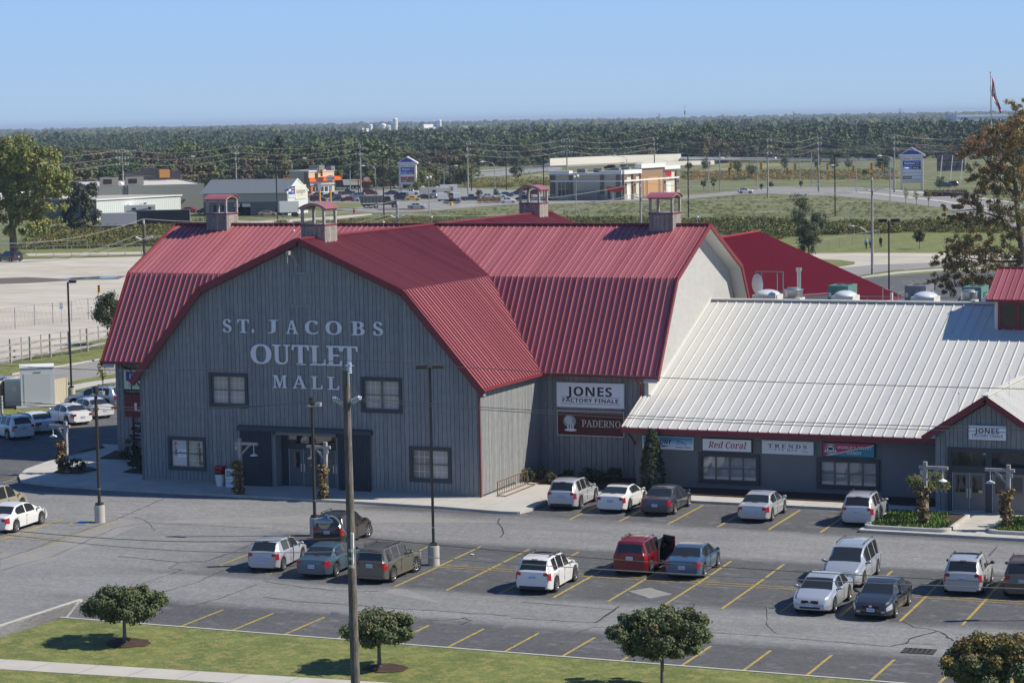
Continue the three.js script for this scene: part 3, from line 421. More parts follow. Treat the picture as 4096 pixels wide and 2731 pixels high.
  boards(mw, 7.0, () => 6.4, [], g => g.translate(-57, 0, -135.53), [0.3, 0.42]);
  const lw = part(mall, 'left_wall', bx(-87.6, -80, 0.1, 6.4, -135.7, -135.58), M.board[0]);
  boards(lw, 7.6, () => 6.4, [], g => g.translate(-87.6, 0, -135.53), [0.3, 0.42]);
  part(mall, 'left_side_wall', [bx(-80.1, -80.03, 0.1, 6.3, -135.5, -126.3)], M.board[0]);
  const gy = (hw, kz, lo, d) => [[R.rz + hw, lo], [R.rz + hw, R.ey - d], [R.rz + kz, R.ky - d], [R.rz, R.ry - d], [R.rz - kz, R.ky - d], [R.rz - hw, R.ey - d], [R.rz - hw, lo]];
  const eg = prism(gy(9.3, 6.25, 0.1, 0.16).map(p => [-p[0], p[1]]), 0, 0.25).rotateY(Math.PI / 2); // outline in -z,y; pushed along x
  const rightEnd = part(mall, 'end_wall', eg.clone().translate(-50.2, 0, 0), M.whiteWall); part(mall, 'end_wall', eg.clone().translate(-87.8, 0, 0), M.board[1]);
  const crs = []; for (let y = 4.6; y < 14; y += 0.42) { const hw = y < R.ky ? 9.2 - (y - R.ey) * (2.9 / 5.6) * (y > R.ey ? 1 : 0) : 6.2 * (R.ry - y) / 3; crs.push(bx(-49.951, -49.944, y, y + 0.018, R.rz - hw + 0.1, R.rz + hw - 0.1)); } part(rightEnd, 'course_joint', crs, mat([0.45, 0.445, 0.42], 0.9));
  part(mall, 'rear_gable', prism([[-80, 0.1], [-57, 0.1], [-57, 6.2], [-61.7, 11.9], [R.cx, 14.85], [-75.3, 11.9], [-80, 6.2]], -164.7, -164.5), M.board[0]);
  part(mall, 'rear_wall', [bx(-80, -79.8, 0.1, 6.3, -164.5, -154.2), bx(-57.2, -57, 0.1, 6.3, -164.5, -154.2), bx(-87.6, -50.2, 0.1, 6.3, -154.3, -154.1)], M.board[0]);
  // windows: frame, sashes, muntins, pane, room behind
  const room = mat([0.30, 0.29, 0.27], 0.95), blind = mat([0.50, 0.49, 0.46], 0.9);
  const posterA = signMat(256, 256, (x, w, h) => { x.fillStyle = '#cfd4d6'; x.fillRect(0, 0, w, h); x.fillStyle = '#a8402c'; x.beginPath(); x.ellipse(60, 50, 28, 34, 0, 0, 7); x.fill(); x.fillStyle = '#e3c4ae'; x.beginPath(); x.ellipse(64, 58, 14, 19, 0, 0, 7); x.fill(); x.fillStyle = '#3d6a44'; x.fillRect(40, 92, 46, 60); x.fillStyle = '#efefef'; x.fillRect(90, 90, 150, 80); x.fillStyle = '#3a3f44'; x.fillRect(128, 110, 18, 18); fit(x, 'apparel', 190, 120, 70, 18, 'normal', 'sans-serif', '#555'); }), posterB = signMat(256, 256, (x, w, h) => { x.fillStyle = '#b8b8a2'; x.fillRect(0, 0, w, h); x.fillStyle = '#2e1d14'; x.beginPath(); x.ellipse(170, 50, 24, 38, 0.3, 0, 7); x.fill(); x.fillStyle = '#7d5338'; x.fillRect(150, 70, 60, 120); x.fillStyle = '#1c1e24'; x.beginPath(); x.ellipse(190, 210, 50, 30, 0.5, 0, 7); x.fill(); });
  WIN.forEach((w, wi) => {
    const [x0, x1, y0, y1] = w, zf = R.zf, t = 0.19; const wn = part(mall, 'window', [bx(x0, x1, y1 - t, y1, zf - 0.05, zf + 0.09), bx(x0, x1, y0, y0 + t, zf - 0.05, zf + 0.10), bx(x0, x0 + t, y0 + t, y1 - t, zf - 0.05, zf + 0.09), bx(x1 - t, x1, y0 + t, y1 - t, zf - 0.05, zf + 0.09)], M.navy);
    const a = x0 + t, b = x1 - t, c = y0 + t, d = y1 - t, mx = (a + b) / 2, my = (c + d) / 2;
    part(wn, 'sash', [bx(a, a + 0.06, c, d, zf - 0.07, zf - 0.01), bx(b - 0.06, b, c, d, zf - 0.07, zf - 0.01), bx(mx - 0.06, mx + 0.06, c, d, zf - 0.07, zf - 0.005), bx(a, b, c, c + 0.06, zf - 0.08, zf - 0.02), bx(a, b, d - 0.06, d, zf - 0.08, zf - 0.02), bx(a, b, my - 0.03, my + 0.03, zf - 0.09, zf - 0.015)], M.frameTaupe);
    for (const [l, r] of [[a + 0.06, mx - 0.06], [mx + 0.06, b - 0.06]]) { const pw = (r - l) / 3, mu = []; for (const k of [1, 2]) mu.push(bx(l + pw * k - 0.012, l + pw * k + 0.012, c + 0.06, d - 0.06, zf - 0.058, zf - 0.046)); for (const y of [(c + my) / 2, (d + my) / 2]) mu.push(bx(l, r, y - 0.012, y + 0.012, zf - 0.0575, zf - 0.0455)); part(wn, 'muntin', mu, M.white); part(wn, 'pane', bx(l, r, c + 0.06, d - 0.06, zf - 0.044, zf - 0.038), M.pane); }
    if (wi === 2) { part(wn, 'poster', face((b - a) / 2 - 0.1, d - c - 0.1).translate((a + mx) / 2, my, zf - 0.1), posterA); part(wn, 'poster', face((b - a) / 2 - 0.1, d - c - 0.1).translate((b + mx) / 2, my, zf - 0.1), posterB); }
    else { part(wn, 'blind', bx(a, b, c, d, zf - 0.24, zf - 0.2), wi === 3 ? room : blind); if (wi === 3) part(wn, 'blind', bx(mx, b, c, d, zf - 0.17, zf - 0.14), blind); }
  });
  // hayloft door, hoist
  const hz = R.zf + 0.03; const hd = part(mall, 'hayloft_door', [bx(-69.28, -67.83, 13.0, 13.17, hz - 0.03, hz + 0.05), bx(-69.28, -67.83, 11.07, 11.22, hz - 0.03, hz + 0.05), bx(-69.28, -69.15, 11.22, 13.0, hz - 0.03, hz + 0.05), bx(-67.96, -67.83, 11.22, 13.0, hz - 0.03, hz + 0.05)], M.board[2]);
  for (let k = 0; k < 5; k++) part(hd, 'board', bx(-69.13 + k * 0.235, -68.905 + k * 0.235, 11.24, 12.98, hz - 0.03, hz + 0.025), pick(M.board));
  part(mall, 'hoist_beam', [beam(V3(-68.9, 14.35, -126.5), V3(-68.9, 14.35, -125.2), 0.18, 0.22), beam(V3(-68.7, 13.6, -126.15), V3(-68.85, 14.3, -125.6), 0.1, 0.12), rod(V3(-68.95, 14.25, -125.3), V3(-68.95, 13.7, -125.3), 0.03)], M.postWood);
  // entrance: header rail, sliding barn doors, recessed doors with transoms
  const en = part(mall, 'entrance', [bx(-73.12, -63.99, 3.52, 3.77, R.zf + 0.02, R.zf + 0.26), bx(-73.05, -64.05, 3.77, 3.83, R.zf + 0.02, R.zf + 0.16)], M.navy);
  for (const [a, b] of [[-73.0, -70.85], [-66.3, -64.15]]) { const sd = part(en, 'sliding_door', bx(a, b, 0.16, 3.5, R.zf + 0.07, R.zf + 0.11), M.navy); for (let x = a; x < b - 0.1; x += 0.215) part(en, 'door_board', bx(x + 0.006, x + 0.209, 0.17, 3.49, R.zf + 0.105, R.zf + 0.13 + rr(0, 0.008)), M.navyBoard); }
  const rz = R.zf - 0.75; part(en, 'reveal', [bx(-70.77, -70.6, 0.13, 3.48, rz, R.zf), bx(-66.47, -66.3, 0.13, 3.48, rz, R.zf), bx(-70.77, -66.3, 3.3, 3.48, rz, R.zf)], M.board[3]);
  part(en, 'reveal_back', [bx(-70.6, -66.47, 2.42, 2.72, rz - 0.05, rz + 0.02), bx(-70.6, -70.12, 0.13, 3.3, rz - 0.06, rz + 0.01), bx(-68.12, -67.9, 0.13, 2.42, rz - 0.06, rz + 0.015), bx(-70.6, -66.47, 0.13, 3.3, rz - 0.4, rz - 0.35)], M.navy);
  for (const [a, b] of [[-70.1, -68.65], [-68.5, -66.5]]) part(en, 'transom_pane', bx(a, b, 2.74, 3.28, rz - 0.02, rz), M.glass);
  const doorGrey = mat([0.115, 0.12, 0.125], 0.5);
  for (const x0 of [-70.08, -69.1, -67.88, -66.9 - 0.02]) { const d = part(en, 'door', [bx(x0, x0 + 0.95, 0.16, 1.25, rz, rz + 0.05), bx(x0, x0 + 0.22, 1.25, 2.2, rz, rz + 0.05), bx(x0 + 0.75, x0 + 0.95, 1.25, 2.2, rz, rz + 0.05), bx(x0, x0 + 0.95, 2.2, 2.4, rz, rz + 0.05)], doorGrey); part(d, 'pane', bx(x0 + 0.22, x0 + 0.75, 1.25, 2.2, rz + 0.01, rz + 0.03), M.glass); part(d, 'edge_strip', bx(x0, x0 + 0.02, 0.16, 2.4, rz + 0.05, rz + 0.056), M.white); part(d, 'handle', bx(x0 + (x0 < -69.5 || (x0 > -68.5 && x0 < -67.3) ? 0.82 : 0.06), x0 + (x0 < -69.5 || (x0 > -68.5 && x0 < -67.3) ? 0.9 : 0.14), 1.0, 1.5, rz + 0.06, rz + 0.1), M.steel); }
  part(en, 'notice', bx(-68.55, -68.35, 1.35, 1.5, rz + 0.056, rz + 0.06), mat([0.6, 0.6, 0.2], 0.6));
  // downpipes
  const dp = pts => pts.slice(1).map((p, i) => rod(pts[i], p, 0.055, 8));
  part(mall, 'downpipe', dp([V3(-56.75, 6.35, -126.0), V3(-56.75, 6.2, -126.0), V3(-56.93, 5.95, -126.0), V3(-56.93, 0.15, -126.0)]), M.redTrim);
  part(mall, 'downpipe', dp([V3(-50.5, 6.35, -134.8), V3(-50.5, 6.2, -134.8), V3(-50.38, 5.95, -135.35), V3(-50.38, 4.6, -135.35), V3(-50.5, 4.5, -134.9)]), M.redTrim);
  part(mall, 'downpipe', dp([V3(-86.9, 6.35, -134.8), V3(-86.9, 6.2, -134.85), V3(-86.5, 5.9, -135.35), V3(-86.5, 0.15, -135.35)]), M.redTrim);
  part(mall, 'downpipe', dp([V3(-80.3, 6.3, -126.2), V3(-80.12, 6.0, -126.3), V3(-80.12, 5.6, -126.5)]), M.redTrim);
  // plinth
  part(mall, 'plinth', [bx(-80.02, -70.8, 0.1, 0.28, -126.3, R.zf + 0.035), bx(-64.2, -56.97, 0.1, 0.28, -126.3, R.zf + 0.035)], mat([0.28, 0.26, 0.22], 0.9));
  // cupolas
  function cupola(cx, cz, turn) {
    const g = new THREE.Group(); g.name = 'cupola'; g.position.set(cx, 14.35, cz); g.rotation.y = turn; mall.add(g); const w = 0.81;
    const bw = [], n = 6; for (const s of [1, -1]) for (let k = 0; k < n; k++) { const a = -w + k * 2 * w / n + 0.005, b = a + 2 * w / n - 0.01; part(g, 'board', bx(a, b, 0.35, 1.5, s > 0 ? w - 0.03 : -w, s > 0 ? w : -w + 0.03), pick([M.greyWood, M.greyWood2])); part(g, 'board', bx(s > 0 ? w - 0.0299 : -w + 0.0001, s > 0 ? w + 0.002 : -w + 0.03, 0.2, 1.5, a * 0.96, b * 0.96), pick([M.greyWood, M.greyWood2])); }
    part(g, 'top_trim', bx(-w - 0.04, w + 0.04, 1.5, 1.57, -w - 0.04, w + 0.04), M.redTrim); part(g, 'base_flashing', bx(-w - 0.06, w + 0.06, 0.24, 0.36, -w - 0.06, w + 0.06), M.redTrim);
    part(g, 'deck', bx(-w + 0.04, w - 0.04, 1.57, 1.59, -w + 0.04, w - 0.04), M.galv);
    for (const sx of [-1, 1]) for (const sz of [-1, 1]) part(g, 'post', bx(sx * (w - 0.08) - 0.075, sx * (w - 0.08) + 0.075, 1.57, 2.55, sz * (w - 0.08) - 0.075, sz * (w - 0.08) + 0.075), M.postWood);
    const arch = (r0, lo) => { const p = []; for (let i = 0; i <= 10; i++) { const t = i / 10 * 2 - 1; p.push([t * (w + 0.08), 2.52 + 0.3 * (1 - t * t)]); } for (let i = 10; i >= 0; i--) { const t = i / 10 * 2 - 1; p.push([t * (w + lo), 2.44 + r0 * (1 - t * t)]); } return p; };
    part(g, 'arch_rail', [prism(arch(0.26, 0), -w - 0.02, -w + 0.1), prism(arch(0.26, 0), w - 0.1, w + 0.02), bx(-w, -w + 0.1, 2.42, 2.56, -w, w), bx(w - 0.1, w, 2.42, 2.56, -w, w)], M.postWood);
    const top = []; for (let i = 0; i <= 10; i++) { const t = i / 10 * 2 - 1; top.push([t * (w + 0.14), 2.55 + 0.31 * (1 - t * t)]); } for (let i = 10; i >= 0; i--) { const t = i / 10 * 2 - 1; top.push([t * (w + 0.14), 2.51 + 0.31 * (1 - t * t)]); }
    part(g, 'cupola_roof', prism(top, -w - 0.1, w + 0.1), M.redRoof[0]);
  }
  cupola(-84.7, -144.75, Math.PI / 2); cupola(-52.1, -144.75, Math.PI / 2); cupola(-68.58, -128.7, 0); cupola(-68.6, -162.2, 0);
  // lightning rods with white glass balls
  for (const [x, y, z] of [[-69.0, 15.2, -126.3], [-68.6, 15.2, -137.5], [-49.9, 15.2, -144.75], [-68.6, 15.2, -144.7]]) { const r = part(mall, 'lightning_rod', [rod(V3(x, y - 0.1, z), V3(x, y + 1.0, z), 0.012, 5)], M.galv); part(r, 'glass_ball', sph(0.075, x, y + 0.42, z), M.white); }
}
// lettering on the gable
const fSerif = await new FontLoader().loadAsync('fonts/droid/droid_serif_bold.typeface.json');
{
  const mLet = mat([0.74, 0.74, 0.78], 0.6);
  const word = (label, chars, xs, y, h, wScale) => { const t = thing('wall_lettering', label, 'lettering', V3(0, 0, 0), 0, 'raised letters on the barn gable'); chars.split('').forEach((c, i) => { if (c === ' ') return; const g = new TextGeometry(c, { font: fSerif, size: h / 0.72, depth: 0.06, curveSegments: 5 }); g.computeBoundingBox(); const b = g.boundingBox; const w = b.max.x - b.min.x; g.translate(-b.min.x, -b.min.y, 0); g.scale(xs[i][1] / w, c === '.' ? 1 : h / (b.max.y - b.min.y), 1); g.translate(xs[i][0], y, -126.135); const m = part(t, 'letter', g, mLet); }); };
  word('pale raised letters reading ST. JACOBS across the barn gable', 'ST.JACOBS', [[-73.96, 0.6], [-72.95, 0.82], [-71.95, 0.16], [-70.85, 0.72], [-69.6, 0.82], [-68.3, 0.88], [-66.92, 1.08], [-65.2, 0.88], [-63.75, 0.64]], 9.46, 0.82, 1);
  word('large pale raised letters reading OUTLET on the barn gable', 'OUTLET', [[-72.07, 1.42], [-70.58, 1.22], [-69.25, 1.18], [-68.02, 1.06], [-66.92, 1.06], [-65.92, 1.12]], 7.6, 1.2, 1);
  word('pale raised letters reading MALL above the entrance', 'MALL', [[-70.6, 0.98], [-69.25, 0.94], [-67.98, 0.76], [-66.88, 0.78]], 6.17, 0.78, 1);
}
// ================================================================ signs hung on the walls
function wallSign(name, label, x0, x1, y0, y1, z, m, rim = M.white, depth = 0.12) { const t = thing(name, label, 'sign', V3((x0 + x1) / 2, (y0 + y1) / 2, z)); const w = x1 - x0, h = y1 - y0; part(t, 'sign_box', cb(w, h, depth, 0, 0, depth / 2), rim); part(t, 'sign_face', face(w - 0.08, h - 0.08).translate(0, 0, depth + 0.004), m); return t; }
const jones = signMat(768, 280, (x, w, h) => { x.fillStyle = '#e9ecf2'; x.fillRect(0, 0, w, h); fit(x, 'JONES', w / 2, 98, 520, 150, 'bold', 'sans-serif', '#191a24'); x.fillStyle = '#191a24'; x.fillRect(45, 160, w - 90, 4); x.fillRect(45, 240, w - 90, 3); fit(x, 'FACTORY FINALE', w / 2, 203, 660, 66, 'bold', 'sans-serif', '#191a24'); x.fillRect(45, 250, w - 90, 2); });
wallSign('wall_sign', 'white sign reading JONES FACTORY FINALE high on the barn wall', -55.92, -51.49, 4.4, 5.93, -135.45, jones);
wallSign('wall_sign', 'maroon sign with a steel pot picture on the barn wall', -55.91, -51.52, 2.65, 4.19, -135.45, signMat(768, 280, (x, w, h) => { x.fillStyle = '#541318'; x.fillRect(0, 0, w, h); x.fillStyle = '#2a2a2e'; x.beginPath(); x.arc(150, 135, 105, 0, 7); x.fill(); x.fillStyle = '#9a9ea3'; x.beginPath(); x.arc(140, 118, 74, 0, 7); x.fill(); x.fillStyle = '#c9ccd0'; x.beginPath(); x.arc(128, 105, 46, 0, 7); x.fill(); x.fillStyle = '#d8dade'; x.fillRect(112, 140, 76, 70); x.fillStyle = '#6a6e74'; x.fillRect(128, 152, 14, 58); x.fillRect(160, 152, 10, 58); x.fillStyle = '#eceef0'; x.beginPath(); x.ellipse(150, 222, 72, 16, 0, 0, 7); x.fill(); fit(x, 'PADERNO', 510, 140, 460, 110, 'normal', 'serif', '#d9dad6'); }));
wallSign('wall_sign', 'blue and white running shoe sign behind the cedar', -49.45, -46.24, 2.38, 3.15, -133.05, signMat(640, 160, (x, w, h) => { const g = x.createLinearGradient(0, 0, 0, h); g.addColorStop(0, '#2f86cc'); g.addColorStop(0.6, '#cfe2f2'); g.addColorStop(1, '#f2f6fa'); x.fillStyle = g; x.fillRect(0, 0, w, h); fit(x, 'SAUCONY', 195, 62, 330, 84, 'bold italic', 'sans-serif', '#15151d'); x.fillStyle = '#3f95d4'; x.beginPath(); x.moveTo(90, 128); x.quadraticCurveTo(200, 92, 330, 118); x.quadraticCurveTo(220, 160, 90, 128); x.fill(); x.fillStyle = '#fff'; for (const k of [170, 200, 230]) { x.beginPath(); x.arc(k, 124, 7, 0, 7); x.fill(); } x.strokeStyle = '#24304a'; x.lineWidth = 5; x.beginPath(); x.moveTo(440, 40); x.quadraticCurveTo(500, 50, 560, 95); x.lineTo(440, 90); x.closePath(); x.stroke(); x.beginPath(); x.moveTo(450, 55); x.lineTo(520, 75); x.stroke(); fit(x, 'Running / Walking', 520, 132, 200, 26, 'bold', 'sans-serif', '#1a1a22'); }));
wallSign('wall_sign', 'white sign with red script reading Red Coral above the window', -45.71, -42.64, 2.38, 3.16, -133.05, signMat(640, 160, (x, w, h) => { x.fillStyle = '#f0f1f4'; x.fillRect(0, 0, w, h); fit(x, 'Red Coral', w / 2, 80, 500, 120, 'bold italic', 'serif', '#b02a35'); }), M.black);
wallSign('wall_sign', 'white sign reading TRENDS FOR MEN between the two hall windows', -42.03, -38.92, 2.37, 3.16, -133.05, signMat(640, 160, (x, w, h) => { x.fillStyle = '#e4e8ee'; x.fillRect(0, 0, w, h); fit(x, 'T R E N D S', w / 2, 62, 500, 66, 'bold', 'serif', '#20222c'); fit(x, 'F O R   M E N', w / 2 - 20, 112, 290, 36, 'normal', 'serif', '#20222c'); fit(x, 'OUTLET', 540, 128, 90, 20, 'normal', 'serif', '#20222c'); x.fillStyle = '#555'; x.fillRect(60, 106, 90, 2); x.fillRect(480, 106, 100, 2); }));
wallSign('wall_sign', "pink and teal sign reading WORLD'S FINEST CANDY above the window", -38.39, -35.29, 2.36, 3.2, -133.05, signMat(640, 170, (x, w, h) => { x.fillStyle = '#c23a62'; x.fillRect(0, 0, w, h); x.fillStyle = '#2f8fae'; x.beginPath(); x.moveTo(60, h); x.lineTo(w, 22); x.lineTo(w, h); x.fill(); x.strokeStyle = '#e8e4e0'; x.lineWidth = 12; x.beginPath(); x.moveTo(30, h + 4); x.lineTo(w, 18); x.stroke(); x.fillStyle = '#2c7f9e'; x.beginPath(); x.arc(95, 82, 64, 0, 7); x.fill(); x.strokeStyle = '#eee'; x.lineWidth = 4; x.stroke(); x.fillStyle = '#f1eeee'; x.beginPath(); x.arc(95, 82, 42, 0, 7); x.fill(); x.fillStyle = '#1c1c20'; x.fillRect(66, 62, 58, 34); x.fillStyle = '#eee'; x.fillRect(20, 100, 150, 20); x.fillStyle = '#333'; x.font = 'bold 13px sans-serif'; x.textAlign = 'center'; x.textBaseline = 'middle'; x.fillText('HOMEMADE FUDGE', 95, 110); fit(x, 'OLDE TYME KETTLE', 95, 30, 90, 15, 'bold', 'sans-serif', '#f4f4f4'); fit(x, 'KITCHEN', 95, 136, 60, 16, 'bold', 'sans-serif', '#f4f4f4'); for (const [t, X, Y, W, S] of [["WORLD'S FINEST", 395, 58, 430, 52], ['CANDY', 395, 126, 180, 52]]) { fit(x, t, X + 4, Y + 4, W, S, 'bold', 'sans-serif', '#17171c'); fit(x, t, X, Y, W, S, 'bold', 'sans-serif', '#e9e9ea'); } }), M.black);
wallSign('wall_sign', 'white sign reading JONES FACTORY FINALE on the entrance gable', -29.05, -27.01, 4.15, 4.93, -129.36, jones);
{
  const a = atZ(284, 847, -135.45), b = atZ(326, 906, -135.45), c = atZ(286, 905, -135.45), d = atZ(326, 958, -135.45);
  wallSign('wall_sign', 'pale green shoe brand sign half hidden by the front wing', a.x, a.x + 4.2, b.y, a.y, -135.45, signMat(512, 280, (x, w, h) => { x.fillStyle = '#d3d9bd'; x.fillRect(0, 0, w, h); x.fillStyle = '#2a3f8f'; x.fillRect(20, 20, 260, 110); fit(x, 'Kodiak', 150, 75, 200, 70, 'bold', 'serif', '#e8e8e8'); fit(x, 'GRASSHOPPERS', 200, 178, 320, 42, 'normal', 'sans-serif', '#2f6b45'); x.fillStyle = '#1d2022'; x.fillRect(0, 225, w, 55); fit(x, '6 GREAT BRANDS... ALL HERE', 200, 252, 360, 26, 'normal', 'serif', '#c9c9c0'); }), M.black);
  wallSign('wall_sign', 'maroon sign with large white letters half hidden by the front wing', c.x, c.x + 4.2, d.y, c.y, -135.45, signMat(512, 256, (x, w, h) => { x.fillStyle = '#6d1524'; x.fillRect(0, 0, w, h); fit(x, 'La-Z', 230, 140, 300, 130, 'bold', 'sans-serif', '#e6e3e6'); }), M.redTrim);
  const e = atZ(306, 970, -135.45), f = atZ(327, 1011, -135.45);
  wallSign('wall_sign', 'black For Lease sign with white print low on the barn wall', e.x, e.x + 2.2, f.y, e.y, -135.45, signMat(256, 256, (x, w, h) => { x.fillStyle = '#22262b'; x.fillRect(0, 0, w, h); fit(x, 'For Lease', 88, 36, 140, 36, 'bold', 'sans-serif', '#e8e8e8'); fit(x, '2nd Floor Office Space', 95, 62, 150, 13, 'normal', 'sans-serif', '#aaa'); fit(x, '519 744', 76, 165, 120, 36, 'bold', 'sans-serif', '#dde2e4'); fit(x, 'CBRE', 50, 220, 70, 28, 'bold', 'sans-serif', '#dde2e4'); }), M.black);
}
// ================================================================ the white-roofed hall
{
  const hall = thing('white_roof_hall', 'long low grey hall with white ribbed metal roof and gabled entrance', 'building', V3(0, 0, 0));
  const roof = part(hall, 'roof', [beam(V3(-50.1, 10.2, -147.3), V3(10, 10.2, -147.3), 0.5, 0.1), beam(V3(-50.15, 3.78, -131.99), V3(-50.15, 5.22, -135.45), 0.16, 0.09)], M.offWhite);
  const E0 = V3(-50.35, 3.74, -132.05), slopeY = z => 3.74 + (10.16 - 3.74) * (-132.05 - z) / 15.25;
  roofPanels(roof, [V3(-50.35, 3.74, -132.05), V3(10, 3.74, -132.05), V3(10, slopeY(-135.4), -135.4), V3(-50.35, slopeY(-135.4), -135.4)], V3(1, 0, 0), 0.615, 0.048, M.whiteRoof, 'roof_panel_lower', 0.09, 0.4);
  roofPanels(roof, [V3(-49.94, slopeY(-135.4), -135.4), V3(10, slopeY(-135.4), -135.4), V3(10, 10.16, -147.3), V3(-49.94, 10.16, -147.3)], V3(1, 0, 0), 0.615, 0.048, M.whiteRoof, 'roof_panel', 0.09, 0.605);
  part(roof, 'end_flashing', [beam(V3(-49.9, slopeY(-135.5) + 0.05, -135.5), V3(-49.9, 10.25, -147.2), 0.14, 0.12), beam(V3(-50.36, 3.72, -131.98), V3(-50.36, slopeY(-135.45), -135.45), 0.06, 0.2)], M.offWhite);
  part(roof, 'fastener_stains', (() => { const l = []; for (const z of [-134.2, -137, -140.2, -143.2, -146]) for (let k = 0; k < 90; k++) { const x = -49.3 + k * 0.615 + rr(0.15, 0.42); if (rnd() < 0.45) continue; const zz = z + (k % 2) * 0.22; const y = slopeY(zz) + 0.006; l.push(new THREE.BoxGeometry(rr(0.03, 0.09), 0.004, rr(0.03, 0.06)).rotateX(Math.atan2(6.42, 15.25)).translate(x, y, zz)); } return l; })(), mat([0.27, 0.26, 0.22], 0.9));
  part(roof, 'flat_roof', bx(-50, 10, 8.7, 8.8, -157, -147.4), mat([0.35, 0.35, 0.34], 0.9));
  part(roof, 'gutter', [bx(-50.42, -31.5, 3.42, 3.72, -132.08, -131.9), bx(-24.7, 10, 3.42, 3.72, -132.08, -131.9)], M.redTrim); part(roof, 'soffit', bx(-50.3, 10, 3.36, 3.41, -133.15, -132.1), M.trimGrey);
  part(roof, 'rake_trim', beam(V3(-50.41, 3.66, -131.95), V3(-50.41, slopeY(-135.42) - 0.08, -135.42), 0.06, 0.28), M.redTrim);
  part(hall, 'downpipe', [rod(V3(-50.1, 3.45, -132.0), V3(-49.95, 3.2, -132.3), 0.06), rod(V3(-49.95, 3.2, -132.3), V3(-49.95, 2.6, -133.05), 0.06)], M.redTrim);
  const WN = [[-45.96, -42.2, 0.46, 2.27], [-38.75, -35.03, 0.46, 2.25]];
  // stucco wall built round its openings
  const xs = [-49.95, ...WN.flatMap(w => [w[0] + 0.15, w[1] - 0.15]), -31]; const wl = [bx(-49.95, -31, 0.1, 0.6, -133.35, -133.1), bx(-49.95, -31, 2.12, 3.4, -133.35, -133.1)]; for (let i = 0; i < xs.length; i += 2) wl.push(bx(xs[i], xs[i + 1], 0.6, 2.12, -133.35, -133.1)); wl.push(bx(-25.2, 10, 0.1, 3.4, -133.35, -133.1), bx(-49.95, -49.8, 0.1, 3.4, -135.4, -133.35));
  const sw = part(hall, 'front_wall', wl, M.stucco); part(sw, 'panel_joint', [-46.0, -42.15, -38.8, -34.95].map(x => bx(x - 0.008, x + 0.008, 0.2, 3.36, -133.1, -133.094)), mat([0.12, 0.12, 0.12], 0.9));
  part(hall, 'inner_wall', [bx(-49.9, 9.9, 0.1, 9, -147, -146.8)], mat([0.5, 0.48, 0.44], 0.9));
  const curtain = mat([1, 1, 1], 0.9, { map: colorTex(128, 64, (u, v) => { const k = 0.42 + 0.06 * Math.sin(u * 80) + 0.06 * fbm(u, v, 8, 3, 141); return [k, k, k * 0.98]; }), tile: 1.2 });
  for (const [x0, x1, y0, y1] of WN) { const t = 0.2, zf = -133.06; const w = part(hall, 'window', [bx(x0, x1, y1 - t, y1, zf - 0.06, zf + 0.08), bx(x0, x1, y0, y0 + t, zf - 0.06, zf + 0.09), bx(x0, x0 + t, y0 + t, y1 - t, zf - 0.06, zf + 0.08), bx(x1 - t, x1, y0 + t, y1 - t, zf - 0.06, zf + 0.08)], M.navy); const a = x0 + t, b = x1 - t, c = y0 + t, d = y1 - t, pw = (b - a) / 4; for (let k = 0; k < 4; k++) { const l = a + k * pw + 0.05, r = a + (k + 1) * pw - 0.05, my = (c + d) / 2; part(w, 'sash', [bx(l - 0.05, l, c, d, zf - 0.1, zf - 0.02), bx(r, r + 0.05, c, d, zf - 0.1, zf - 0.02), bx(l, r, my - 0.025, my + 0.025, zf - 0.1, zf - 0.03), bx(l, r, c, c + 0.04, zf - 0.1, zf - 0.03), bx(l, r, d - 0.04, d, zf - 0.1, zf - 0.03)], M.frameTaupe); part(w, 'pane', bx(l, r, c + 0.04, d - 0.04, zf - 0.07, zf - 0.064), M.pane); } part(w, 'curtain', bx(a, b, c, d, zf - 0.34, zf - 0.3), curtain); }
  // gabled entrance
  const zp = -129.41, cx = -28.09; const po = part(hall, 'entrance_gable', [prism([[-30.9, 3.7], [-25.28, 3.7], [-25.28, 4.3], [cx, 6.15], [-30.9, 4.3]], zp - 0.15, zp - 0.06), bx(-30.9, -30.25, 0.13, 3.7, zp - 0.15, zp - 0.06), bx(-30.95, -30.85, 0.13, 4.3, -133.1, zp - 0.06), bx(-25.33, -25.23, 0.13, 4.3, -133.1, zp - 0.06), bx(-30.9, -25.28, 3.7, 3.8, -133.1, zp - 0.1)], M.board[0]);
  boards(po, 5.7, x => Math.min(4.35 + 1.95 * (1 - Math.abs(x - 2.85) / 2.85) - 0.2, 6.2), [[0.68, 5.7, 0, 3.67]], g => g.translate(-30.95, 0, zp - 0.06), [0.22, 0.3]);
  for (const s of [-1, 1]) { const e = V3(cx + s * 3.45, 4.12, -128.95), pk = V3(cx, 6.42, -128.95); part(roof, 'barge_board', beam(e.clone(), pk.clone(), 0.08, 0.36), M.redTrim); part(roof, 'soffit', beam(e.clone().add(V3(0, -0.12, -0.24)), pk.clone().add(V3(0, -0.12, -0.24)), 0.4, 0.04), M.trimGrey); roofPanels(roof, [V3(cx + s * 3.45, 4.3, -128.93), V3(cx + s * 3.45, 4.3, -133.4), V3(cx, 6.6, -138.85), V3(cx, 6.6, -128.93)], V3(0, 0, -1), 0.4, 0.035, M.whiteRoof, 'porch_roof_panel', 0.06); }
  part(roof, 'ridge_cap', beam(V3(cx, 6.62, -128.9), V3(cx, 6.62, -138.9), 0.4, 0.06), M.offWhite);
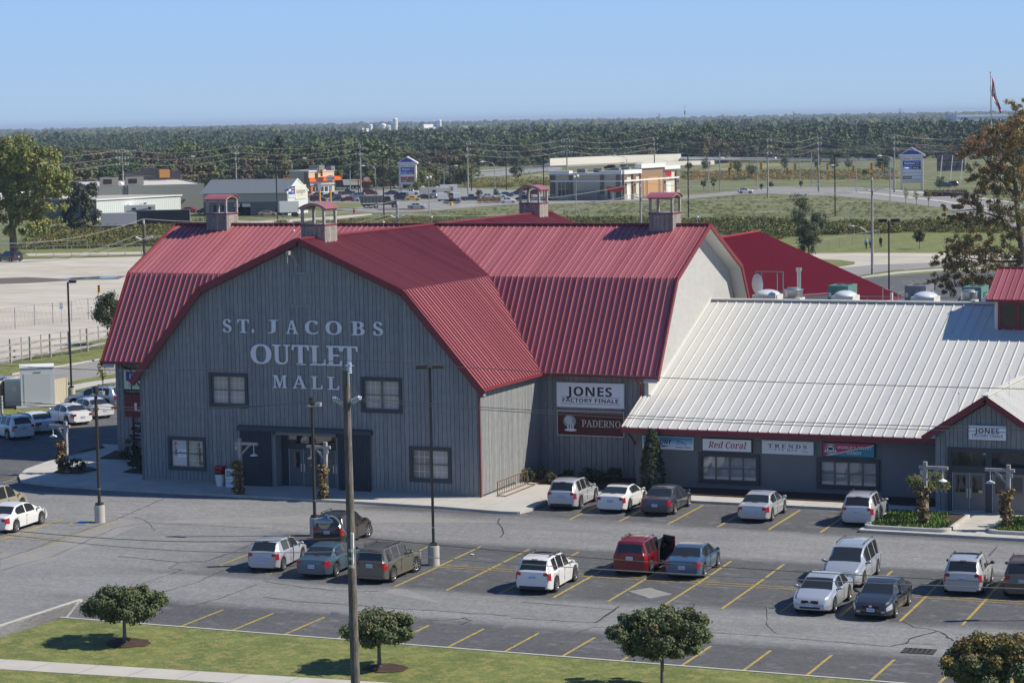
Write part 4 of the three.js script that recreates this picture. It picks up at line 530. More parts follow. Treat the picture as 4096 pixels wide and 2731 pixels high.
  part(hall, 'entrance_frame', [bx(-30.25, -25.2, 3.44, 3.67, zp - 0.1, zp + 0.06), bx(-30.25, -30.03, 0.13, 3.44, zp - 0.1, zp + 0.06), bx(-28.14, -27.82, 0.13, 3.44, zp - 0.12, zp + 0.03), bx(-30.03, -25.2, 2.3, 2.66, zp - 0.12, zp + 0.035), bx(-30.03, -25.2, 0.13, 3.44, zp - 0.5, zp - 0.45)], M.navy);
  for (const [a, b] of [[-30.03, -28.14], [-27.82, -25.6]]) part(hall, 'transom_pane', bx(a, b, 2.66, 3.44, zp - 0.05, zp - 0.02), M.glass);
  const dg = mat([0.19, 0.18, 0.17], 0.5); for (const [x0, side] of [[-30.0, 1], [-29.07, -1], [-27.8, 1], [-26.87, -1]]) { const d = part(hall, 'door', [bx(x0, x0 + 0.91, 0.16, 1.2, zp - 0.06, zp), bx(x0, x0 + 0.18, 1.2, 2.15, zp - 0.06, zp), bx(x0 + 0.73, x0 + 0.91, 1.2, 2.15, zp - 0.06, zp), bx(x0, x0 + 0.91, 2.15, 2.3, zp - 0.06, zp)], dg); part(d, 'pane', bx(x0 + 0.18, x0 + 0.73, 1.2, 2.15, zp - 0.04, zp - 0.02), M.glass); part(d, 'edge_strip', [bx(x0, x0 + 0.02, 0.16, 2.3, zp, zp + 0.005), bx(x0, x0 + 0.91, 0.16, 0.18, zp, zp + 0.005)], M.white); const hx = side > 0 ? x0 + 0.8 : x0 + 0.04; part(d, 'handle', bx(hx, hx + 0.08, 0.9, 1.42, zp + 0.01, zp + 0.05), M.steel); }
  part(hall, 'notice', bx(-28.55, -28.33, 1.2, 1.34, zp + 0.001, zp + 0.006), mat([0.55, 0.6, 0.2], 0.6));
  // dormer
  const dz = -144.2, dx = -30.83; const dm = part(hall, 'dormer', [bx(dx, dx + 0.2, 8.7, 10.62, dz - 0.05, dz + 0.02), bx(dx, dx + 0.12, 8.7, 10.62, -150.5, dz - 0.05), bx(dx - 0.25, dx + 6, 8.66, 8.75, dz - 0.05, dz + 0.16), bx(dx + 0.12, dx + 5.5, 8.7, 10.6, -150.6, -150.5)], M.offWhite);
  part(dm, 'window_frame', [bx(dx + 0.2, dx + 5.3, 8.8, 9.06, dz - 0.05, dz + 0.05), bx(dx + 0.2, dx + 5.3, 10.38, 10.62, dz - 0.05, dz + 0.05), bx(dx + 0.2, dx + 0.38, 9.06, 10.38, dz - 0.05, dz + 0.05), bx(dx + 1.32, dx + 1.52, 9.06, 10.38, dz - 0.05, dz + 0.05), bx(dx + 2.5, dx + 2.7, 9.06, 10.38, dz - 0.05, dz + 0.05), bx(dx + 0.38, dx + 5.3, 9.69, 9.73, dz - 0.04, dz + 0.02)], M.redTrim);
  part(dm, 'pane', bx(dx + 0.38, dx + 5.3, 9.06, 10.38, dz - 0.03, dz), M.glass);
  roofPanels(dm, [V3(dx - 0.4, 10.68, dz + 0.5), V3(dx + 6, 10.68, dz + 0.5), V3(dx + 6, 12.4, dz - 2.9), V3(dx - 0.4, 12.4, dz - 2.9)], V3(1, 0, 0), 0.4, 0.05, M.redRoof, 'roof_panel', 0.05);
  part(dm, 'fascia', [bx(dx - 0.42, dx + 6, 10.56, 10.7, dz + 0.42, dz + 0.52), bx(dx - 0.42, dx + 6, 12.36, 12.46, dz - 3.1, dz - 2.8), beam(V3(dx - 0.41, 10.63, dz + 0.48), V3(dx - 0.41, 12.36, dz - 2.9), 0.06, 0.12)], M.redTrim);
  part(dm, 'rear_slope', polyGeo([V3(dx - 0.4, 10.68, -150.6), V3(dx + 6, 10.68, -150.6), V3(dx + 6, 12.4, dz - 2.9), V3(dx - 0.4, 12.4, dz - 2.9)]), M.redRoof[0]); part(dm, 'cheek', polyGeo([V3(dx + 0.02, 10.6, dz), V3(dx + 0.02, 10.6, -150.5), V3(dx + 0.02, 12.3, dz - 2.9)]), M.offWhite);
  for (const [x, y, z] of [[-29.6, 6.5, -129.3], [-27.2, 6.9, -131]]) { const r = part(hall, 'lightning_rod', rod(V3(x, y - 0.6, z), V3(x, y + 0.7, z), 0.01, 5), M.galv); part(r, 'glass_ball', sph(0.06, x, y + 0.2, z), M.white); }
  // ---- equipment standing on the flat roof behind the ridge
  const rp = (px, py, z, h) => { const p = atZ(px, py, z); return p; };
  const RB = 8.8, unit = (px0, px1, z, top, depth, m, label) => { const hgt = atZ(px0, top, z).y - RB - 0.1; const a = atZ(px0, 690, z), b = atZ(px1, 690, z); const w = b.x - a.x; const t = thing('rooftop_unit', label, 'rooftop unit', V3((a.x + b.x) / 2, RB, z - depth / 2)); part(t, 'cabinet', cb(w, hgt, depth, 0, hgt / 2 + 0.1, 0), m); part(t, 'curb', cb(w * 0.9, 0.1, depth * 0.9, 0, 0.05, 0), M.galv); part(t, 'fan_grille', [cyl(w * 0.2, 0.05, -w * 0.1, hgt + 0.1, 0, 16), cyl(w * 0.2, 0.05, w * 0.25, hgt + 0.1, -depth * 0.1, 16)], M.darkGrey); part(t, 'panel_seam', [cb(0.015, hgt * 0.9, 0.01, -w * 0.1, hgt / 2 + 0.1, depth / 2 + 0.003), cb(0.015, hgt * 0.9, 0.01, w * 0.2, hgt / 2 + 0.1, depth / 2 + 0.003), cb(w * 0.9, 0.015, 0.01, 0, hgt * 0.3, depth / 2 + 0.003)], M.darkGrey); part(t, 'side_louvre', cb(0.02, hgt * 0.5, depth * 0.5, w / 2 + 0.01, hgt * 0.6, 0), M.darkGrey); part(t, 'data_plate', cb(0.2, 0.28, 0.008, -w * 0.4, hgt * 0.75, depth / 2 + 0.004), M.offWhite); return t; };
  const green = mat([0.09, 0.20, 0.17], 0.6), gUnit = mat([0.19, 0.19, 0.21], 0.6);
  unit(1902, 1949, -151.5, 656, 2.2, green, 'green rooftop air unit between two domed skylights'); unit(2079, 2128, -151.5, 656, 2.2, gUnit, 'grey rooftop air unit with two fans behind the white ridge'); unit(2212, 2255, -152, 659, 2.2, green, 'green rooftop air unit behind the silver exhaust fan by the dormer');
  const sky = (px0, px1, z) => { const a = atZ(px0, 690, z), b = atZ(px1, 690, z), w = b.x - a.x; const t = thing('domed_skylight', 'white domed plastic skylight on the flat roof behind the ridge', 'skylight', V3((a.x + b.x) / 2, RB, z - 1), 0, 'domed skylights on the hall roof'); part(t, 'curb', cb(w, 1.5, 1.7, 0, 0.75, 0), M.offWhite); const g = new THREE.SphereGeometry(1, 16, 8, 0, 6.2832, 0, Math.PI / 2).scale(w * 0.53, 0.36, 0.95).translate(0, 1.48, 0); part(t, 'dome', g, mat([0.62, 0.66, 0.70], 0.25, { clearcoat: 0.6 })); return t; };
  sky(1726, 1780, -149.5); sky(1908, 1958, -149.5); sky(2091, 2145, -149.5); sky(2254, 2295, -149.5);
  const fan = (px, z, s, label) => { const p = atZ(px, 690, z); const t = thing('exhaust_fan', label, 'exhaust fan', V3(p.x, RB + 0.92, z)); part(t, 'curb', cb(1.0 * s, 1.65, 1.0 * s, 0, -0.3, 0), M.offWhite); part(t, 'drum', [new THREE.LatheGeometry([[0.3, 0.35], [0.45, 0.4], [0.5, 0.5], [0.52, 1.0], [0.56, 1.02], [0.54, 1.05], [0.38, 1.06], [0.36, 1.16], [0, 1.2]].map(q => new THREE.Vector2(q[0] * s, q[1])), 20)], M.steel); return t; };
  fan(1824, -149, 1.15, 'silver mushroom exhaust fan beside the tall flue pipe'); fan(2227, -149, 1.0, 'silver mushroom exhaust fan beside the red dormer');
  { const p = atZ(1832, 690, -150); const t = thing('flue_pipe', 'tall thin silver flue pipe on the flat roof', 'flue', V3(p.x, RB, -150.4)); part(t, 'pipe', cyl(0.13, 3.1, 0, 0, 0, 10), M.steel); part(t, 'cap', cyl(0.2, 0.22, 0, 3.05, 0, 12), M.steel); }
  { const p = atZ(2049, 690, -150); const t = thing('vent_pipe', 'short white vent pipe inside a small roof rail', 'vent', V3(p.x, RB, -150)); part(t, 'pipe', cyl(0.09, 1.75, 0, 0, 0, 8), M.white); part(t, 'rail', [[-0.5, 2.05], [0.5, 1.8]].map(q => rod(V3(q[0], 0, 0.3), V3(q[0], q[1], 0.3), 0.025)).concat(rod(V3(-0.5, 2.05, 0.3), V3(0.5, 1.8, 0.3), 0.025)), M.galv); }
  { const a = atZ(1795, 690, -158), b = atZ(2230, 690, -158); const t = thing('roof_guardrail', 'grey pipe guardrail along the flat roof edge', 'railing', V3(a.x, RB, -156.8)); const L = b.x - a.x; part(t, 'rail', [rod(V3(0, 0.95, 0), V3(L, 0.95, 0), 0.035), rod(V3(0, 0.25, 0), V3(L, 0.25, 0), 0.03)], M.midGrey); for (let x = 0; x <= L; x += 1.6) part(t, 'post', rod(V3(x, 0, 0), V3(x, 0.95, 0), 0.03), M.midGrey); }
  { const p = atZ(1743, 690, -151.5); const t = thing('satellite_dish', 'white satellite dish beside the barn roof edge', 'satellite dish', V3(p.x, RB, -151.5), -0.7); part(t, 'dish', new THREE.SphereGeometry(1.2, 18, 8, 0, 6.2832, 0, 0.62).rotateX(Math.PI / 2).translate(0, 2.1, -0.9), M.white); part(t, 'mast', rod(V3(0, 0, 0), V3(0, 2.1, 0), 0.05), M.galv); }
  { const a = atZ(1747, 690, -155); const t = thing('roof_ladder_rail', 'grey pipe hatch rail beside the satellite dish', 'railing', V3(a.x, RB, -154)); const L = 1.9; part(t, 'rail', [rod(V3(0, 2.75, 0), V3(L, 2.75, 0), 0.04), rod(V3(0, 1.4, 0), V3(L, 1.4, 0), 0.03)], M.midGrey); for (const x of [0, 0.4, 1.5, L]) part(t, 'post', rod(V3(x, 0, 0), V3(x, 2.75, 0), 0.04), M.midGrey); }
  { const t = thing('roof_parapet', 'pale low roof wall with red metal coping beside the barn end', 'wall', V3(0, 0, 0)); part(t, 'wall', beam(V3(-49, 9.0, -153.5), V3(-43, 9.3, -157), 0.3, 1.4), M.whiteWall); part(t, 'coping', beam(V3(-49, 9.75, -153.5), V3(-43, 10.05, -157), 0.5, 0.1), M.redRoof[0]); }
}
// ================================================================ red market hall behind
{
  const t = thing('red_roof_hall', 'market hall behind with broad bright red ribbed metal roof', 'building', V3(0, 0, 0));
  const rf = part(t, 'roof', beam(V3(-75.5, 10.05, -238.2), V3(-75.5, 10.05, -192), 0.5, 0.12), M.redRoofBright);
  roofPanels(rf, [V3(-60.5, 3.5, -238.2), V3(-60.5, 3.5, -192), V3(-75.5, 10, -192), V3(-75.5, 10, -238.2)], V3(0, 0, 1), 0.4, 0.07, M.redRoofBright, 'roof_panel', 0.08);
  part(rf, 'west_slope', polyGeo([V3(-90.5, 3.5, -238.2), V3(-90.5, 3.5, -192), V3(-75.5, 10, -192), V3(-75.5, 10, -238.2)]), M.redRoofBright);
  part(rf, 'fascia', [bx(-60.6, -60.4, 3.25, 3.5, -238.3, -192), beam(V3(-60.5, 3.42, -238.3), V3(-75.5, 9.92, -238.3), 0.1, 0.25)], M.redTrim);
  part(t, 'wall', [bx(-90, -61.2, 0, 3.4, -237.8, -192.4), prism([[-90, 3.4], [-61.2, 3.4], [-75.5, 9.7]], -237.8, -237.6)], M.whiteWall);
}

// ================================================================ cars
const CT = {
  sedan: { L: 4.75, W: 1.82, wb: [0.98, 3.72], r: 0.33, top: [[0, 0.66], [0.04, 0.94], [0.3, 1.0], [0.72, 1.04], [1.3, 1.38], [1.75, 1.455], [2.4, 1.46], [2.85, 1.38], [3.6, 1.0], [4.1, 0.91], [4.55, 0.78], [4.7, 0.62], [4.75, 0.55]], belt: [[0, 0.88], [1, 0.97], [3.6, 0.92], [4.75, 0.62]], rear: [0.72, 1.3], wind: [2.85, 3.6], win: [[1.12, 2.02], [2.12, 3.05]], plate: 0.62, tl: 0.8 },
  coupe: { L: 4.6, W: 1.8, wb: [0.95, 3.6], r: 0.34, top: [[0, 0.68], [0.04, 0.98], [0.35, 1.04], [0.6, 1.06], [1.3, 1.34], [1.8, 1.41], [2.3, 1.40], [2.7, 1.33], [3.45, 0.98], [4.0, 0.88], [4.4, 0.74], [4.56, 0.6], [4.6, 0.52]], belt: [[0, 0.9], [1, 1.0], [3.4, 0.9], [4.6, 0.6]], rear: [0.6, 1.3], wind: [2.7, 3.45], win: [[1.35, 2.95]], plate: 0.72, tl: 0.85 },
  suv: { L: 4.5, W: 1.84, wb: [0.9, 3.55], r: 0.36, top: [[0, 0.8], [0.03, 1.06], [0.1, 1.14], [0.42, 1.58], [0.65, 1.66], [1.4, 1.69], [2.2, 1.65], [2.5, 1.58], [3.2, 1.13], [3.85, 1.03], [4.3, 0.88], [4.45, 0.68], [4.5, 0.58]], belt: [[0, 1.0], [1.2, 1.08], [3.2, 1.0], [4.5, 0.7]], rear: [0.1, 0.42], wind: [2.5, 3.2], win: [[0.62, 1.12], [1.2, 1.95], [2.03, 2.75]], plate: 0.82, tl: 0.98, rails: 1 },
  boxsuv: { L: 4.45, W: 1.8, wb: [0.82, 3.45], r: 0.36, top: [[0, 0.85], [0.02, 1.08], [0.07, 1.14], [0.2, 1.6], [0.4, 1.68], [1.4, 1.7], [2.3, 1.67], [2.5, 1.6], [2.95, 1.16], [3.7, 1.1], [4.25, 1.02], [4.4, 0.85], [4.45, 0.7]], belt: [[0, 1.02], [1.2, 1.08], [3.0, 1.06], [4.45, 0.85]], rear: [0.07, 0.2], wind: [2.5, 2.95], win: [[0.35, 0.85], [0.98, 1.62], [1.74, 2.6]], plate: 0.88, tl: 0.95, rails: 1 },
  hatch: { L: 4.3, W: 1.74, wb: [0.72, 3.32], r: 0.32, top: [[0, 0.78], [0.03, 1.0], [0.12, 1.06], [0.55, 1.46], [0.9, 1.52], [1.6, 1.535], [2.2, 1.49], [2.5, 1.42], [3.25, 1.03], [3.8, 0.93], [4.15, 0.78], [4.26, 0.62], [4.3, 0.55]], belt: [[0, 0.95], [1.2, 1.0], [3.2, 0.93], [4.3, 0.65]], rear: [0.12, 0.55], wind: [2.5, 3.25], win: [[0.8, 1.6], [1.7, 2.75]], plate: 0.6, tl: 0.9 },
  minivan: { L: 5.05, W: 1.98, wb: [1.0, 4.05], r: 0.35, top: [[0, 0.85], [0.03, 1.05], [0.1, 1.1], [0.38, 1.64], [0.65, 1.74], [1.6, 1.78], [2.7, 1.74], [3.05, 1.66], [3.95, 1.14], [4.5, 1.0], [4.85, 0.84], [5.0, 0.66], [5.05, 0.56]], belt: [[0, 1.0], [1.2, 1.06], [3.9, 0.98], [5.05, 0.7]], rear: [0.1, 0.38], wind: [3.05, 3.95], win: [[0.55, 1.35], [1.48, 2.4], [2.52, 3.4]], plate: 0.85, tl: 1.0, rails: 1 },
  pickup: { L: 5.6, W: 2.0, wb: [1.1, 4.55], r: 0.4, top: [[0, 0.9], [0.03, 1.12], [0.1, 1.16], [1.8, 1.18], [1.95, 1.2], [2.15, 1.76], [2.5, 1.84], [3.2, 1.84], [3.45, 1.76], [4.0, 1.25], [4.9, 1.16], [5.4, 1.05], [5.55, 0.85], [5.6, 0.7]], belt: [[0, 1.08], [2, 1.16], [4, 1.15], [5.6, 0.9]], rear: [1.98, 2.15], wind: [3.45, 4.0], win: [[2.25, 2.75], [2.85, 3.6]], plate: 0.6, tl: 1.0 },
};
const lerpK = (a, s) => { let i = 0; while (i < a.length - 2 && s > a[i + 1][0]) i++; const t = Math.max(0, Math.min(1, (s - a[i][0]) / (a[i + 1][0] - a[i][0]))); return a[i][1] + (a[i + 1][1] - a[i][1]) * t; };
const carCache = {};
function carShell(type, sunroof) {
  const key = type + (sunroof ? 'S' : ''); if (carCache[key]) return carCache[key];
  const c = CT[type], hw = c.W / 2; let st = new Set(); const ad = v => st.add(Math.round(v * 1000) / 1000);
  for (let s = 0; s <= c.L; s += 0.11) ad(s); ad(c.L); for (const k of c.top) ad(k[0]); for (const k of [...c.win, c.rear, c.wind]) { ad(k[0]); ad(k[1]); } for (const w of c.wb) for (let a = 0; a <= 8; a++) ad(w - (c.r + 0.06) * Math.cos(a / 8 * Math.PI));
  if (sunroof) { ad(c.wind[0] - 0.25); ad(c.wind[0] - 1.0); }
  st = [...st].filter(s => s >= 0 && s <= c.L).sort((a, b) => a - b);
  const wp = [[0, 0.84], [0.08, 0.92], [0.3, 0.975], [0.8, 1], [c.L - 1, 1], [c.L - 0.45, 0.96], [c.L - 0.15, 0.86], [c.L, 0.72]];
  const smoothTop = s => 0.5 * lerpK(c.top, s) + 0.25 * (lerpK(c.top, Math.max(0, s - 0.07)) + lerpK(c.top, Math.min(c.L, s + 0.07)));
  const rings = st.map(s => {
    const w = hw * lerpK(wp, s); let top = s < 0.12 || s > c.L - 0.1 ? lerpK(c.top, s) : smoothTop(s), belt = Math.min(lerpK(c.belt, s), top - 0.035); let yb = 0.2 + 0.1 * Math.max(0, 1 - s / 0.25) + 0.08 * Math.max(0, 1 - (c.L - s) / 0.3); const Ra = c.r + 0.06; let arch = 0;
    for (const q of c.wb) { const d = Math.abs(s - q); if (d < Ra) { arch = 1; yb = Math.max(yb, c.r + Math.sqrt(Ra * Ra - d * d) * 0.98); } } yb = Math.min(yb, belt - 0.08);
    const gh = Math.max(0, Math.min(1, (top - belt - 0.05) / 0.35)); const x6 = mix(w * 0.9, w * 0.76, gh), y6 = mix(belt + 0.012, top - 0.075, gh), flare = arch ? 1.012 : 1;
    return [[0, yb], [w * 0.8, yb], [w * 0.965 * flare, yb + 0.04], [w * flare, yb + (belt - yb) * 0.55], [w * 0.985, belt - 0.05], [w * 0.955, belt], [x6, y6], [x6 - 0.075, top - 0.022], [x6 * 0.5, top - 0.004], [0, top]].map(p => [p[0], p[1], -s]);
  });
  const nJ = 10, n = rings.length, pos = (i, j, m) => { const p = rings[i][j]; return [m * p[0], p[1], p[2] + c.L / 2]; };
  const nrm = rings.map(() => Array.from({ length: nJ }, () => [0, 0, 0]));
  for (let i = 0; i < n - 1; i++) for (let j = 0; j < nJ - 1; j++) { const a = V3(...pos(i, j, 1)), b = V3(...pos(i + 1, j, 1)), d = V3(...pos(i, j + 1, 1)), e = V3(...pos(i + 1, j + 1, 1)); const N = d.clone().sub(b).cross(e.clone().sub(a)); for (const [u, v] of [[i, j], [i + 1, j], [i, j + 1], [i + 1, j + 1]]) { nrm[u][v][0] += N.x; nrm[u][v][1] += N.y; nrm[u][v][2] += N.z; } }
  const cen = V3(0, 0.7, 0); const bins = {}; const put = (k, tri) => { (bins[k] ||= []).push(tri); };
  const inR = (s0, s1, r) => s0 >= r[0] - 0.002 && s1 <= r[1] + 0.002;
  for (let i = 0; i < n - 1; i++) for (let j = 0; j < nJ - 1; j++) {
    const s0 = st[i], s1 = st[i + 1]; let k = 'body';
    if (j >= 7 && inR(s0, s1, c.wind)) k = 'windscreen'; else if (j >= 7 && inR(s0, s1, c.rear)) k = 'rear_window'; else if (j === 5) { const wi = c.win.findIndex(r => inR(s0, s1, r)); if (wi >= 0) k = 'side_window' + wi; }
    else if (j >= 7 && sunroof && inR(s0, s1, [c.wind[0] - 1.0, c.wind[0] - 0.25])) k = 'sunroof'; else if (j <= 0) k = 'underside'; else if (j === 1) k = 'sill';
    if ((j === 3 || j === 4) && s1 <= 0.31) k = 'tail_light'; if (j >= 3 && j <= 4 && s0 >= c.L - 0.52 && s1 <= c.L - 0.04) k = 'headlight';
    for (const m of [1, -1]) { const kk = /side_window|tail_light|headlight/.test(k) ? k + (m > 0 ? 'R' : 'L') : k; const A = [i, j], Bq = [i + 1, j], C = [i + 1, j + 1], D = [i, j + 1]; const q = m > 0 ? [A, Bq, C, A, C, D] : [A, C, Bq, A, D, C]; put(kk, q.map(v => [pos(v[0], v[1], m), v, m])); }
  }
  const out = {}; const fin = (k, l) => { const P = [], N = []; for (const t of l) for (const [p, v, m] of t) { const q = nrm[v[0]][v[1]]; const L = Math.hypot(...q) || 1; let nn = [m * q[0] / L, q[1] / L, q[2] / L]; const pv = V3(...p).sub(cen); if (nn[0] * pv.x + nn[1] * pv.y + nn[2] * pv.z < 0 && v[1] > 1) nn = nn.map(z => -z); P.push(...p); N.push(...nn); } let g = new THREE.BufferGeometry(); g.setAttribute('position', new THREE.Float32BufferAttribute(P, 3)); g = toCreasedNormals(g, 0.5); return clean(g); };
  for (const k in bins) out[k] = fin(k, bins[k]);
  // end caps
  const cap = i => { const l = []; for (let j = 0; j < nJ; j++) l.push(V3(...pos(i, j, 1))); for (let j = nJ - 2; j >= 1; j--) l.push(V3(...pos(i, j, -1))); return polyGeo(l); };
  out.body = merge([out.body, out.sill, cap(0), cap(n - 1)]); delete out.sill; carCache[key] = out; return out;
}
const CM = { tyre: mat([0.018, 0.018, 0.019], 0.85), rim: mat([0.52, 0.53, 0.55], 0.3, { metalness: 0.8 }), dark: mat([0.012, 0.012, 0.013], 0.7), glass: mat([0.022, 0.026, 0.028], 0.04, { clearcoat: 0.5, clearcoatRoughness: 0.02 }), tail: mat([0.33, 0.006, 0.010], 0.15, { clearcoat: 1 }), head: mat([0.5, 0.52, 0.55], 0.12, { clearcoat: 1, metalness: 0.3 }), plate: mat([0.42, 0.47, 0.60], 0.5), chrome: mat([0.7, 0.7, 0.72], 0.15, { metalness: 0.95 }), amber: mat([0.75, 0.22, 0.01], 0.3), plastic: mat([0.03, 0.03, 0.032], 0.6), seat: mat([0.35, 0.36, 0.33], 0.8) };
const paints = {};
const paint = (rgb, flat) => paints[rgb.join()] ||= mat(rgb, 0.32, { metalness: flat ? 0 : 0.25, clearcoat: 1, clearcoatRoughness: 0.06 });
const wheelG = {};
function wheelGeo(r) { if (wheelG[r]) return wheelG[r]; const w = 0.2; const tyre = new THREE.LatheGeometry([[r * 0.62, -w / 2], [r * 0.9, -w / 2], [r, -w * 0.36], [r, w * 0.36], [r * 0.9, w / 2], [r * 0.62, w / 2]].map(p => new THREE.Vector2(...p)), 20).rotateZ(Math.PI / 2); const sp = []; for (let k = 0; k < 7; k++) { const a = k / 7 * 6.2832; sp.push(new THREE.BoxGeometry(0.02, r * 0.6, 0.045).translate(0, r * 0.32, 0).rotateX(a).translate(w * 0.40, 0, 0)); sp.push(new THREE.BoxGeometry(0.02, r * 0.6, 0.045).translate(0, r * 0.32, 0).rotateX(a).translate(-w * 0.40, 0, 0)); } sp.push(new THREE.TorusGeometry(r * 0.62, 0.018, 5, 20).rotateY(Math.PI / 2).translate(w * 0.42, 0, 0), new THREE.TorusGeometry(r * 0.62, 0.018, 5, 20).rotateY(Math.PI / 2).translate(-w * 0.42, 0, 0)); const hub = new THREE.CylinderGeometry(r * 0.6, r * 0.6, w * 0.5, 16).rotateZ(Math.PI / 2); return wheelG[r] = [tyre, merge(sp), hub]; }
const plateMats = {};
const plateMat = t => plateMats[t] ||= signMat(96, 48, (x, w, h) => { x.fillStyle = '#c9d3e6'; x.fillRect(0, 0, w, h); fit(x, t, w / 2, h / 2 + 3, 80, 26, 'bold', 'sans-serif', '#27408f'); });
function car(type, rgb, label, pos, turn, o = {}) {
  const c = CT[type], sh = carShell(type, o.sunroof), t = thing(o.name || { sedan: 'parked_sedan', coupe: 'parked_coupe', suv: 'parked_suv', boxsuv: 'parked_suv', hatch: 'parked_hatchback', minivan: 'parked_minivan', pickup: 'pickup_truck' }[type], label, { suv: 'suv', boxsuv: 'suv', minivan: 'minivan', pickup: 'pickup truck' }[type] || 'car', pos, turn, o.group);
  const pm = paint(rgb, o.flat), hw = c.W / 2, L2 = c.L / 2; const body = part(t, 'body', sh.body, pm);
  part(t, 'underbody', [sh.underside, cb(c.W * 0.78, 0.3, c.L * 0.9, 0, 0.33, 0)], CM.dark);
  for (const k in sh) { if (/window|windscreen|sunroof/.test(k)) part(t, k.replace(/\d?[RL]?$/, ''), sh[k], CM.glass); else if (/tail_light/.test(k)) part(t, 'tail_light', sh[k], CM.tail); else if (/headlight/.test(k)) part(t, 'headlight', sh[k], CM.head); }
  const [ty, ri, hb] = wheelGeo(c.r); for (const s of c.wb) for (const m of [-1, 1]) { const w = part(t, 'wheel', ty, CM.tyre); w.position.set(m * (hw - 0.09), c.r, L2 - s); part(w, 'rim', ri, CM.rim); part(w, 'hub', hb, CM.dark); if (o.steer && s === c.wb[1]) w.rotation.y = o.steer; }
  if (o.far) { part(t, 'number_plate', cb(0.32, 0.16, 0.02, 0, c.plate, L2 + 0.012), CM.plate); return t; }
  for (const m of [-1, 1]) { // lamps that wrap round the rear corners, mirrors, handles
    part(t, 'tail_light', cb(0.2, 0.16, 0.03, m * (hw * 0.84 - 0.11), c.tl, L2 + 0.012 - (type === 'suv' || type === 'minivan' || type === 'boxsuv' || type === 'hatch' ? 0.0 : 0.0)), CM.tail);
    const mm = part(t, 'mirror', new THREE.SphereGeometry(0.12, 8, 6).scale(0.9, 0.65, 0.6).translate(m * (hw + 0.1), lerpK(c.belt, c.wind[1] - 0.3) + 0.1, L2 - c.wind[1] + 0.35), o.darkMirror ? CM.plastic : pm); part(mm, 'mirror_arm', cb(0.12, 0.05, 0.06, m * (hw + 0.0), lerpK(c.belt, c.wind[1] - 0.3) + 0.04, L2 - c.wind[1] + 0.35), CM.plastic);
    c.win.slice(-2).forEach(w => part(t, 'door_handle', cb(0.03, 0.035, 0.16, m * (hw + 0.005), lerpK(c.belt, w[0]) - 0.14, L2 - w[0] - 0.12), pm));
    if (c.rails && !o.noRails) part(t, 'roof_rail', [rod(V3(m * hw * 0.66, lerpK(c.top, 1.2) + 0.05, L2 - 0.75), V3(m * hw * 0.66, lerpK(c.top, 1.8) + 0.04, L2 - c.wind[0] + 0.35), 0.022), cb(0.04, 0.06, 0.08, m * hw * 0.66, lerpK(c.top, 1.2) + 0.02, L2 - 0.8), cb(0.04, 0.06, 0.08, m * hw * 0.66, lerpK(c.top, 1.8) + 0.01, L2 - c.wind[0] + 0.4)], CM.plastic);
    part(t, 'door_seam', c.win.map(w => cb(0.012, 0.55, 0.014, m * (hw - 0.002), lerpK(c.belt, w[0]) - 0.36, L2 - w[0] + 0.04)), CM.dark);
    part(t, 'fog_light', cb(0.16, 0.06, 0.03, m * hw * 0.6, 0.42, -L2 - 0.004), CM.head);
  }
  part(t, 'number_plate', cb(0.34, 0.17, 0.02, 0, c.plate, L2 + 0.014), o.plate && !o.front ? plateMat(o.plate) : CM.plate);
  if (o.front) part(t, 'front_plate', cb(0.34, 0.17, 0.02, 0, 0.5, -L2 - 0.02), o.plate ? plateMat(o.plate) : CM.plate);
  part(t, 'bumper_trim', [cb(c.W * 0.7, 0.14, 0.05, 0, 0.33, L2 - 0.005)], o.lowTrim ? CM.plastic : pm);
  part(t, 'grille', [cb(c.W * 0.42, 0.12, 0.06, 0, 0.62, -L2 + 0.0), cb(c.W * 0.5, 0.09, 0.06, 0, 0.36, -L2 + 0.02)], CM.dark); part(t, 'badge', cb(0.12, 0.08, 0.02, 0, 0.66, -L2 - 0.035), CM.chrome);
  part(t, 'brake_light', cb(0.3, 0.03, 0.03, 0, type === 'sedan' || type === 'coupe' ? lerpK(c.top, c.rear[0]) + 0.01 : lerpK(c.top, c.rear[1]) + 0.01, L2 - (type === 'sedan' || type === 'coupe' ? c.rear[0] - 0.05 : c.rear[1] - 0.02)), CM.tail);
  return t;
}
// rear right wheel stands on (x,z); the car points away from the camera
const rearAt = (type, x, z, turn, label, rgb, o) => { const c = CT[type]; const p = V3(c.W / 2 - 0.09, 0, c.L / 2 - c.wb[0]).applyAxisAngle(V3(0, 1, 0), turn); return car(type, rgb, label, V3(x - p.x, 0, z - p.z), turn, o); };
// front left wheel stands on (x,z); the car faces the camera
const frontAt = (type, x, z, turn, label, rgb, o) => { const c = CT[type]; const p = V3(-(c.W / 2 - 0.09), 0, c.L / 2 - c.wb[1]).applyAxisAngle(V3(0, 1, 0), Math.PI + turn); return car(type, rgb, label, V3(x - p.x, 0, z - p.z), Math.PI + turn, o); };
const A3 = 3 * D2R, WHITE = [0.70, 0.70, 0.69], SILVER = [0.42, 0.44, 0.47], lotG = 'cars parked in the mall lot';
rearAt('suv', -50.2, -124.7, A3, 'silver compact suv with black bumper beside the bike rack', [0.48, 0.49, 0.51], { sunroof: 1, lowTrim: 1, noRails: 1, group: lotG });
rearAt('coupe', -47.2, -124.6, A3, 'white two-door coupe between the silver suv and the dark sedan', WHITE, { flat: 1, sunroof: 1, group: lotG });
rearAt('sedan', -44.5, -124.5, A3, 'dark navy grey sedan parked in front of the cedar', [0.035, 0.04, 0.055], { group: lotG });
rearAt('sedan', -38.7, -124.0, A3, 'silver rounded sedan with full-width red tail light bar', [0.44, 0.45, 0.47], { plate: 'BHTT 425', group: lotG });
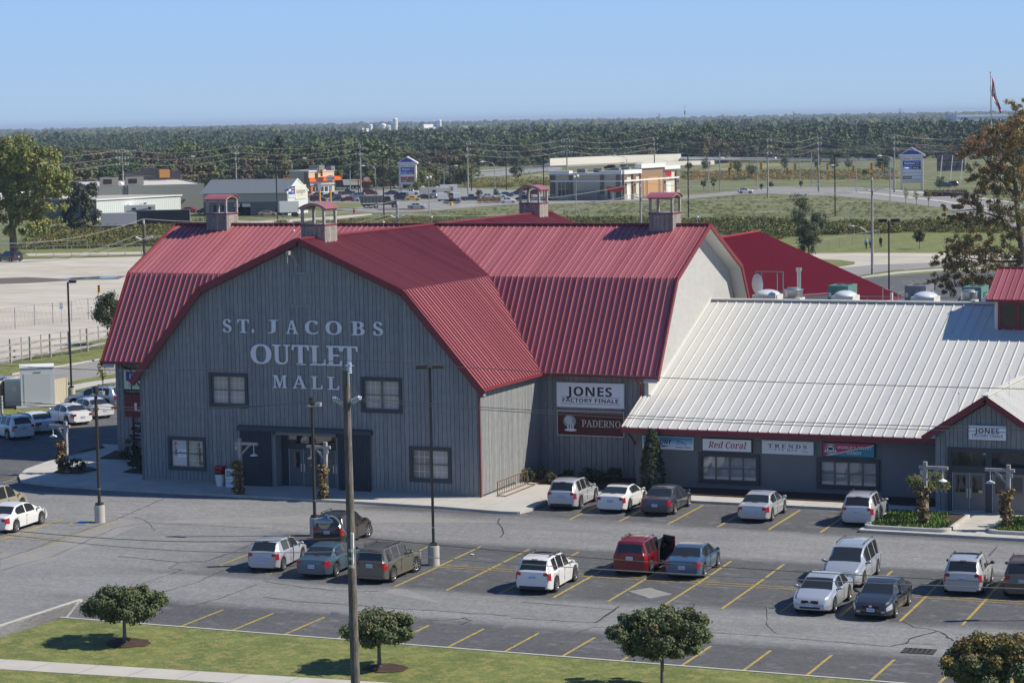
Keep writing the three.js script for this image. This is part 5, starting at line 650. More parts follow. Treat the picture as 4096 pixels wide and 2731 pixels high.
rearAt('suv', -33.0, -124.4, A3, 'silver wagon-like suv next to the raised planter island', [0.45, 0.46, 0.49], { plate: 'BMYC 270', group: lotG });
rearAt('hatch', -57.3, -102.8, 7 * D2R, 'silver hatchback at the row end beside the blue-grey sedan', [0.42, 0.45, 0.50], { plate: 'BREX 706', group: lotG });
rearAt('sedan', -54.1, -102.3, A3, 'blue-grey sedan parked behind the wooden utility pole', [0.055, 0.10, 0.135], { plate: 'BFTH 264', group: lotG });
rearAt('boxsuv', -50.8, -101.9, 1 * D2R, 'boxy khaki grey suv with roof rack next to the lamp base', [0.13, 0.12, 0.095], { plate: 'BEZN 729', steer: -0.4, group: lotG });
rearAt('suv', -57.4, -110.1, 5 * D2R, 'dark brown suv parked behind the blue-grey sedan', [0.045, 0.033, 0.026], { steer: -0.35, group: lotG });
rearAt('suv', -42.4, -102.1, A3, 'white suv with dark glass roof standing alone in its row', WHITE, { flat: 1, sunroof: 1, lowTrim: 1, plate: 'BKYP 709', group: lotG });
const redSuv = rearAt('boxsuv', -39.7, -107.6, 4 * D2R, 'dark red suv with its right front door open', [0.19, 0.010, 0.016], { plate: 'AVNA 417', group: lotG });
rearAt('sedan', -37.0, -107.6, 5 * D2R, 'steel blue sedan with chrome trunk bar beside the red suv', [0.05, 0.10, 0.175], { sunroof: 1, plate: 'BLRT 643', group: lotG });
rearAt('suv', -23.6, -107.9, 5 * D2R, 'silver suv with dark glass roof beside the brown wagon', [0.46, 0.47, 0.49], { sunroof: 1, plate: 'BTMW 811', darkMirror: 1, group: lotG });
rearAt('suv', -20.9, -108.1, 5 * D2R, 'brown suv with tall red tail lights cut by the picture edge', [0.10, 0.075, 0.06], { group: lotG });
frontAt('minivan', -29.2, -107.8, A3, 'silver-blue minivan facing out behind the two front sedans', [0.36, 0.39, 0.44], { group: lotG });
frontAt('sedan', -28.9, -101.7, 2 * D2R, 'light silver-blue sedan facing out with chrome grille bar', [0.40, 0.44, 0.50], { front: 1, plate: 'BEXH 126', group: lotG });
frontAt('sedan', -26.1, -101.5, 2 * D2R, 'dark charcoal sedan facing out next to the silver sedan', [0.035, 0.04, 0.046], { front: 1, plate: 'AZFK 889', group: lotG });
rearAt('sedan', -76.9, -108.2, 5 * D2R, 'white sedan with large silver wheels by the accessible bay', WHITE, { flat: 1, group: lotG });
rearAt('minivan', -80.6, -111.4, 5 * D2R, 'beige van corner showing at the left picture edge', [0.40, 0.35, 0.26], { group: lotG });
{ // cars on the left, tails toward the walk
  const T = (px, py, type, rgb, label, o) => { const p = G(px, py); const c = CT[type]; const turn = 62 * D2R; const q = V3(-(c.W / 2 - 0.09), 0, c.L / 2 - c.wb[0]).applyAxisAngle(V3(0, 1, 0), turn); car(type, rgb, label, V3(p.x - q.x, 0, p.z - q.z), turn, { group: lotG, ...o }); };
  T(17.5, 1010, 'suv', WHITE, 'white suv with roof rails at the left end of the row', { flat: 1 }); T(72.5, 996, 'sedan', WHITE, 'white sedan between the white suv and the swoopy white sedan', { flat: 1 }); T(153, 976, 'sedan', [0.74, 0.74, 0.73], 'swoopy white sedan in front of the electrical cabinet', { flat: 1 }); T(205, 961, 'sedan', [0.6, 0.6, 0.6], 'silver-white sedan half hidden by the barn corner', { flat: 1 });
  const p = G(215, 935); car('suv', [0.30, 0.36, 0.46], 'pale blue suv with roof rails behind the lamp post', V3(p.x, 0, p.z), 100 * D2R, { group: lotG });
  const q = G(-8, 905); car('sedan', [0.22, 0.25, 0.29], 'grey-blue sedan behind the beige fence at the left edge', V3(q.x, 0, q.z), -80 * D2R, { group: lotG });
  const r = G(22, 600); car('minivan', [0.03, 0.025, 0.03], 'black minivan parked under the big tree on gravel', V3(r.x, 0, r.z), 70 * D2R, {});
}
{ // open door and the driver reaching out
  const c = CT.boxsuv; const d = part(redSuv, 'open_door', new THREE.BoxGeometry(0.07, 0.75, 1.05).translate(0, 0.72, 0), paint([0.19, 0.010, 0.016])); part(d, 'door_frame', [cb(0.05, 0.05, 0.8, 0, 1.62, -0.08), cb(0.05, 0.55, 0.05, 0, 1.36, 0.3), beam(V3(0, 1.08, -0.5), V3(0, 1.62, -0.45), 0.05, 0.05, V3(1, 0, 0))], paint([0.19, 0.010, 0.016])); part(d, 'door_card', cb(0.03, 0.7, 0.95, -0.045, 0.72, 0), CM.dark); part(d, 'pane', cb(0.015, 0.5, 0.75, 0, 1.34, -0.08), CM.glass);
  d.position.set(1.35, 0, -0.29); d.rotation.y = 1.05; part(redSuv, 'painted_dark_opening', cb(0.02, 1.05, 0.95, c.W / 2 + 0.004, 0.98, -0.08), CM.dark); part(redSuv, 'step_bar', cb(0.1, 0.06, 2.0, c.W / 2 - 0.02, 0.24, -0.2), CM.plastic);  // dark slab on the closed body side painted in for the shaded interior
}
{ // far cars, seen small between the sheds and the shops
  const F = (x, y, type, rgb, deg, label, g = 'cars in the far shop lot') => { const p = G(x, y); return car(type, rgb, label, V3(p.x, 0, p.z), deg * D2R + Math.atan2(-fwd.x, -fwd.z), { far: 1, group: g }); };
  const b = (x, y) => [588 + x * 0.25632, 229.7 + y * 0.25632];
  for (const [x, y, ty, c, a, l] of [[545, 878, 'minivan', [0.25, 0.25, 0.26], 80, 'grey minivan beside the antiques shed'], [560, 908, 'minivan', [0.15, 0.01, 0.015], -95, 'dark red minivan in front of the grey minivan'], [680, 878, 'pickup', [0.06, 0.065, 0.07], 85, 'dark grey pickup by the orange trimmed restaurant'], [722, 908, 'sedan', [0.03, 0.04, 0.07], 100, 'navy sedan next to the two red cars'], [822, 908, 'sedan', [0.2, 0.01, 0.015], 85, 'red sedan beside the navy sedan'], [905, 880, 'minivan', [0.2, 0.21, 0.24], 95, 'blue-grey minivan behind the red sedan'], [1022, 850, 'minivan', [0.13, 0.008, 0.015], -85, 'maroon minivan beside the brown entrance sign'], [818, 850, 'pickup', [0.05, 0.06, 0.09], -90, 'dark blue pickup behind the parked cars'], [945, 908, 'hatch', [0.6, 0.6, 0.6], 80, 'small white car tucked behind the dump truck'], [1215, 850, 'sedan', [0.04, 0.05, 0.16], 80, 'deep blue sedan under the tall shop sign'], [1300, 878, 'suv', [0.02, 0.02, 0.025], 70, 'black suv behind the dark green sedan'], [1310, 902, 'sedan', [0.02, 0.05, 0.05], 85, 'dark green sedan beside the yellow coupe'], [1400, 902, 'coupe', [0.62, 0.36, 0.01], -80, 'bright yellow coupe in the far shop lot'], [1515, 888, 'sedan', [0.015, 0.017, 0.02], -85, 'black sedan right of the yellow coupe'], [1590, 885, 'sedan', [0.05, 0.06, 0.08], -60, 'dark sedan beside the parked camper'], [1755, 928, 'sedan', [0.03, 0.035, 0.06], 85, 'dark sedan passing the yellow bollard sign'], [1925, 900, 'pickup', [0.045, 0.05, 0.055], -80, 'charcoal pickup right of the menu sign'], [2080, 882, 'sedan', [0.4, 0.42, 0.43], -80, 'silver sedan right of the charcoal pickup'], [2170, 878, 'sedan', [0.45, 0.45, 0.45], -80, 'second silver sedan beside the small round tree'], [2240, 866, 'sedan', [0.04, 0.05, 0.12], -80, 'navy sedan by the small round tree'], [2262, 922, 'hatch', [0.68, 0.68, 0.67], -85, 'white car at the drive edge beyond the rear cupola'], [1440, 972, 'sedan', [0.42, 0.44, 0.46], -85, 'silver sedan driving along the curved drive'], [1380, 850, 'pickup', [0.62, 0.62, 0.6], -80, 'white pickup behind the yellow coupe'], [100, 1040, 'sedan', [0.30, 0.25, 0.17], -80, 'tan sedan outside the antiques shed'], [1210, 758, 'pickup', [0.45, 0.03, 0.02], 90, 'red and yellow pickup on the far road'], [935, 778, 'pickup', [0.5, 0.05, 0.02], 90, 'red pickup behind the white dump truck']]) F(...b(x, y), ty, c, a, l);
  const cc = (x, y) => [1176 + x * 0.25632, 229.7 + y * 0.25632];
  for (const [x, y, ty, c, a, l] of [[108, 905, 'minivan', [0.02, 0.022, 0.03], 75, 'black minivan beyond the rear cupola'], [195, 850, 'suv', [0.16, 0.01, 0.02], 80, 'dark red suv beside the bright flags'], [50, 852, 'sedan', [0.03, 0.05, 0.12], 85, 'blue sedan beyond the rear cupola'], [2095, 838, 'suv', [0.66, 0.66, 0.65], -88, 'large white suv driving past the restaurant']]) F(...cc(x, y), ty, c, a, l);
  const dd = (x, y) => [1764 + x * 0.31128, 143.55 + y * 0.31128];
  for (const [x, y, ty, c, a, l] of [[865, 834, 'sedan', [0.12, 0.25, 0.3], 85, 'teal car on the verge beside the signals'], [1300, 920, 'sedan', [0.05, 0.07, 0.12], 85, 'dark blue car right of the tall shop sign'], [1350, 915, 'suv', [0.03, 0.03, 0.035], 85, 'black suv by the trimmed hedge']]) F(...dd(x, y), ty, c, a, l);
  F(470 + 0, 494 - 4, 'sedan', [0.02, 0.02, 0.022], 85, 'black sedan beside the grey shed', 'cars by the sheds'); F(430, 488, 'sedan', [0.35, 0.02, 0.02], 85, 'red sedan by the chain fence near the green bin', 'cars by the sheds'); F(338, 522, 'pickup', [0.65, 0.65, 0.65], 90, 'white pickup cab below the black trailer', 'cars by the sheds');
}

// ================================================================ foliage
M.leaf = new THREE.MeshPhysicalMaterial({ transmission: 0.3, thickness: 0, color: new THREE.Color().setRGB(1.3, 1.3, 1.25), vertexColors: true, roughness: 0.75, side: THREE.DoubleSide });
M.bark = mat([1, 1, 1], 0.95, { map: woodTex(151, [0.09, 0.078, 0.065], [0.24, 0.215, 0.18]), tile: 1 });
function foliage(n, sampler, size, palette, jitter = 0.25) {
  const P = new Float32Array(n * 18), C = new Float32Array(n * 18), a = V3(), b = V3(), q = new THREE.Quaternion(), q2 = new THREE.Quaternion(), Zp = V3(0, 0, 1);
  for (let i = 0; i < n; i++) {
    const p = sampler(); const u1 = rnd(), u2 = rnd() * 6.2832, u3 = rnd() * 6.2832; if (p.n) q.setFromUnitVectors(Zp, p.n).multiply(q2.setFromAxisAngle(Zp, u2)); else q.set(Math.sqrt(1 - u1) * Math.sin(u2), Math.sqrt(1 - u1) * Math.cos(u2), Math.sqrt(u1) * Math.sin(u3), Math.sqrt(u1) * Math.cos(u3));
    const s = size * rr(0.6, 1.3); a.set(s * 0.5, 0, 0).applyQuaternion(q); b.set(0, s * 0.62, 0).applyQuaternion(q); const f = V3(0, 0, s * 0.18).applyQuaternion(q);
    const v = [[p.x - b.x, p.y - b.y, p.z - b.z], [p.x + a.x + f.x, p.y + a.y + f.y, p.z + a.z + f.z], [p.x + b.x, p.y + b.y, p.z + b.z], [p.x - a.x + f.x, p.y - a.y + f.y, p.z - a.z + f.z]];
    [0, 1, 2, 0, 2, 3].forEach((k, j) => P.set(v[k], i * 18 + j * 3));
    const c = p.c || pick(palette), m = 1 + rr(-jitter, jitter); for (let j = 0; j < 6; j++) C.set([c[0] * m, c[1] * m, c[2] * m], i * 18 + j * 3);
  }
  const g = new THREE.BufferGeometry(); g.setAttribute('position', new THREE.BufferAttribute(P, 3)); g.setAttribute('color', new THREE.BufferAttribute(C, 3)); g.computeVertexNormals(); return clean(g);
}
const gauss = () => (rnd() + rnd() + rnd() - 1.5) / 0.87;
function clumpSampler(clumps, fill = 0.12) { return () => { const c = pick(clumps); const r = c.r, ox = gauss() * r, oy = gauss() * r * 0.8, oz = gauss() * r; const k = 0.75 / Math.max(1e-6, Math.hypot(ox, oy, oz)); const n = V3(ox * k + gauss() * 0.45, oy * k + 0.25 + gauss() * 0.45, oz * k + gauss() * 0.45).normalize(); return { x: c.x + ox, y: c.y + oy, z: c.z + oz, n, c: c.c && rnd() < 0.8 ? c.c : null }; }; }
function shellClumps(n, rx, ry, rz, cy, cr, opt = {}) { const l = []; for (let i = 0; i < n; i++) { const t = rnd() * 6.2832, u = rr(opt.lo ?? -0.75, 1), s = Math.sqrt(1 - u * u), k = rr(opt.k0 ?? 0.72, 1.02); const lump = 1 + 0.16 * Math.sin(t * 3 + u * 4 + (opt.ph || 0)) + 0.1 * Math.sin(t * 7 - u * 5); l.push({ x: rx * s * Math.cos(t) * k * lump, y: cy + ry * u * k, z: rz * s * Math.sin(t) * k * lump, r: cr * rr(0.7, 1.3), c: opt.col ? opt.col(t, u) : null }); } return l; }
function limbs(root, tips, r0, r1, mid) { const g = []; for (const t of tips) { const m = root.clone().lerp(t, 0.5).add(V3(0, mid, 0)); g.push(rod(root, m, r0, 6, (r0 + r1) / 2), rod(m, t, (r0 + r1) / 2, 5, r1)); } return g; }
// low round-headed maples on the lawn
function globeTree(label, x, z, h, rx, ry, rz, trunkH, tint, lean = 0, n = 8500) {
  const t = thing('lawn_maple_tree', label, 'tree', V3(x, 0.1, z), 0, 'maples planted along the lawn');
  const cy = (trunkH + h) / 2; const tr = [rod(V3(0, 0, 0), V3(lean * 0.5, trunkH * 0.6, 0), 0.095, 9, 0.075), rod(V3(lean * 0.5, trunkH * 0.6, 0), V3(lean, trunkH + 0.3, 0), 0.075, 9, 0.06)];
  const root = V3(lean, trunkH + 0.1, 0), tips = []; for (let k = 0; k < 9; k++) { const a = k / 9 * 6.28; tips.push(V3(lean + Math.cos(a) * rx * 0.75, cy + rr(-0.1, 0.5) * ry, Math.sin(a) * rz * 0.75)); } part(t, 'trunk', [...tr, ...limbs(root, tips, 0.045, 0.012, 0.15)], M.bark);
  const cl = shellClumps(110, rx, ry, rz, cy, 0.19, { lo: -0.9, k0: 0.8, ph: x, col: (th, u) => u > 0.25 && rnd() < tint ? pick(tint > 0.5 ? [[0.15, 0.085, 0.02], [0.19, 0.13, 0.02], [0.14, 0.12, 0.025]] : [[0.10, 0.09, 0.03], [0.12, 0.11, 0.035]]) : null }); for (const c of cl) c.x += lean; for (let i = 0; i < 14; i++) cl.push({ x: lean + rr(-0.6, 0.6) * rx, y: cy + rr(-0.5, 0.5) * ry, z: rr(-0.6, 0.6) * rz, r: 0.35 });
  part(t, 'crown', foliage(n, clumpSampler(cl), 0.1, [[0.07, 0.10, 0.03], [0.085, 0.115, 0.036], [0.06, 0.09, 0.032], [0.105, 0.115, 0.04]]), M.leaf); return t;
}
reseed(11);
globeTree('wide flat-topped maple with dark green crown near the block paving', -55.6, -85.8, 2.35, 1.62, 0.62, 1.4, 0.95, 0.10, 0.0, 24000);
globeTree('small round maple beside the wooden utility pole', -43.1, -85.1, 2.3, 1.28, 0.62, 1.2, 0.9, 0.2, 0.0, 19000);
globeTree('tall full maple with dense dark crown and coppery top', -31.0, -85.2, 3.25, 1.85, 0.92, 1.7, 1.2, 0.2, 0.0, 32000);
globeTree('maple turning yellow and orange at the top of its crown', -18.2, -85.2, 3.0, 1.9, 0.88, 1.7, 1.15, 0.8, 0.0, 30000);

// ================================================================ shrubs, cedar, planters
function shrub(label, p, rx, ry, pal, n = 900, group = 'clipped shrubs along the barn wall') { const t = thing('round_shrub', label, 'shrub', p, 0, group); part(t, 'foliage', foliage(n, clumpSampler(shellClumps(40, rx, ry, rx, ry * 0.9, 0.12, { lo: -0.6 })), 0.07, pal), M.leaf); part(t, 'stem', rod(V3(0, -0.05, 0), V3(0, ry, 0), 0.03), M.bark); return t; }
const yew = [[0.05, 0.055, 0.014], [0.07, 0.07, 0.018], [0.035, 0.045, 0.014]];
for (const [px, py, r] of [[1212, 1106, 0.5], [1246, 1103, 0.5], [1265, 1110, 0.35], [1305, 1102, 0.36], [1352, 1102, 0.45], [1374, 1108, 0.45], [1413, 1105, 0.5]]) { const p = G(px, py, 0.15); shrub('low round olive green shrub in the mulch bed under the wall signs', V3(p.x, 0.17, Math.max(p.z, -135)), r, r * 0.85, yew); }
for (const [px, py, r, l] of [[176, 1080, 0.62, 'dark trimmed boxwood in the bed beside the lamp post'], [300, 1052, 0.7, 'dark feathery juniper in the corner bed'], [318, 1075, 0.6, 'dark low juniper at the front wing corner'], [320, 1040, 0.75, 'tall loose shrub below the For Lease sign']]) { const p = G(px, py + 6, 0.15); shrub(l, V3(p.x, 0.17, p.z), r, r * (l.startsWith('tall') ? 1.5 : 0.75), [[0.02, 0.035, 0.014], [0.03, 0.05, 0.02]], 1400, null); }
{
  const t = thing('cedar_tree', 'tall pointed dark green cedar against the hall corner', 'tree', V3(-48.35, 0.15, -131.6)); const cl = []; for (let i = 0; i < 420; i++) { const v = rnd() ** 0.9, y = 0.2 + v * 3.4, R = 0.88 * Math.pow(1 - v, 0.55) * (v < 0.12 ? 0.85 : 1), a = rnd() * 6.28; cl.push({ x: Math.cos(a) * R * rr(0.75, 1), y, z: Math.sin(a) * R * rr(0.75, 1), r: 0.09 }); }
  part(t, 'crown', foliage(16000, clumpSampler(cl), 0.055, [[0.03, 0.055, 0.012], [0.045, 0.07, 0.016], [0.022, 0.04, 0.012]]), M.leaf); part(t, 'trunk', rod(V3(0, 0, 0), V3(0, 3, 0), 0.09, 7, 0.02), M.bark);
}
function weeping(label, p) { const t = thing('weeping_shrub', label, 'shrub', p); const cl = shellClumps(36, 1.15, 0.75, 1.0, 1.75, 0.2, { lo: -0.15 }); part(t, 'crown', foliage(2600, clumpSampler(cl), 0.085, [[0.11, 0.14, 0.02], [0.15, 0.16, 0.03], [0.08, 0.11, 0.02]]), M.leaf); const g = [rod(V3(0, 0, 0), V3(0, 1.75, 0), 0.06, 7, 0.05)]; for (let k = 0; k < 26; k++) { const a = rnd() * 6.28, r = rr(0.6, 1.25); g.push(rod(V3(0, 1.75, 0), V3(Math.cos(a) * r * 0.6, 2.35, Math.sin(a) * r * 0.6), 0.014, 4), rod(V3(Math.cos(a) * r * 0.6, 2.35, Math.sin(a) * r * 0.6), V3(Math.cos(a) * r, rr(1.3, 1.8), Math.sin(a) * r), 0.01, 4)); } part(t, 'branches', g, M.greyWood); }
weeping('weeping shrub with bare arching twigs in the planter island', V3(-30.5, 0.27, -125.8)); weeping('weeping shrub half out of frame beside the double doors', V3(-24.2, 0.27, -125.6));

// ================================================================ lamp posts, poles, bins
function barnLamp(label, x, z, dir, y = 0.13) {
  const t = thing('timber_lamp_post', label, 'lamp post', V3(x, y, z), 0, 'timber posts with hanging barn lamps'); part(t, 'post', cb(0.2, 3.3, 0.2, 0, 1.65, 0), M.postWood); part(t, 'footing', cb(0.3, 0.14, 0.3, 0, 0.07, 0), M.concrete);
  part(t, 'arm', cb(1.55, 0.16, 0.14, dir * 0.45, 3.0, 0.0), M.postWood); part(t, 'brace', beam(V3(dir * 0.1, 2.35, 0), V3(dir * 0.7, 2.95, 0), 0.1, 0.1, V3(0, 0, 1)), M.postWood);
  const l = part(t, 'lamp_shade', new THREE.LatheGeometry([[0.03, 0.14], [0.06, 0.12], [0.1, 0.09], [0.2, 0.05], [0.25, 0], [0.235, -0.005], [0.19, 0.035], [0.02, 0.08]].map(q => new THREE.Vector2(...q)), 18).translate(dir * 0.95, 2.3, 0), M.white); part(l, 'stem', rod(V3(dir * 0.95, 2.4, 0), V3(dir * 0.95, 2.95, 0), 0.02), M.white); part(t, 'junction_box', cb(0.16, 0.22, 0.12, -dir * 0.16, 2.75, 0.1), M.galv);
  return t;
}
function cornStalks(label, x, z, h, y = 0.13) { const t = thing('cornstalk_bundle', label, 'cornstalks', V3(x, y, z), 0, 'dry corn bundles tied to the lamp posts'); const g = []; for (let k = 0; k < 80; k++) { const a = rnd() * 6.28, r = rr(0.1, 0.2), b = a + rr(-0.8, 0.8); g.push(rod(V3(Math.cos(a) * r, rr(0, 0.2), Math.sin(a) * r), V3(Math.cos(b) * r * rr(0.5, 1.3), h * rr(0.75, 1.05), Math.sin(b) * r * rr(0.5, 1.3)), 0.014, 4)); } part(t, 'stalks', g, mat([0.19, 0.135, 0.06], 0.95)); const cl = []; for (let k = 0; k < 26; k++) { const a = rnd() * 6.28; cl.push({ x: Math.cos(a) * 0.22, y: rr(0.1, h), z: Math.sin(a) * 0.22, r: 0.14 }); } for (let k = 0; k < 6; k++) cl.push({ x: rr(-0.3, 0.3), y: h * rr(0.9, 1.1), z: rr(-0.2, 0.2), r: 0.18 }); part(t, 'dry_leaves', foliage(620, clumpSampler(cl), 0.15, [[0.17, 0.115, 0.045], [0.12, 0.08, 0.033], [0.22, 0.16, 0.075]]), M.leaf); part(t, 'twine', new THREE.TorusGeometry(0.24, 0.015, 5, 16).rotateX(Math.PI / 2).translate(0, h * 0.5, 0), mat([0.4, 0.3, 0.15], 0.9)); }
barnLamp('timber lamp post with hanging white shade in the small mulch bed', -86.45, -127.4, -1); cornStalks('corn bundle tied to the lamp post in the mulch bed', -86.75, -127.2, 1.9);
barnLamp('timber lamp post left of the sliding barn doors', -71.4, -123.3, 1); cornStalks('corn bundle on the lamp post left of the entrance', -71.4, -122.98, 1.75);
barnLamp('timber lamp post right of the barn entrance', -65.6, -123.2, -1); cornStalks('corn bundle on the lamp post right of the entrance', -65.68, -122.9, 1.75);
barnLamp('timber lamp post standing in the planter island with the weeping shrub', -30.25, -124.2, 1, 0.27); cornStalks('corn bundle in the planter island left of the doors', -30.3, -123.9, 1.8, 0.27);
barnLamp('timber lamp post standing in the planter island at the picture edge', -25.85, -124.3, -1, 0.27); cornStalks('corn bundle in the planter island at the picture edge', -25.9, -124.0, 1.85, 0.27);
function lotLight(label, x, z, h, heads, turn = 0, band) {
  const t = thing('parking_light_pole', label, 'light pole', V3(x, 0, z), turn, 'square bronze light poles in the mall lot'); part(t, 'concrete_base', [cyl(0.29, 0.95, 0, 0, 0, 20), cyl(0.27, 0.03, 0, 0.95, 0, 20)], M.concrete); part(t, 'base_plate', cb(0.34, 0.16, 0.34, 0, 1.04, 0), M.bronze); part(t, 'pole', cb(0.13, h - 1.0, 0.13, 0, 1.0 + (h - 1.0) / 2, 0), M.bronze);
  for (const d of heads) { if (d === 0) { part(t, 'floodlight', [cyl(0.17, 0.4, 0, h - 0.25, 0, 12)], M.bronze); part(t, 'bracket', [new THREE.TorusGeometry(0.28, 0.03, 5, 14, Math.PI * 1.6).rotateX(Math.PI / 2).translate(0, h - 0.3, 0), cb(0.3, 0.2, 0.25, 0.42, h - 0.2, 0.05)], M.galv); } else { const hd = part(t, 'lamp_head', cb(0.55, 0.2, 0.36, d * 0.4, h + 0.02, 0).rotateY(0), M.bronze); part(hd, 'lens', cb(0.46, 0.02, 0.3, d * 0.4, h - 0.09, 0), mat([0.5, 0.5, 0.48], 0.2)); } }
  if (band) part(t, 'band', cb(0.14, 0.04, 0.14, 0, 1.9, 0), M.galv); return t;
}
lotLight('bronze light pole with two box heads beside the boxy khaki suv', -50.77, -106.5, 9.9, [-1, 1], 0.5, 1); lotLight('bronze light pole with floodlight ring in front of the entrance', -60.54, -112.3, 7.3, [0], 0, 1); lotLight('bronze light pole with floodlight ring beside the accessible bay', -74.2, -112.4, 7.5, [0], 0, 1);
{ const p = G(2214, 1420); lotLight('bronze light pole right of the picture whose shadow crosses the bays', p.x + 10.06, p.z - 3.09, 9.9, [-1, 1], 0.5); const q = G(164, 918); lotLight('bronze light pole with one head beside the beige fence', q.x, q.z, 22 - 22 * (650 - 290) / (918 - 290) + 0.2, [1], 0.3); }
{ // foreground wooden utility pole with street light
  const p = G(826, 1892); const H = 14.35; const t = thing('utility_pole', 'weathered wooden utility pole with street light in the foreground', 'utility pole', V3(p.x, 0, p.z)); const lean = -0.03; part(t, 'pole', rod(V3(0, 0, 0), V3(-0.1, H, 0), 0.165, 14, 0.115), M.poleWood);
  const ins = (x, y, z, rx, L = 0.32, n = 5) => { const g = []; for (let k = 0; k < n; k++) g.push(new THREE.CylinderGeometry(0.075, 0.085, 0.03, 12).translate(0, k * L / n, 0)); g.push(new THREE.CylinderGeometry(0.035, 0.035, L, 8).translate(0, L / 2, 0)); return merge(g).rotateZ(rx).translate(x, y, z); };
  const porc = mat([0.55, 0.57, 0.66], 0.2, { clearcoat: 1 }); part(t, 'insulator', ins(0.02, H - 0.05, 0.0, 0, 0.34), porc); part(t, 'insulator', ins(0.12, H - 0.95, 0, -1.1), porc); part(t, 'insulator', ins(-0.3, H - 1.0, 0, 1.1), porc); part(t, 'bracket', [beam(V3(-0.35, H - 0.95, 0.02), V3(0.2, H - 0.95, 0.02), 0.06, 0.06), beam(V3(-0.25, H - 1.1, 0.02), V3(0, H - 1.25, 0.02), 0.04, 0.04), cb(0.05, 0.45, 0.05, 0.03, H - 0.25, 0.1)], M.galv);
  const crv = new THREE.CatmullRomCurve3([V3(0, 9.0, 0), V3(-0.3, 9.4, 0.05), V3(-0.5, 9.72, 0.1), V3(-0.68, 9.8, 0.12), V3(-0.8, 9.76, 0.12)]); part(t, 'lamp_arm', new THREE.TubeGeometry(crv, 18, 0.03, 7), M.white); const lh = part(t, 'lamp_head', new THREE.SphereGeometry(0.28, 14, 8, 0, 6.2832, 0, 1.75).scale(1.15, 0.5, 0.6).translate(-0.95, 9.6, 0.13), M.galv); part(lh, 'lens', new THREE.SphereGeometry(0.2, 12, 8, 0, 6.2832, 1.57, 1.57).scale(1.0, 0.8, 0.75).translate(-0.93, 9.54, 0.13), mat([0.6, 0.6, 0.56], 0.1, { transmission: 0.5, thickness: 0 })); part(lh, 'photocell', cyl(0.05, 0.12, -0.85, 9.7, 0.13, 10), mat([0.05, 0.25, 0.5], 0.4)); part(t, 'mast_plate', [cb(0.09, 0.5, 0.06, 0.05, 9.05, 0.14), cb(0.06, 0.6, 0.05, 0.06, 8.5, 0.15)], M.white); part(t, 'cable_clamp', [8.75, 8.5, 8.25].map(y => cb(0.1, 0.08, 0.12, 0.02, y, 0.2)), M.galv);
  // its wires, hung to the next poles out of the picture
  const far = (px, py, z) => atZ(px, py, z); const wz = p.z; const wireRun = (ptsP, r, m, label) => { const pts = ptsP; const c = new THREE.CatmullRomCurve3(pts); single('power_wire', label, 'wire', new THREE.TubeGeometry(c, 40, r, 5), m, 'wires strung along the foreground poles'); };
  const W = (l, r, y0, x0, label, m = M.wire, rad = 0.011) => { const a = far(...l, wz), b = far(...r, wz), c = V3(p.x + x0, y0, p.z); const run = (s, e) => { const out = []; const ext = s.clone().lerp(e, 1.0); for (let k = 0; k <= 6; k++) { const t2 = k / 6; out.push(s.clone().lerp(ext, t2)); } return out; }; const L = run(a, c), R = run(c, b).slice(1); for (let k = 1; k < 6; k++) { L[k].y -= 0.25 * Math.sin(k / 6 * Math.PI) ; R[k - 1].y -= 0.12 * Math.sin(k / 6 * Math.PI); } const a2 = a.clone().add(a.clone().sub(L[1])), b2 = b.clone().add(b.clone().sub(R[4])); wireRun([a2, ...L, ...R, b2], rad, m, label); };
  W([0, 838.5], [2352, 893], H + 0.33, 0.02, 'single top wire running over the barn roof from the foreground pole'); W([0, 920.5], [2352, 984.5], H - 0.88, 0.3, 'upper of the two wires crossing the gable', M.wire); W([0, 928], [2352, 993.5], H - 0.93, -0.4, 'lower of the two wires crossing the gable', M.wire); W([0, 1216], [2352, 1340], 9.12, 0.05, 'upper cable low across the parking lot', M.wire, 0.014); W([0, 1226], [2352, 1352], 8.68, 0.05, 'lower cable across the parking lot', M.wirePale, 0.014);
}
{ // by the entrance: bin, newspaper box
  const p = G(506, 1116, 0.13), t = thing('litter_bin', 'white litter bin with red top beside the newspaper box', 'bin', V3(p.x, 0.13, p.z)); part(t, 'body', new THREE.CylinderGeometry(0.33, 0.25, 0.75, 4, 1).rotateY(Math.PI / 4).translate(0, 0.375, 0), M.white); part(t, 'rim', cb(0.5, 0.14, 0.5, 0, 0.8, 0), M.black); part(t, 'lid', [cb(0.52, 0.1, 0.52, 0, 0.92, 0), cb(0.52, 0.16, 0.52, 0, 1.14, 0), cb(0.08, 0.2, 0.52, -0.22, 1.0, 0), cb(0.08, 0.2, 0.52, 0.22, 1.0, 0)], M.red);
  const q = G(530, 1117.5, 0.13), n = thing('newspaper_box', 'white newspaper box with a paper in its window', 'newspaper box', V3(q.x, 0.13, q.z)); part(n, 'cabinet', cb(0.5, 0.6, 0.42, 0, 0.8, 0), M.white); part(n, 'stand', cb(0.5, 0.48, 0.4, 0, 0.24, 0), M.white); part(n, 'window', cb(0.28, 0.34, 0.01, -0.03, 0.82, 0.215), M.glass); part(n, 'newspaper', cb(0.22, 0.26, 0.006, -0.03, 0.82, 0.222), mat([0.42, 0.40, 0.33], 0.9)); part(n, 'lettering_panel', cb(0.4, 0.26, 0.008, 0, 0.26, 0.205), signMat(128, 80, (x, w, h) => { x.fillStyle = '#d8dbe2'; x.fillRect(0, 0, w, h); fit(x, 'homes', w / 2, 42, 100, 34, 'bold', 'sans-serif', '#2c3f66'); }));
}
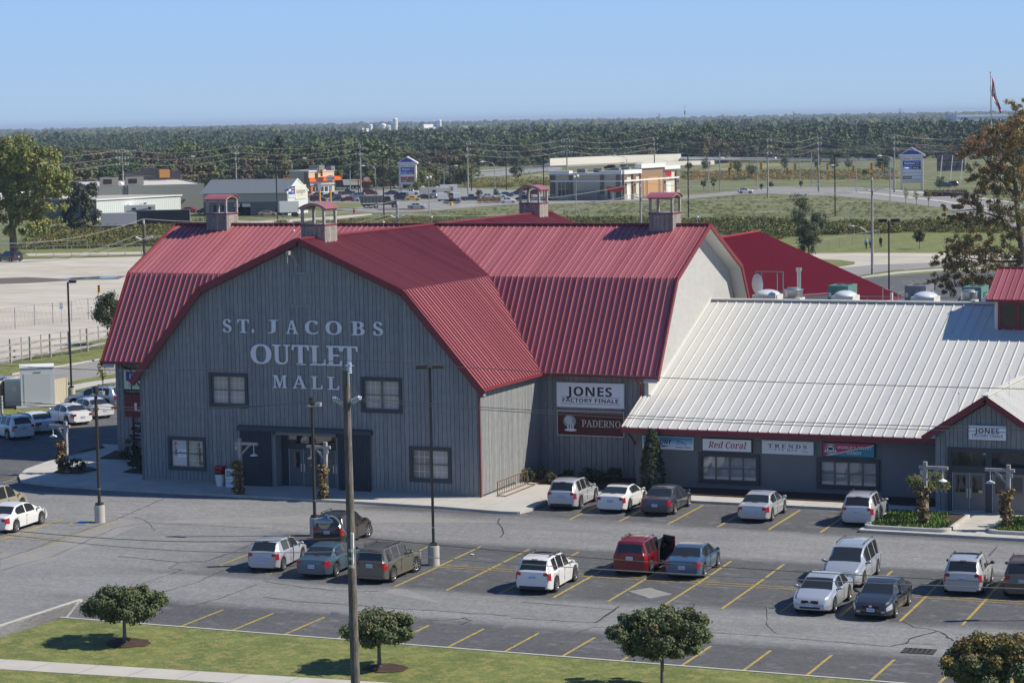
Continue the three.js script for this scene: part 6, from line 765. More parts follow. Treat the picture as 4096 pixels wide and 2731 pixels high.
{ // bike rack
  const a = G(1143, 1140, 0.13), b = G(1212, 1113, 0.13); const t = thing('bike_rack', 'rusty brown grid bike rack on the pavement by the side wall', 'bike rack', a); const d = b.clone().sub(a), L = Math.min(d.length(), 5.0); d.normalize(); const P = (s, h, o = 0) => V3(d.x * s - d.z * o, h, d.z * s + d.x * o); part(t, 'frame', [rod(P(0, 0), P(0, 0.85), 0.03), rod(P(L, 0), P(L, 0.85), 0.03), rod(P(0, 0.85), P(L, 0.85), 0.03), rod(P(0, 0.1), P(L, 0.1), 0.025), rod(P(0, 0.05, 0.5), P(L, 0.05, 0.5), 0.03), rod(P(0, 0.05), P(0, 0.05, 0.5), 0.03), rod(P(L, 0.05), P(L, 0.05, 0.5), 0.03)], mat([0.15, 0.075, 0.045], 0.8)); for (let s = 0.35; s < L; s += 0.35) part(t, 'bar', rod(P(s, 0.1), P(s, 0.85), 0.016), mat([0.17, 0.09, 0.05], 0.8));
}
{ // electrical cabinet, fence panels, drain
  const p = G(88, 938), t = thing('electrical_cabinet', 'tall white electrical switch cabinet behind the white sedans', 'cabinet', V3(p.x - 0.9, 0.05, p.z - 1.2), 0.62); const s = mpp(p); const W = 2.6, Hh = 3.0, Dp = 2.5; part(t, 'cabinet', cb(W, Hh, Dp, 0, Hh / 2 + 0.15, 0), mat([0.60, 0.63, 0.64], 0.5)); part(t, 'roof_cap', cb(W + 0.1, 0.08, Dp + 0.1, 0, Hh + 0.19, 0), M.white); part(t, 'pad', cb(W + 0.8, 0.18, Dp + 0.8, 0, 0.06, 0), M.concrete); part(t, 'door', [cb(W * 0.8, Hh * 0.8, 0.03, 0, Hh * 0.5, Dp / 2 + 0.015)], mat([0.56, 0.59, 0.60], 0.5)); part(t, 'door', [cb(0.03, Hh * 0.8, Dp * 0.7, W / 2 + 0.015, Hh * 0.52, 0)], mat([0.58, 0.60, 0.61], 0.5)); part(t, 'vent', [cb(0.6, 0.08, 0.02, 0, Hh * 0.93, Dp / 2 + 0.02), cb(0.6, 0.08, 0.02, 0, 0.35, Dp / 2 + 0.02)], M.midGrey); part(t, 'warning_plate', [cb(0.02, 0.3, 0.34, W / 2 + 0.04, Hh * 0.72, -0.2), cb(0.02, 0.12, 0.1, W / 2 + 0.04, Hh * 0.5, 0.5)], mat([0.6, 0.5, 0.35], 0.6)); part(t, 'side_box', cb(0.05, 1.1, 0.3, W / 2 + 0.05, Hh * 0.45, -0.9), M.midGrey);
  const q = G(36, 934), u = thing('meter_box', 'small grey electrical box beside the tall white cabinet', 'cabinet', V3(q.x - 0.6, 0.05, q.z - 0.5), 0.62); part(u, 'cabinet', cb(1.3, 2.0, 1.4, 0, 1.0, 0), mat([0.48, 0.51, 0.50], 0.5)); part(u, 'label_plate', cb(0.3, 0.4, 0.02, 0.1, 1.35, 0.71), M.offWhite); part(u, 'cap', cb(1.4, 0.06, 1.5, 0, 2.03, 0), M.white);
  const fenceP = (a, b, h, label) => { const f = thing('board_fence', label, 'fence', V3(0, 0, 0)); const n = 9; const L = a.distanceTo(b); for (let k = 0; k < n; k++) part(f, 'fence_board', beam(a.clone().lerp(b, k / n + 0.004).setY(h / 2 + 0.05), a.clone().lerp(b, (k + 1) / n - 0.004).setY(h / 2 + 0.05), 0.05, h), M.beige); for (const e of [a, b]) part(f, 'post', cb(0.14, h + 0.1, 0.14, e.x, h / 2 + 0.05, e.z), M.beige); };
  const c1 = G(118, 932), c2 = G(153, 924.5); fenceP(c1, c2, 2.0, 'beige board fence panel right of the electrical cabinet'); const d1 = G(-60, 955), d2 = G(43, 920); fenceP(d1, d2, 2.0, 'beige board fence running out of the left picture edge'); const e1 = G(0, 968); const bl = thing('bollard_post', 'grey square post at the left edge of the row', 'post', V3(e1.x + 0.15, 0, e1.z)); part(bl, 'post', cb(0.16, 1.9, 0.16, 0, 0.95, 0), M.postWood); part(bl, 'post_cap', cb(0.2, 0.05, 0.2, 0, 1.92, 0), M.postWood);
  const g = G(2112, 1496), dr = thing('storm_drain', 'rusty storm drain grate set in the asphalt', 'drain', V3(g.x, 0.006, g.z), 0.05); part(dr, 'frame', [cb(1.3, 0.03, 0.1, 0, 0.01, 0.42), cb(1.3, 0.03, 0.1, 0, 0.01, -0.42), cb(0.1, 0.03, 0.94, 0.62, 0.01, 0), cb(0.1, 0.03, 0.94, -0.62, 0.01, 0)], mat([0.05, 0.04, 0.035], 0.8)); part(dr, 'painted_pit_dark', cb(1.14, 0.004, 0.74, 0, 0.0, 0), M.black); for (let k = 0; k < 6; k++) part(dr, 'bar', cb(0.08, 0.03, 0.74, -0.5 + k * 0.2, 0.012, 0), mat([0.055, 0.045, 0.04], 0.8));  // flat black sheet under the drain bars paints the dark of the pit
  const pc = G(1084, 1275); single('paper_scrap', 'crumpled white paper scrap on the asphalt near the lamp base', 'litter', new THREE.IcosahedronGeometry(0.1, 0).scale(1.3, 0.4, 0.9).translate(pc.x, 0.04, pc.z), M.white);
}
{ // three people walking on the lawn behind, and the arm from the red car
  function body(bones, cell, colour) { let lo = V3(9, 9, 9), hi = V3(-9, -9, -9); for (const b of bones) for (const q of [b[0], b[1]]) { lo.min(V3(...q)); hi.max(V3(...q)); } const pad = 0.2; lo.subScalar(pad); hi.addScalar(pad); const span = Math.max(hi.x - lo.x, hi.y - lo.y, hi.z - lo.z), N = Math.ceil(span / cell); const mc = new MarchingCubes(N, new THREE.MeshBasicMaterial(), false, false, 200000); mc.isolation = 0; const c = lo.clone().add(hi).multiplyScalar(0.5); const A = V3(), Bq = V3(), p = V3();
    const half = span / 2; for (let k = 0; k < N; k++) for (let j = 0; j < N; j++) for (let i = 0; i < N; i++) { p.set(c.x + (i - N / 2) / (N / 2) * half, c.y + (j - N / 2) / (N / 2) * half, c.z + (k - N / 2) / (N / 2) * half); let e = 0; for (const b of bones) { A.set(...b[0]); Bq.set(...b[1]); const ab = Bq.sub(A), t = Math.max(0, Math.min(1, p.clone().sub(A).dot(ab) / ab.lengthSq())); const d = p.distanceTo(A.clone().addScaledVector(ab, t)) - (b[2] + (b[3] - b[2]) * t); e += Math.exp(-d / 0.022); } mc.field[i + j * N + k * N * N] = Math.log(Math.max(e, 1e-30)) * 0.022; }
    mc.update(); const n = mc.count; const P = new Float32Array(n * 3), C = new Float32Array(n * 3); for (let i = 0; i < n; i++) { const x = c.x + mc.positionArray[i * 3] * half, y = c.y + mc.positionArray[i * 3 + 1] * half, z = c.z + mc.positionArray[i * 3 + 2] * half; P.set([x, y, z], i * 3); C.set(colour(x, y, z), i * 3); } const g = new THREE.BufferGeometry(); g.setAttribute('position', new THREE.BufferAttribute(P, 3)); g.setAttribute('color', new THREE.BufferAttribute(C, 3)); g.computeVertexNormals(); return clean(g); }
  const pm = new THREE.MeshStandardMaterial({ vertexColors: true, roughness: 0.85 }), skin = [0.42, 0.25, 0.17];
  const man = (px, py, turn, shirt, label, stride) => { const p = G(px, py), t = thing('person', label, 'person', V3(p.x, 0, p.z), turn, null); const s = stride; const bones = [[[0, 1.0, 0], [0, 1.38, 0.02], 0.15, 0.17], [[-0.15, 1.42, 0], [0.15, 1.42, 0], 0.075, 0.075], [[0, 1.45, 0], [0, 1.56, 0], 0.06, 0.055], [[0, 1.63, 0.01], [0, 1.69, 0.02], 0.095, 0.1], [[-0.09, 0.95, 0], [-0.1, 0.5, s * 0.5], 0.1, 0.07], [[-0.1, 0.5, s * 0.5], [-0.1, 0.08, s * 0.6 - 0.02], 0.065, 0.05], [[0.09, 0.95, 0], [0.1, 0.5, -s * 0.35], 0.1, 0.07], [[0.1, 0.5, -s * 0.35], [0.1, 0.09, -s * 0.85], 0.065, 0.05], [[-0.1, 0.05, s * 0.6], [-0.1, 0.04, s * 0.6 + 0.16], 0.05, 0.04], [[0.1, 0.06, -s * 0.85], [0.1, 0.04, -s * 0.85 + 0.15], 0.05, 0.04], [[-0.21, 1.4, 0], [-0.26, 1.13, -s * 0.25], 0.055, 0.045], [[-0.26, 1.13, -s * 0.25], [-0.25, 0.88, -s * 0.1 + 0.05], 0.042, 0.033], [[0.21, 1.4, 0], [0.26, 1.13, s * 0.25], 0.055, 0.045], [[0.26, 1.13, s * 0.25], [0.25, 0.88, s * 0.3 + 0.08], 0.042, 0.033]]; for (const m of [-1, 1]) for (let f = 0; f < 5; f++) { const hz = (m < 0 ? -s * 0.1 + 0.05 : s * 0.3 + 0.08); const b = [m * 0.25, 0.86, hz]; bones.push(f < 4 ? [b, [m * (0.245 - 0.004 * f), 0.72 + 0.012 * Math.abs(f - 1.4), hz - 0.035 + f * 0.024 + 0.01], 0.016, 0.011] : [b, [m * 0.235, 0.79, hz + 0.055], 0.015, 0.012]); }
    bones.push([[0, 1.655, 0.11], [0, 1.63, 0.13], 0.015, 0.02], [[-0.1, 1.65, 0.01], [-0.102, 1.68, 0], 0.02, 0.02], [[0.1, 1.65, 0.01], [0.102, 1.68, 0], 0.02, 0.02]);
    part(t, 'body', body(bones, 0.024, (x, y, z) => { if (y > 1.53) { if (z > 0.085 && Math.abs(y - 1.675) < 0.014 && Math.abs(Math.abs(x) - 0.038) < 0.018) return [0.03, 0.02, 0.02]; if (z > 0.08 && Math.abs(y - 1.6) < 0.01 && Math.abs(x) < 0.03) return [0.25, 0.09, 0.08]; return z < -0.02 || y > 1.76 ? [0.05, 0.03, 0.02] : skin; } if (y < 0.12) return [0.02, 0.02, 0.02]; if (Math.abs(x) > 0.2 && y < 0.98) return skin; return y > 0.97 ? shirt : [0.014, 0.015, 0.022]; }), pm);
    part(t, 'straw_hat', [new THREE.CylinderGeometry(0.21, 0.22, 0.02, 20).translate(0, 1.745, 0), new THREE.CylinderGeometry(0.095, 0.11, 0.11, 16).translate(0, 1.81, 0)], mat([0.55, 0.42, 0.2], 0.9)); part(t, 'braces', [cb(0.03, 0.42, 0.012, -0.08, 1.2, 0.185), cb(0.03, 0.42, 0.012, 0.08, 1.2, 0.185)], M.black); return t; };
  man(1990.6, 571.6, 0.5, [0.33, 0.50, 0.58], 'person in pale blue shirt, black trousers and straw hat walking', 0.42); man(2000.5, 570, 0.4, [0.55, 0.58, 0.63], 'person in white shirt and black trousers beside the utility pole', 0.3); man(2024, 567.8, 0.2, [0.012, 0.012, 0.016], 'person in dark jacket and trousers walking on the mown grass', 0.25);
  // driver of the red car: seated, arm out along the open door
  const seat = new THREE.Vector3(0.42, 0, -0.35).applyEuler(redSuv.rotation).add(redSuv.position); const t = thing('person', 'person in dark shirt seated in the red car reaching for its door', 'person', V3(seat.x, 0, seat.z), redSuv.rotation.y + Math.PI);
  const bones = [[[0, 0.72, 0], [0, 1.1, -0.08], 0.16, 0.16], [[-0.16, 1.16, -0.08], [0.16, 1.16, -0.08], 0.075, 0.075], [[0, 1.18, -0.07], [0, 1.3, -0.04], 0.06, 0.055], [[0, 1.36, -0.03], [0, 1.42, -0.02], 0.095, 0.1], [[-0.09, 0.7, 0], [-0.1, 0.74, 0.42], 0.095, 0.07], [[0.09, 0.7, 0], [0.1, 0.74, 0.42], 0.095, 0.07], [[-0.1, 0.74, 0.42], [-0.1, 0.36, 0.55], 0.065, 0.05], [[0.1, 0.74, 0.42], [0.1, 0.36, 0.55], 0.065, 0.05], [[-0.22, 1.14, -0.06], [-0.5, 1.06, 0.1], 0.055, 0.045], [[-0.5, 1.06, 0.1], [-0.76, 0.98, 0.16], 0.042, 0.032], [[0.22, 1.14, -0.06], [0.26, 0.88, 0.12], 0.055, 0.045], [[0.26, 0.88, 0.12], [0.18, 0.82, 0.36], 0.042, 0.032], [[0, 1.38, 0.08], [0, 1.36, 0.1], 0.015, 0.02]]; for (let f = 0; f < 5; f++) bones.push(f < 4 ? [[-0.77, 0.98, 0.16], [-0.9, 0.95 - 0.01 * f, 0.12 + f * 0.024], 0.016, 0.011] : [[-0.77, 0.98, 0.16], [-0.83, 1.0, 0.22], 0.015, 0.012]);
  part(t, 'body', body(bones, 0.022, (x, y, z) => y > 1.27 ? (z < -0.05 || y > 1.45 ? [0.05, 0.03, 0.02] : skin) : x < -0.46 ? skin : y > 0.72 && z < 0.2 ? [0.03, 0.035, 0.05] : [0.02, 0.022, 0.03]), pm);
}

// ================================================================ behind the mall
const yawTurn = Math.atan2(-fwd.x, -fwd.z); // a thing turned by this faces along the view
const face2 = a => yawTurn + a * D2R;
// a rectangular block given by its near base corners in the picture and height in metres, pushed back by depth
function blockBase(pa, pb, name, label, cat = 'building') { const a = G(...pa), b = G(...pb); const t = thing(name, label, cat, a, Math.atan2(-(b.z - a.z), b.x - a.x)); return [t, a.distanceTo(b)]; } // local x runs a->b, -z goes back
const facadeMat = (c, r = 0.85) => mat(c, r);
{ // olive grey big store
  const [t, w] = blockBase([205, 494], [470, 487], 'big_box_store', 'long flat-roofed olive grey store behind the sheds'); const h = 7.2; part(t, 'wall', bx(0, w, 0, h, -0.3, 0), facadeMat([0.26, 0.27, 0.235])); part(t, 'side_wall', [bx(w - 0.3, w, 0, h, -60, -0.3), bx(0, 0.3, 0, h, -60, -0.3), bx(0, w, 0, h, -60, -59.7)], facadeMat([0.26, 0.27, 0.235])); part(t, 'roof', bx(0.3, w - 0.3, h - 0.4, h - 0.2, -59.7, -0.3), mat([0.55, 0.52, 0.47], 0.95)); part(t, 'parapet', [bx(w * 0.45, w, h, h + 2.3, -60.5, -59.7), bx(w * 0.62, w * 0.9, h + 2.3, h + 3.2, -60.4, -59.8)], mat([0.05, 0.055, 0.065], 0.8)); part(t, 'wall_light', [0.42, 0.62, 0.82].map(k => cb(0.6, 0.35, 0.3, w * k, h * 0.45, 0.15)), M.darkGrey); part(t, 'downpipe', [rod(V3(w * 0.31, 0, 0.1), V3(w * 0.31, h, 0.1), 0.12), rod(V3(w * 0.335, 0, 0.1), V3(w * 0.335, h, 0.1), 0.12)], M.darkGrey);
  for (const k of [0.2, 0.42]) { const u = part(t, 'rooftop_unit', cb(4.6, 2.0, 3.2, w * k, h + 0.9, -10), mat([0.26, 0.245, 0.22], 0.7)); part(u, 'intake', cb(2.2, 1.2, 0.05, w * k - 0.5, h + 0.9, -8.38), M.black); } part(t, 'entry_tower', cb(2.8, 2.2, 3, w * 0.84, h + 1.7, -57), mat([0.55, 0.25, 0.06], 0.7)); part(t, 'satellite_dish', new THREE.SphereGeometry(0.9, 12, 6, 0, 6.28, 0, 0.7).rotateX(1.2).translate(w * 0.29, h + 0.2, -4), M.white);
}
{ // white metal shed
  const [t, w] = blockBase([222, 505], [415, 492.5], 'metal_shed', 'low white ribbed metal shed behind the trailers'); const h = 4.7; part(t, 'wall', bx(0, w, 0, h, -0.2, 0), mat([0.62, 0.66, 0.64], 0.6)); const ribs = []; for (let x = 0.5; x < w; x += 0.7) ribs.push(bx(x, x + 0.08, 0, h - 0.2, 0, 0.04)); part(t, 'wall_rib', ribs, mat([0.60, 0.64, 0.62], 0.6)); part(t, 'side_wall', bx(0, 0.2, 0, h, -26, -0.2), mat([0.14, 0.15, 0.16], 0.7)); part(t, 'side_wall', bx(w - 0.2, w, 0, h, -26, -0.2), mat([0.6, 0.64, 0.62], 0.7)); part(t, 'roof', bx(-0.3, w + 0.3, h, h + 0.2, -26, 0.25), mat([0.38, 0.36, 0.33], 0.9)); part(t, 'roof_edge', bx(-0.35, w + 0.35, h - 0.05, h + 0.25, 0.25, 0.32), M.white); part(t, 'clerestory', bx(-8, w * 0.2, h + 0.2, h + 2.0, -24, -23.7), M.white); const u = part(t, 'rooftop_unit', cb(3.0, 1.9, 2.2, w * 0.08, h + 1.2, -14), mat([0.45, 0.43, 0.38], 0.7)); part(u, 'intake', cb(0.9, 1.4, 0.05, w * 0.08 - 1.0, h + 1.2, -12.88), M.black); part(t, 'wall_light', cb(0.6, 0.3, 0.4, w * 0.56, h * 0.7, 0.2), M.darkGrey);
}
{ // antiques shed
  const [t, w] = blockBase([468, 495.6], [660, 494], 'antiques_shed', 'grey block garage with slate blue metal roof and antiques sign'); const h = 5.2, D = 15, rh = 8.6; const blockM = mat([1, 1, 1], 0.95, { map: grain(161, [0.13, 0.125, 0.12], [0.21, 0.2, 0.19], 256, 24), tile: 5 });
  part(t, 'wall', [bx(0, w * 0.36, 0, h - 1.9, -0.3, 0), bx(w * 0.56, w * 0.62, 0, h - 1.9, -0.3, 0), bx(w * 0.62, w, 0, h - 1.9, -0.3, 0)], blockM); part(t, 'upper_wall', bx(-0.1, w, h - 1.9, h + 0.4, -0.3, 0.06), mat([0.42, 0.42, 0.37], 0.7)); part(t, 'wall_top', bx(w * 0.36, w * 0.56, h - 2.3, h - 1.9, -0.3, 0), blockM);
  const slate = mat([0.155, 0.175, 0.195], 0.5); const rf = part(t, 'roof', [polyGeo([V3(-0.8, h + 0.2, 0.8), V3(w + 0.2, h + 0.2, 0.8), V3(w + 0.2, rh, -D / 2), V3(-0.8, rh, -D / 2)]), polyGeo([V3(-0.8, h + 0.2, -D - 0.8), V3(w + 0.2, h + 0.2, -D - 0.8), V3(w + 0.2, rh, -D / 2), V3(-0.8, rh, -D / 2)])], slate); for (let x = 0; x < w; x += 0.9) part(rf, 'roof_rib', beam(V3(x, h + 0.24, 0.8), V3(x, rh + 0.04, -D / 2), 0.06, 0.05), slate);
  part(t, 'gable_wall', [prism([[0, 0], [D, 0], [D, h + 0.2], [D / 2, rh - 0.05], [0, h + 0.2]], -0.15, 0.15).rotateY(Math.PI / 2).translate(w, 0, 0)], mat([0.60, 0.62, 0.62], 0.7)); part(t, 'gable_trim', [beam(V3(w + 0.2, h + 0.15, 0.8), V3(w + 0.2, rh - 0.03, -D / 2), 0.1, 0.3), beam(V3(w + 0.2, h + 0.15, -D - 0.8), V3(w + 0.2, rh - 0.03, -D / 2), 0.1, 0.3)], M.white);
  for (const [a, b] of [[0.36, 0.43], [0.46, 0.56]]) { part(t, 'garage_door', bx(w * a, w * b, h - 3.1, h - 2.2, -0.25, -0.15), M.white); part(t, 'doorway', bx(w * a, w * b, 0, h - 2.3, -7.1, -7), M.midGrey); } for (const k of [0.14, 0.24]) part(t, 'window', cb(1.0, 1.9, 0.06, w * k, 1.6, 0.03), M.black); part(t, 'back_wall', bx(0, w, 0, h, -D, -D + 0.3), blockM); part(t, 'side_wall', prism([[0, 0], [D, 0], [D, h + 0.2], [D / 2, rh - 0.05], [0, h + 0.2]], -0.15, 0.15).rotateY(Math.PI / 2).translate(0.1, 0, 0), blockM);
  const gl = new THREE.Object3D(); const sm = signMat(512, 280, (x, W, H) => { x.fillStyle = '#d6d2c4'; x.fillRect(0, 0, W, H); fit(x, 'Antiques', W / 2, 125, 440, 120, 'bold', 'serif', '#2b2926'); x.strokeStyle = '#2b2926'; x.lineWidth = 5; x.beginPath(); x.moveTo(90, 200); x.bezierCurveTo(200, 240, 300, 170, 430, 210); x.stroke(); }), s2 = signMat(256, 256, (x, W, H) => { x.fillStyle = '#27418f'; x.fillRect(0, 0, W, H); x.fillStyle = '#dfe3ea'; x.fillRect(0, 190, W, 66); x.fillStyle = '#e8e8ee'; x.beginPath(); x.arc(52, 90, 36, 0, 7); x.fill(); fit(x, 'TIRE', 165, 128, 120, 66, 'bold', 'sans-serif', '#f2c92a'); fit(x, 'COMPLETE', 160, 56, 150, 44, 'bold', 'sans-serif', '#f2c92a'); fit(x, '519 576 7400', 128, 222, 220, 34, 'bold', 'sans-serif', '#27418f'); });
  const p = new THREE.Vector3(w + 0.2, 0, 0).applyAxisAngle(V3(0, 1, 0), t.rotation.y).add(t.position); const sg = (n, label, z0, z1, y0, y1, m) => { const s = thing(n, label, 'sign', p.clone(), t.rotation.y); part(s, 'sign_board', bx(0, 0.1, y0, y1, -z1, -z0), M.white); const f = part(s, 'sign_face', face(z1 - z0 - 0.06, y1 - y0 - 0.06).rotateY(Math.PI / 2).translate(0.105, (y0 + y1) / 2, -(z0 + z1) / 2), m); };
  sg('wall_sign', 'cream sign reading Antiques on the shed gable', 5.2, 13.6, 3.6, 7.0, sm); sg('wall_sign', 'blue and yellow tire sign on the shed gable', 0.4, 5.0, 4.2, 6.9, s2);
}
{ // trailers and vans parked by the sheds
  const box = (px, py, L, H, W, turn, name, label, m, m2) => { const p = G(px, py); const t = thing(name, label, 'trailer', p, face2(turn)); part(t, 'body', cb(L, H, W, 0, 1.1 + H / 2, 0), m); part(t, 'doors', cb(0.06, H * 0.96, W * 0.96, L / 2 + 0.03, 1.1 + H / 2, 0), m2); part(t, 'chassis', cb(L * 0.9, 0.2, W * 0.6, 0, 0.95, 0), M.darkGrey); for (const x of [L * 0.3, L * 0.4]) for (const z of [-1, 1]) part(t, 'wheel', new THREE.CylinderGeometry(0.5, 0.5, 0.3, 14).rotateX(Math.PI / 2).translate(x, 0.5, z * W * 0.4), CM.tyre); part(t, 'landing_leg', [cb(0.15, 0.9, 0.15, -L * 0.3, 0.5, W * 0.3), cb(0.15, 0.9, 0.15, -L * 0.3, 0.5, -W * 0.3)], M.galv); return t; };
  box(372, 523, 12.0, 2.75, 2.6, 6, 'semi_trailer', 'long black semi-trailer with grey rear doors behind the barn', mat([0.012, 0.013, 0.016], 0.3), M.galv); box(272, 527, 7.5, 2.5, 2.6, 10, 'box_trailer', 'old grey box trailer with rust-red lower panels', mat([0.40, 0.42, 0.46], 0.6), M.white); box(452 + 210, 498, 4.5, 2.6, 2.3, 15, 'cargo_trailer', 'small white cargo trailer with its dark open back painted as a black slab by the antiques shed', mat([0.55, 0.57, 0.58], 0.6), M.black);  // cargo trailer: black rear slab painted in for the shade of its open back
  { const p = G(250, 533); const t = thing('rusty_container', 'low rust-orange steel box in the goldenrod', 'container', p, face2(10)); part(t, 'body', cb(7, 1.3, 2.4, 0, 0.7, 0), mat([0.24, 0.055, 0.02], 0.85)); part(t, 'rim', cb(7.1, 0.1, 2.5, 0, 1.4, 0), M.galv); }
  { const p = G(310, 500); const t = thing('travel_trailer', 'white travel trailer with grey swoosh by the white shed', 'caravan', p, face2(4)); part(t, 'body', prism([[-5, 0.6], [5, 0.6], [5, 3.1], [-4.2, 3.1], [-5, 2.4]], -1.2, 1.2), mat([0.66, 0.66, 0.65], 0.4)); part(t, 'stripe', [beam(V3(-2, 1.6, 1.21), V3(4.6, 2.4, 1.21), 0.02, 0.12), beam(V3(-3, 1.3, 1.21), V3(3, 2.0, 1.21), 0.02, 0.1)], M.darkGrey); part(t, 'window', [cb(1.0, 0.5, 0.03, -0.2, 2.2, 1.21), cb(0.7, 0.6, 0.03, 3.6, 2.3, 1.21)], M.glass); part(t, 'roof_unit', [cb(0.9, 0.3, 0.8, -1.8, 3.25, 0), cb(0.9, 0.3, 0.8, 1.5, 3.25, 0)], M.white); part(t, 'wheel', [new THREE.CylinderGeometry(0.4, 0.4, 2.2, 12).rotateX(Math.PI / 2).translate(0.5, 0.4, 0)], CM.tyre); }
  { const p = G(563, 493); const t = thing('camper_van', 'dark green and white camper van outside the garage door', 'van', p, face2(150)); part(t, 'body', prism([[-2.7, 0.4], [2.7, 0.4], [2.8, 1.1], [2.2, 1.25], [1.7, 2.1], [-2.6, 2.2]], -1, 1), mat([0.03, 0.06, 0.06], 0.35)); part(t, 'pop_top', prism([[-2.4, 2.2], [1.7, 2.1], [1.4, 2.7], [-2.2, 2.75]], -0.95, 0.95), M.white); part(t, 'window', [cb(3.4, 0.55, 2.02, -0.6, 1.65, 0)], M.glass); for (const x of [-1.7, 1.7]) for (const z of [-0.9, 0.9]) part(t, 'wheel', new THREE.CylinderGeometry(0.36, 0.36, 0.24, 14).rotateX(Math.PI / 2).translate(x, 0.36, z), CM.tyre); part(t, 'headlight', [cb(0.04, 0.2, 0.3, 2.8, 0.9, 0.7), cb(0.04, 0.2, 0.3, 2.8, 0.9, -0.7)], CM.head); }
  { const p = G(441, 482); const t = thing('waste_container', 'dark green waste container behind the chain fence', 'dumpster', p, face2(0)); part(t, 'body', prism([[-2.2, 0.2], [2.2, 0.2], [2.4, 2.0], [-2.4, 2.4]], -1, 1), mat([0.02, 0.07, 0.05], 0.7)); part(t, 'label_plate', cb(0.6, 0.5, 0.02, -0.6, 1.5, 1.02), M.yellow); part(t, 'lid', cb(4.7, 0.1, 2.1, 0, 2.3, 0), M.black); }
  { const p = G(648, 494); const t = thing('black_bin', 'row of black bins against the shed wall', 'bin', p, face2(0)); part(t, 'body', [cb(1.6, 1.3, 1, -0.8, 0.65, 0)], M.black); part(t, 'lid', cb(1.7, 0.12, 1.1, -0.8, 1.35, 0), M.darkGrey); }
}
{ // drive-in restaurant with orange band
  const [t, w] = blockBase([712, 444], [769, 441.5], 'orange_band_restaurant', 'small white drive-through restaurant with bright orange roof band'); const h = 5.0; part(t, 'wall', prism([[0.4, 0], [w - 1.2, 0], [w, h * 0.62], [w + 0.3, h - 1.4], [0, h - 1.4]], -12, 0), M.offWhite); part(t, 'dark_band', bx(-0.1, w + 0.1, h * 0.44, h * 0.52, -12, 0.05), mat([0.10, 0.075, 0.06], 0.6)); part(t, 'orange_band', [prism([[-0.6, h - 1.4], [w + 2.3, h - 1.1], [w + 2.3, h + 0.1], [-0.6, h - 0.1]], -13, 0.6)], M.orange); part(t, 'menu_board', bx(w * 0.3, w * 0.95, h * 0.6, h * 0.72, 0.02, 0.1), signMat(256, 40, (x, W, H) => { x.fillStyle = '#dad7d0'; x.fillRect(0, 0, W, H); fit(x, 'HOME OF THE BURGER FAMILY', W / 2, H / 2, 246, 26, 'bold', 'sans-serif', '#222'); })); for (let k = 0; k < 5; k++) part(t, 'window', bx(w * (0.08 + k * 0.17), w * (0.2 + k * 0.17), 0.5, h * 0.4, 0.01, 0.08), M.glass); part(t, 'entry_post', [bx(0.2, 0.8, 0, h * 0.44, 0.05, 0.3)], M.orange);
  const [u, uw] = blockBase([588 + 310 * 0.25632, 444], [710, 444], 'cream_annex', 'cream flat-roofed shop joined behind the antiques shed'); part(u, 'wall', bx(0, uw, 0, 7, -14, 0), mat([0.52, 0.46, 0.34], 0.8)); part(u, 'cornice', bx(-0.2, uw + 0.2, 6.7, 7.2, -14.2, 0.3), M.offWhite); part(u, 'rooftop_unit', [cb(4, 1.6, 3, 6, 7.9, -6), cb(2, 1.4, 2, 12, 7.8, -5)], M.midGrey); part(u, 'pier', bx(uw - 1.6, uw, 0, 6.7, 0, 0.4), mat([0.25, 0.17, 0.12], 0.9));
  const oval = (px, py, D, s, label) => { const c = atD(px, py, D); const o = thing('oval_sign', label, 'sign', c, face2(0)); const el = (a, b, d) => prism(Array.from({ length: 28 }, (_, i) => [Math.cos(i / 28 * 6.283) * a, Math.sin(i / 28 * 6.283) * b]), 0, d); part(o, 'sign_rim', el(s, s * 0.62, 0.3), M.orange); part(o, 'sign_face', new THREE.CircleGeometry(1, 28).scale(s * 0.93, s * 0.56, 1).translate(0, 0, 0.31), signMat(256, 256, (x, W, H) => { x.fillStyle = '#f2efe9'; x.fillRect(0, 0, W, H); fit(x, 'A&W', W / 2, 135, 190, 120, 'bold italic', 'sans-serif', '#2c1a12'); x.strokeStyle = '#c8371d'; x.lineWidth = 12; x.beginPath(); x.ellipse(128, 128, 118, 112, 0, 0, 7); x.stroke(); })); return o; };
  const D0 = fdist(t.position); oval(588 + 665 * 0.25632, 229.7 + 698 * 0.25632, D0 - 1, 1.35, 'oval white and red sign on the orange restaurant band'); 
  const q = G(588 + 990 * 0.25632, 440), e = thing('entrance_pylon', 'brown tapered entrance pylon with orange canopy arm', 'sign', q, face2(0)); part(e, 'pylon', prism([[-0.9, 0], [0.9, 0], [1.2, 3.2], [-1.2, 3.2]], -0.5, 0.5), mat([0.09, 0.055, 0.04], 0.7)); part(e, 'canopy_arm', prism([[-5.2, 3.4], [1.5, 3.1], [1.5, 3.6], [-5.2, 3.6]], -0.7, 0.7), M.orange); oval(588 + 990 * 0.25632, 229.7 + 707 * 0.25632, fdist(q) - 1, 1.1, 'oval white and red sign on the brown entrance pylon');
}
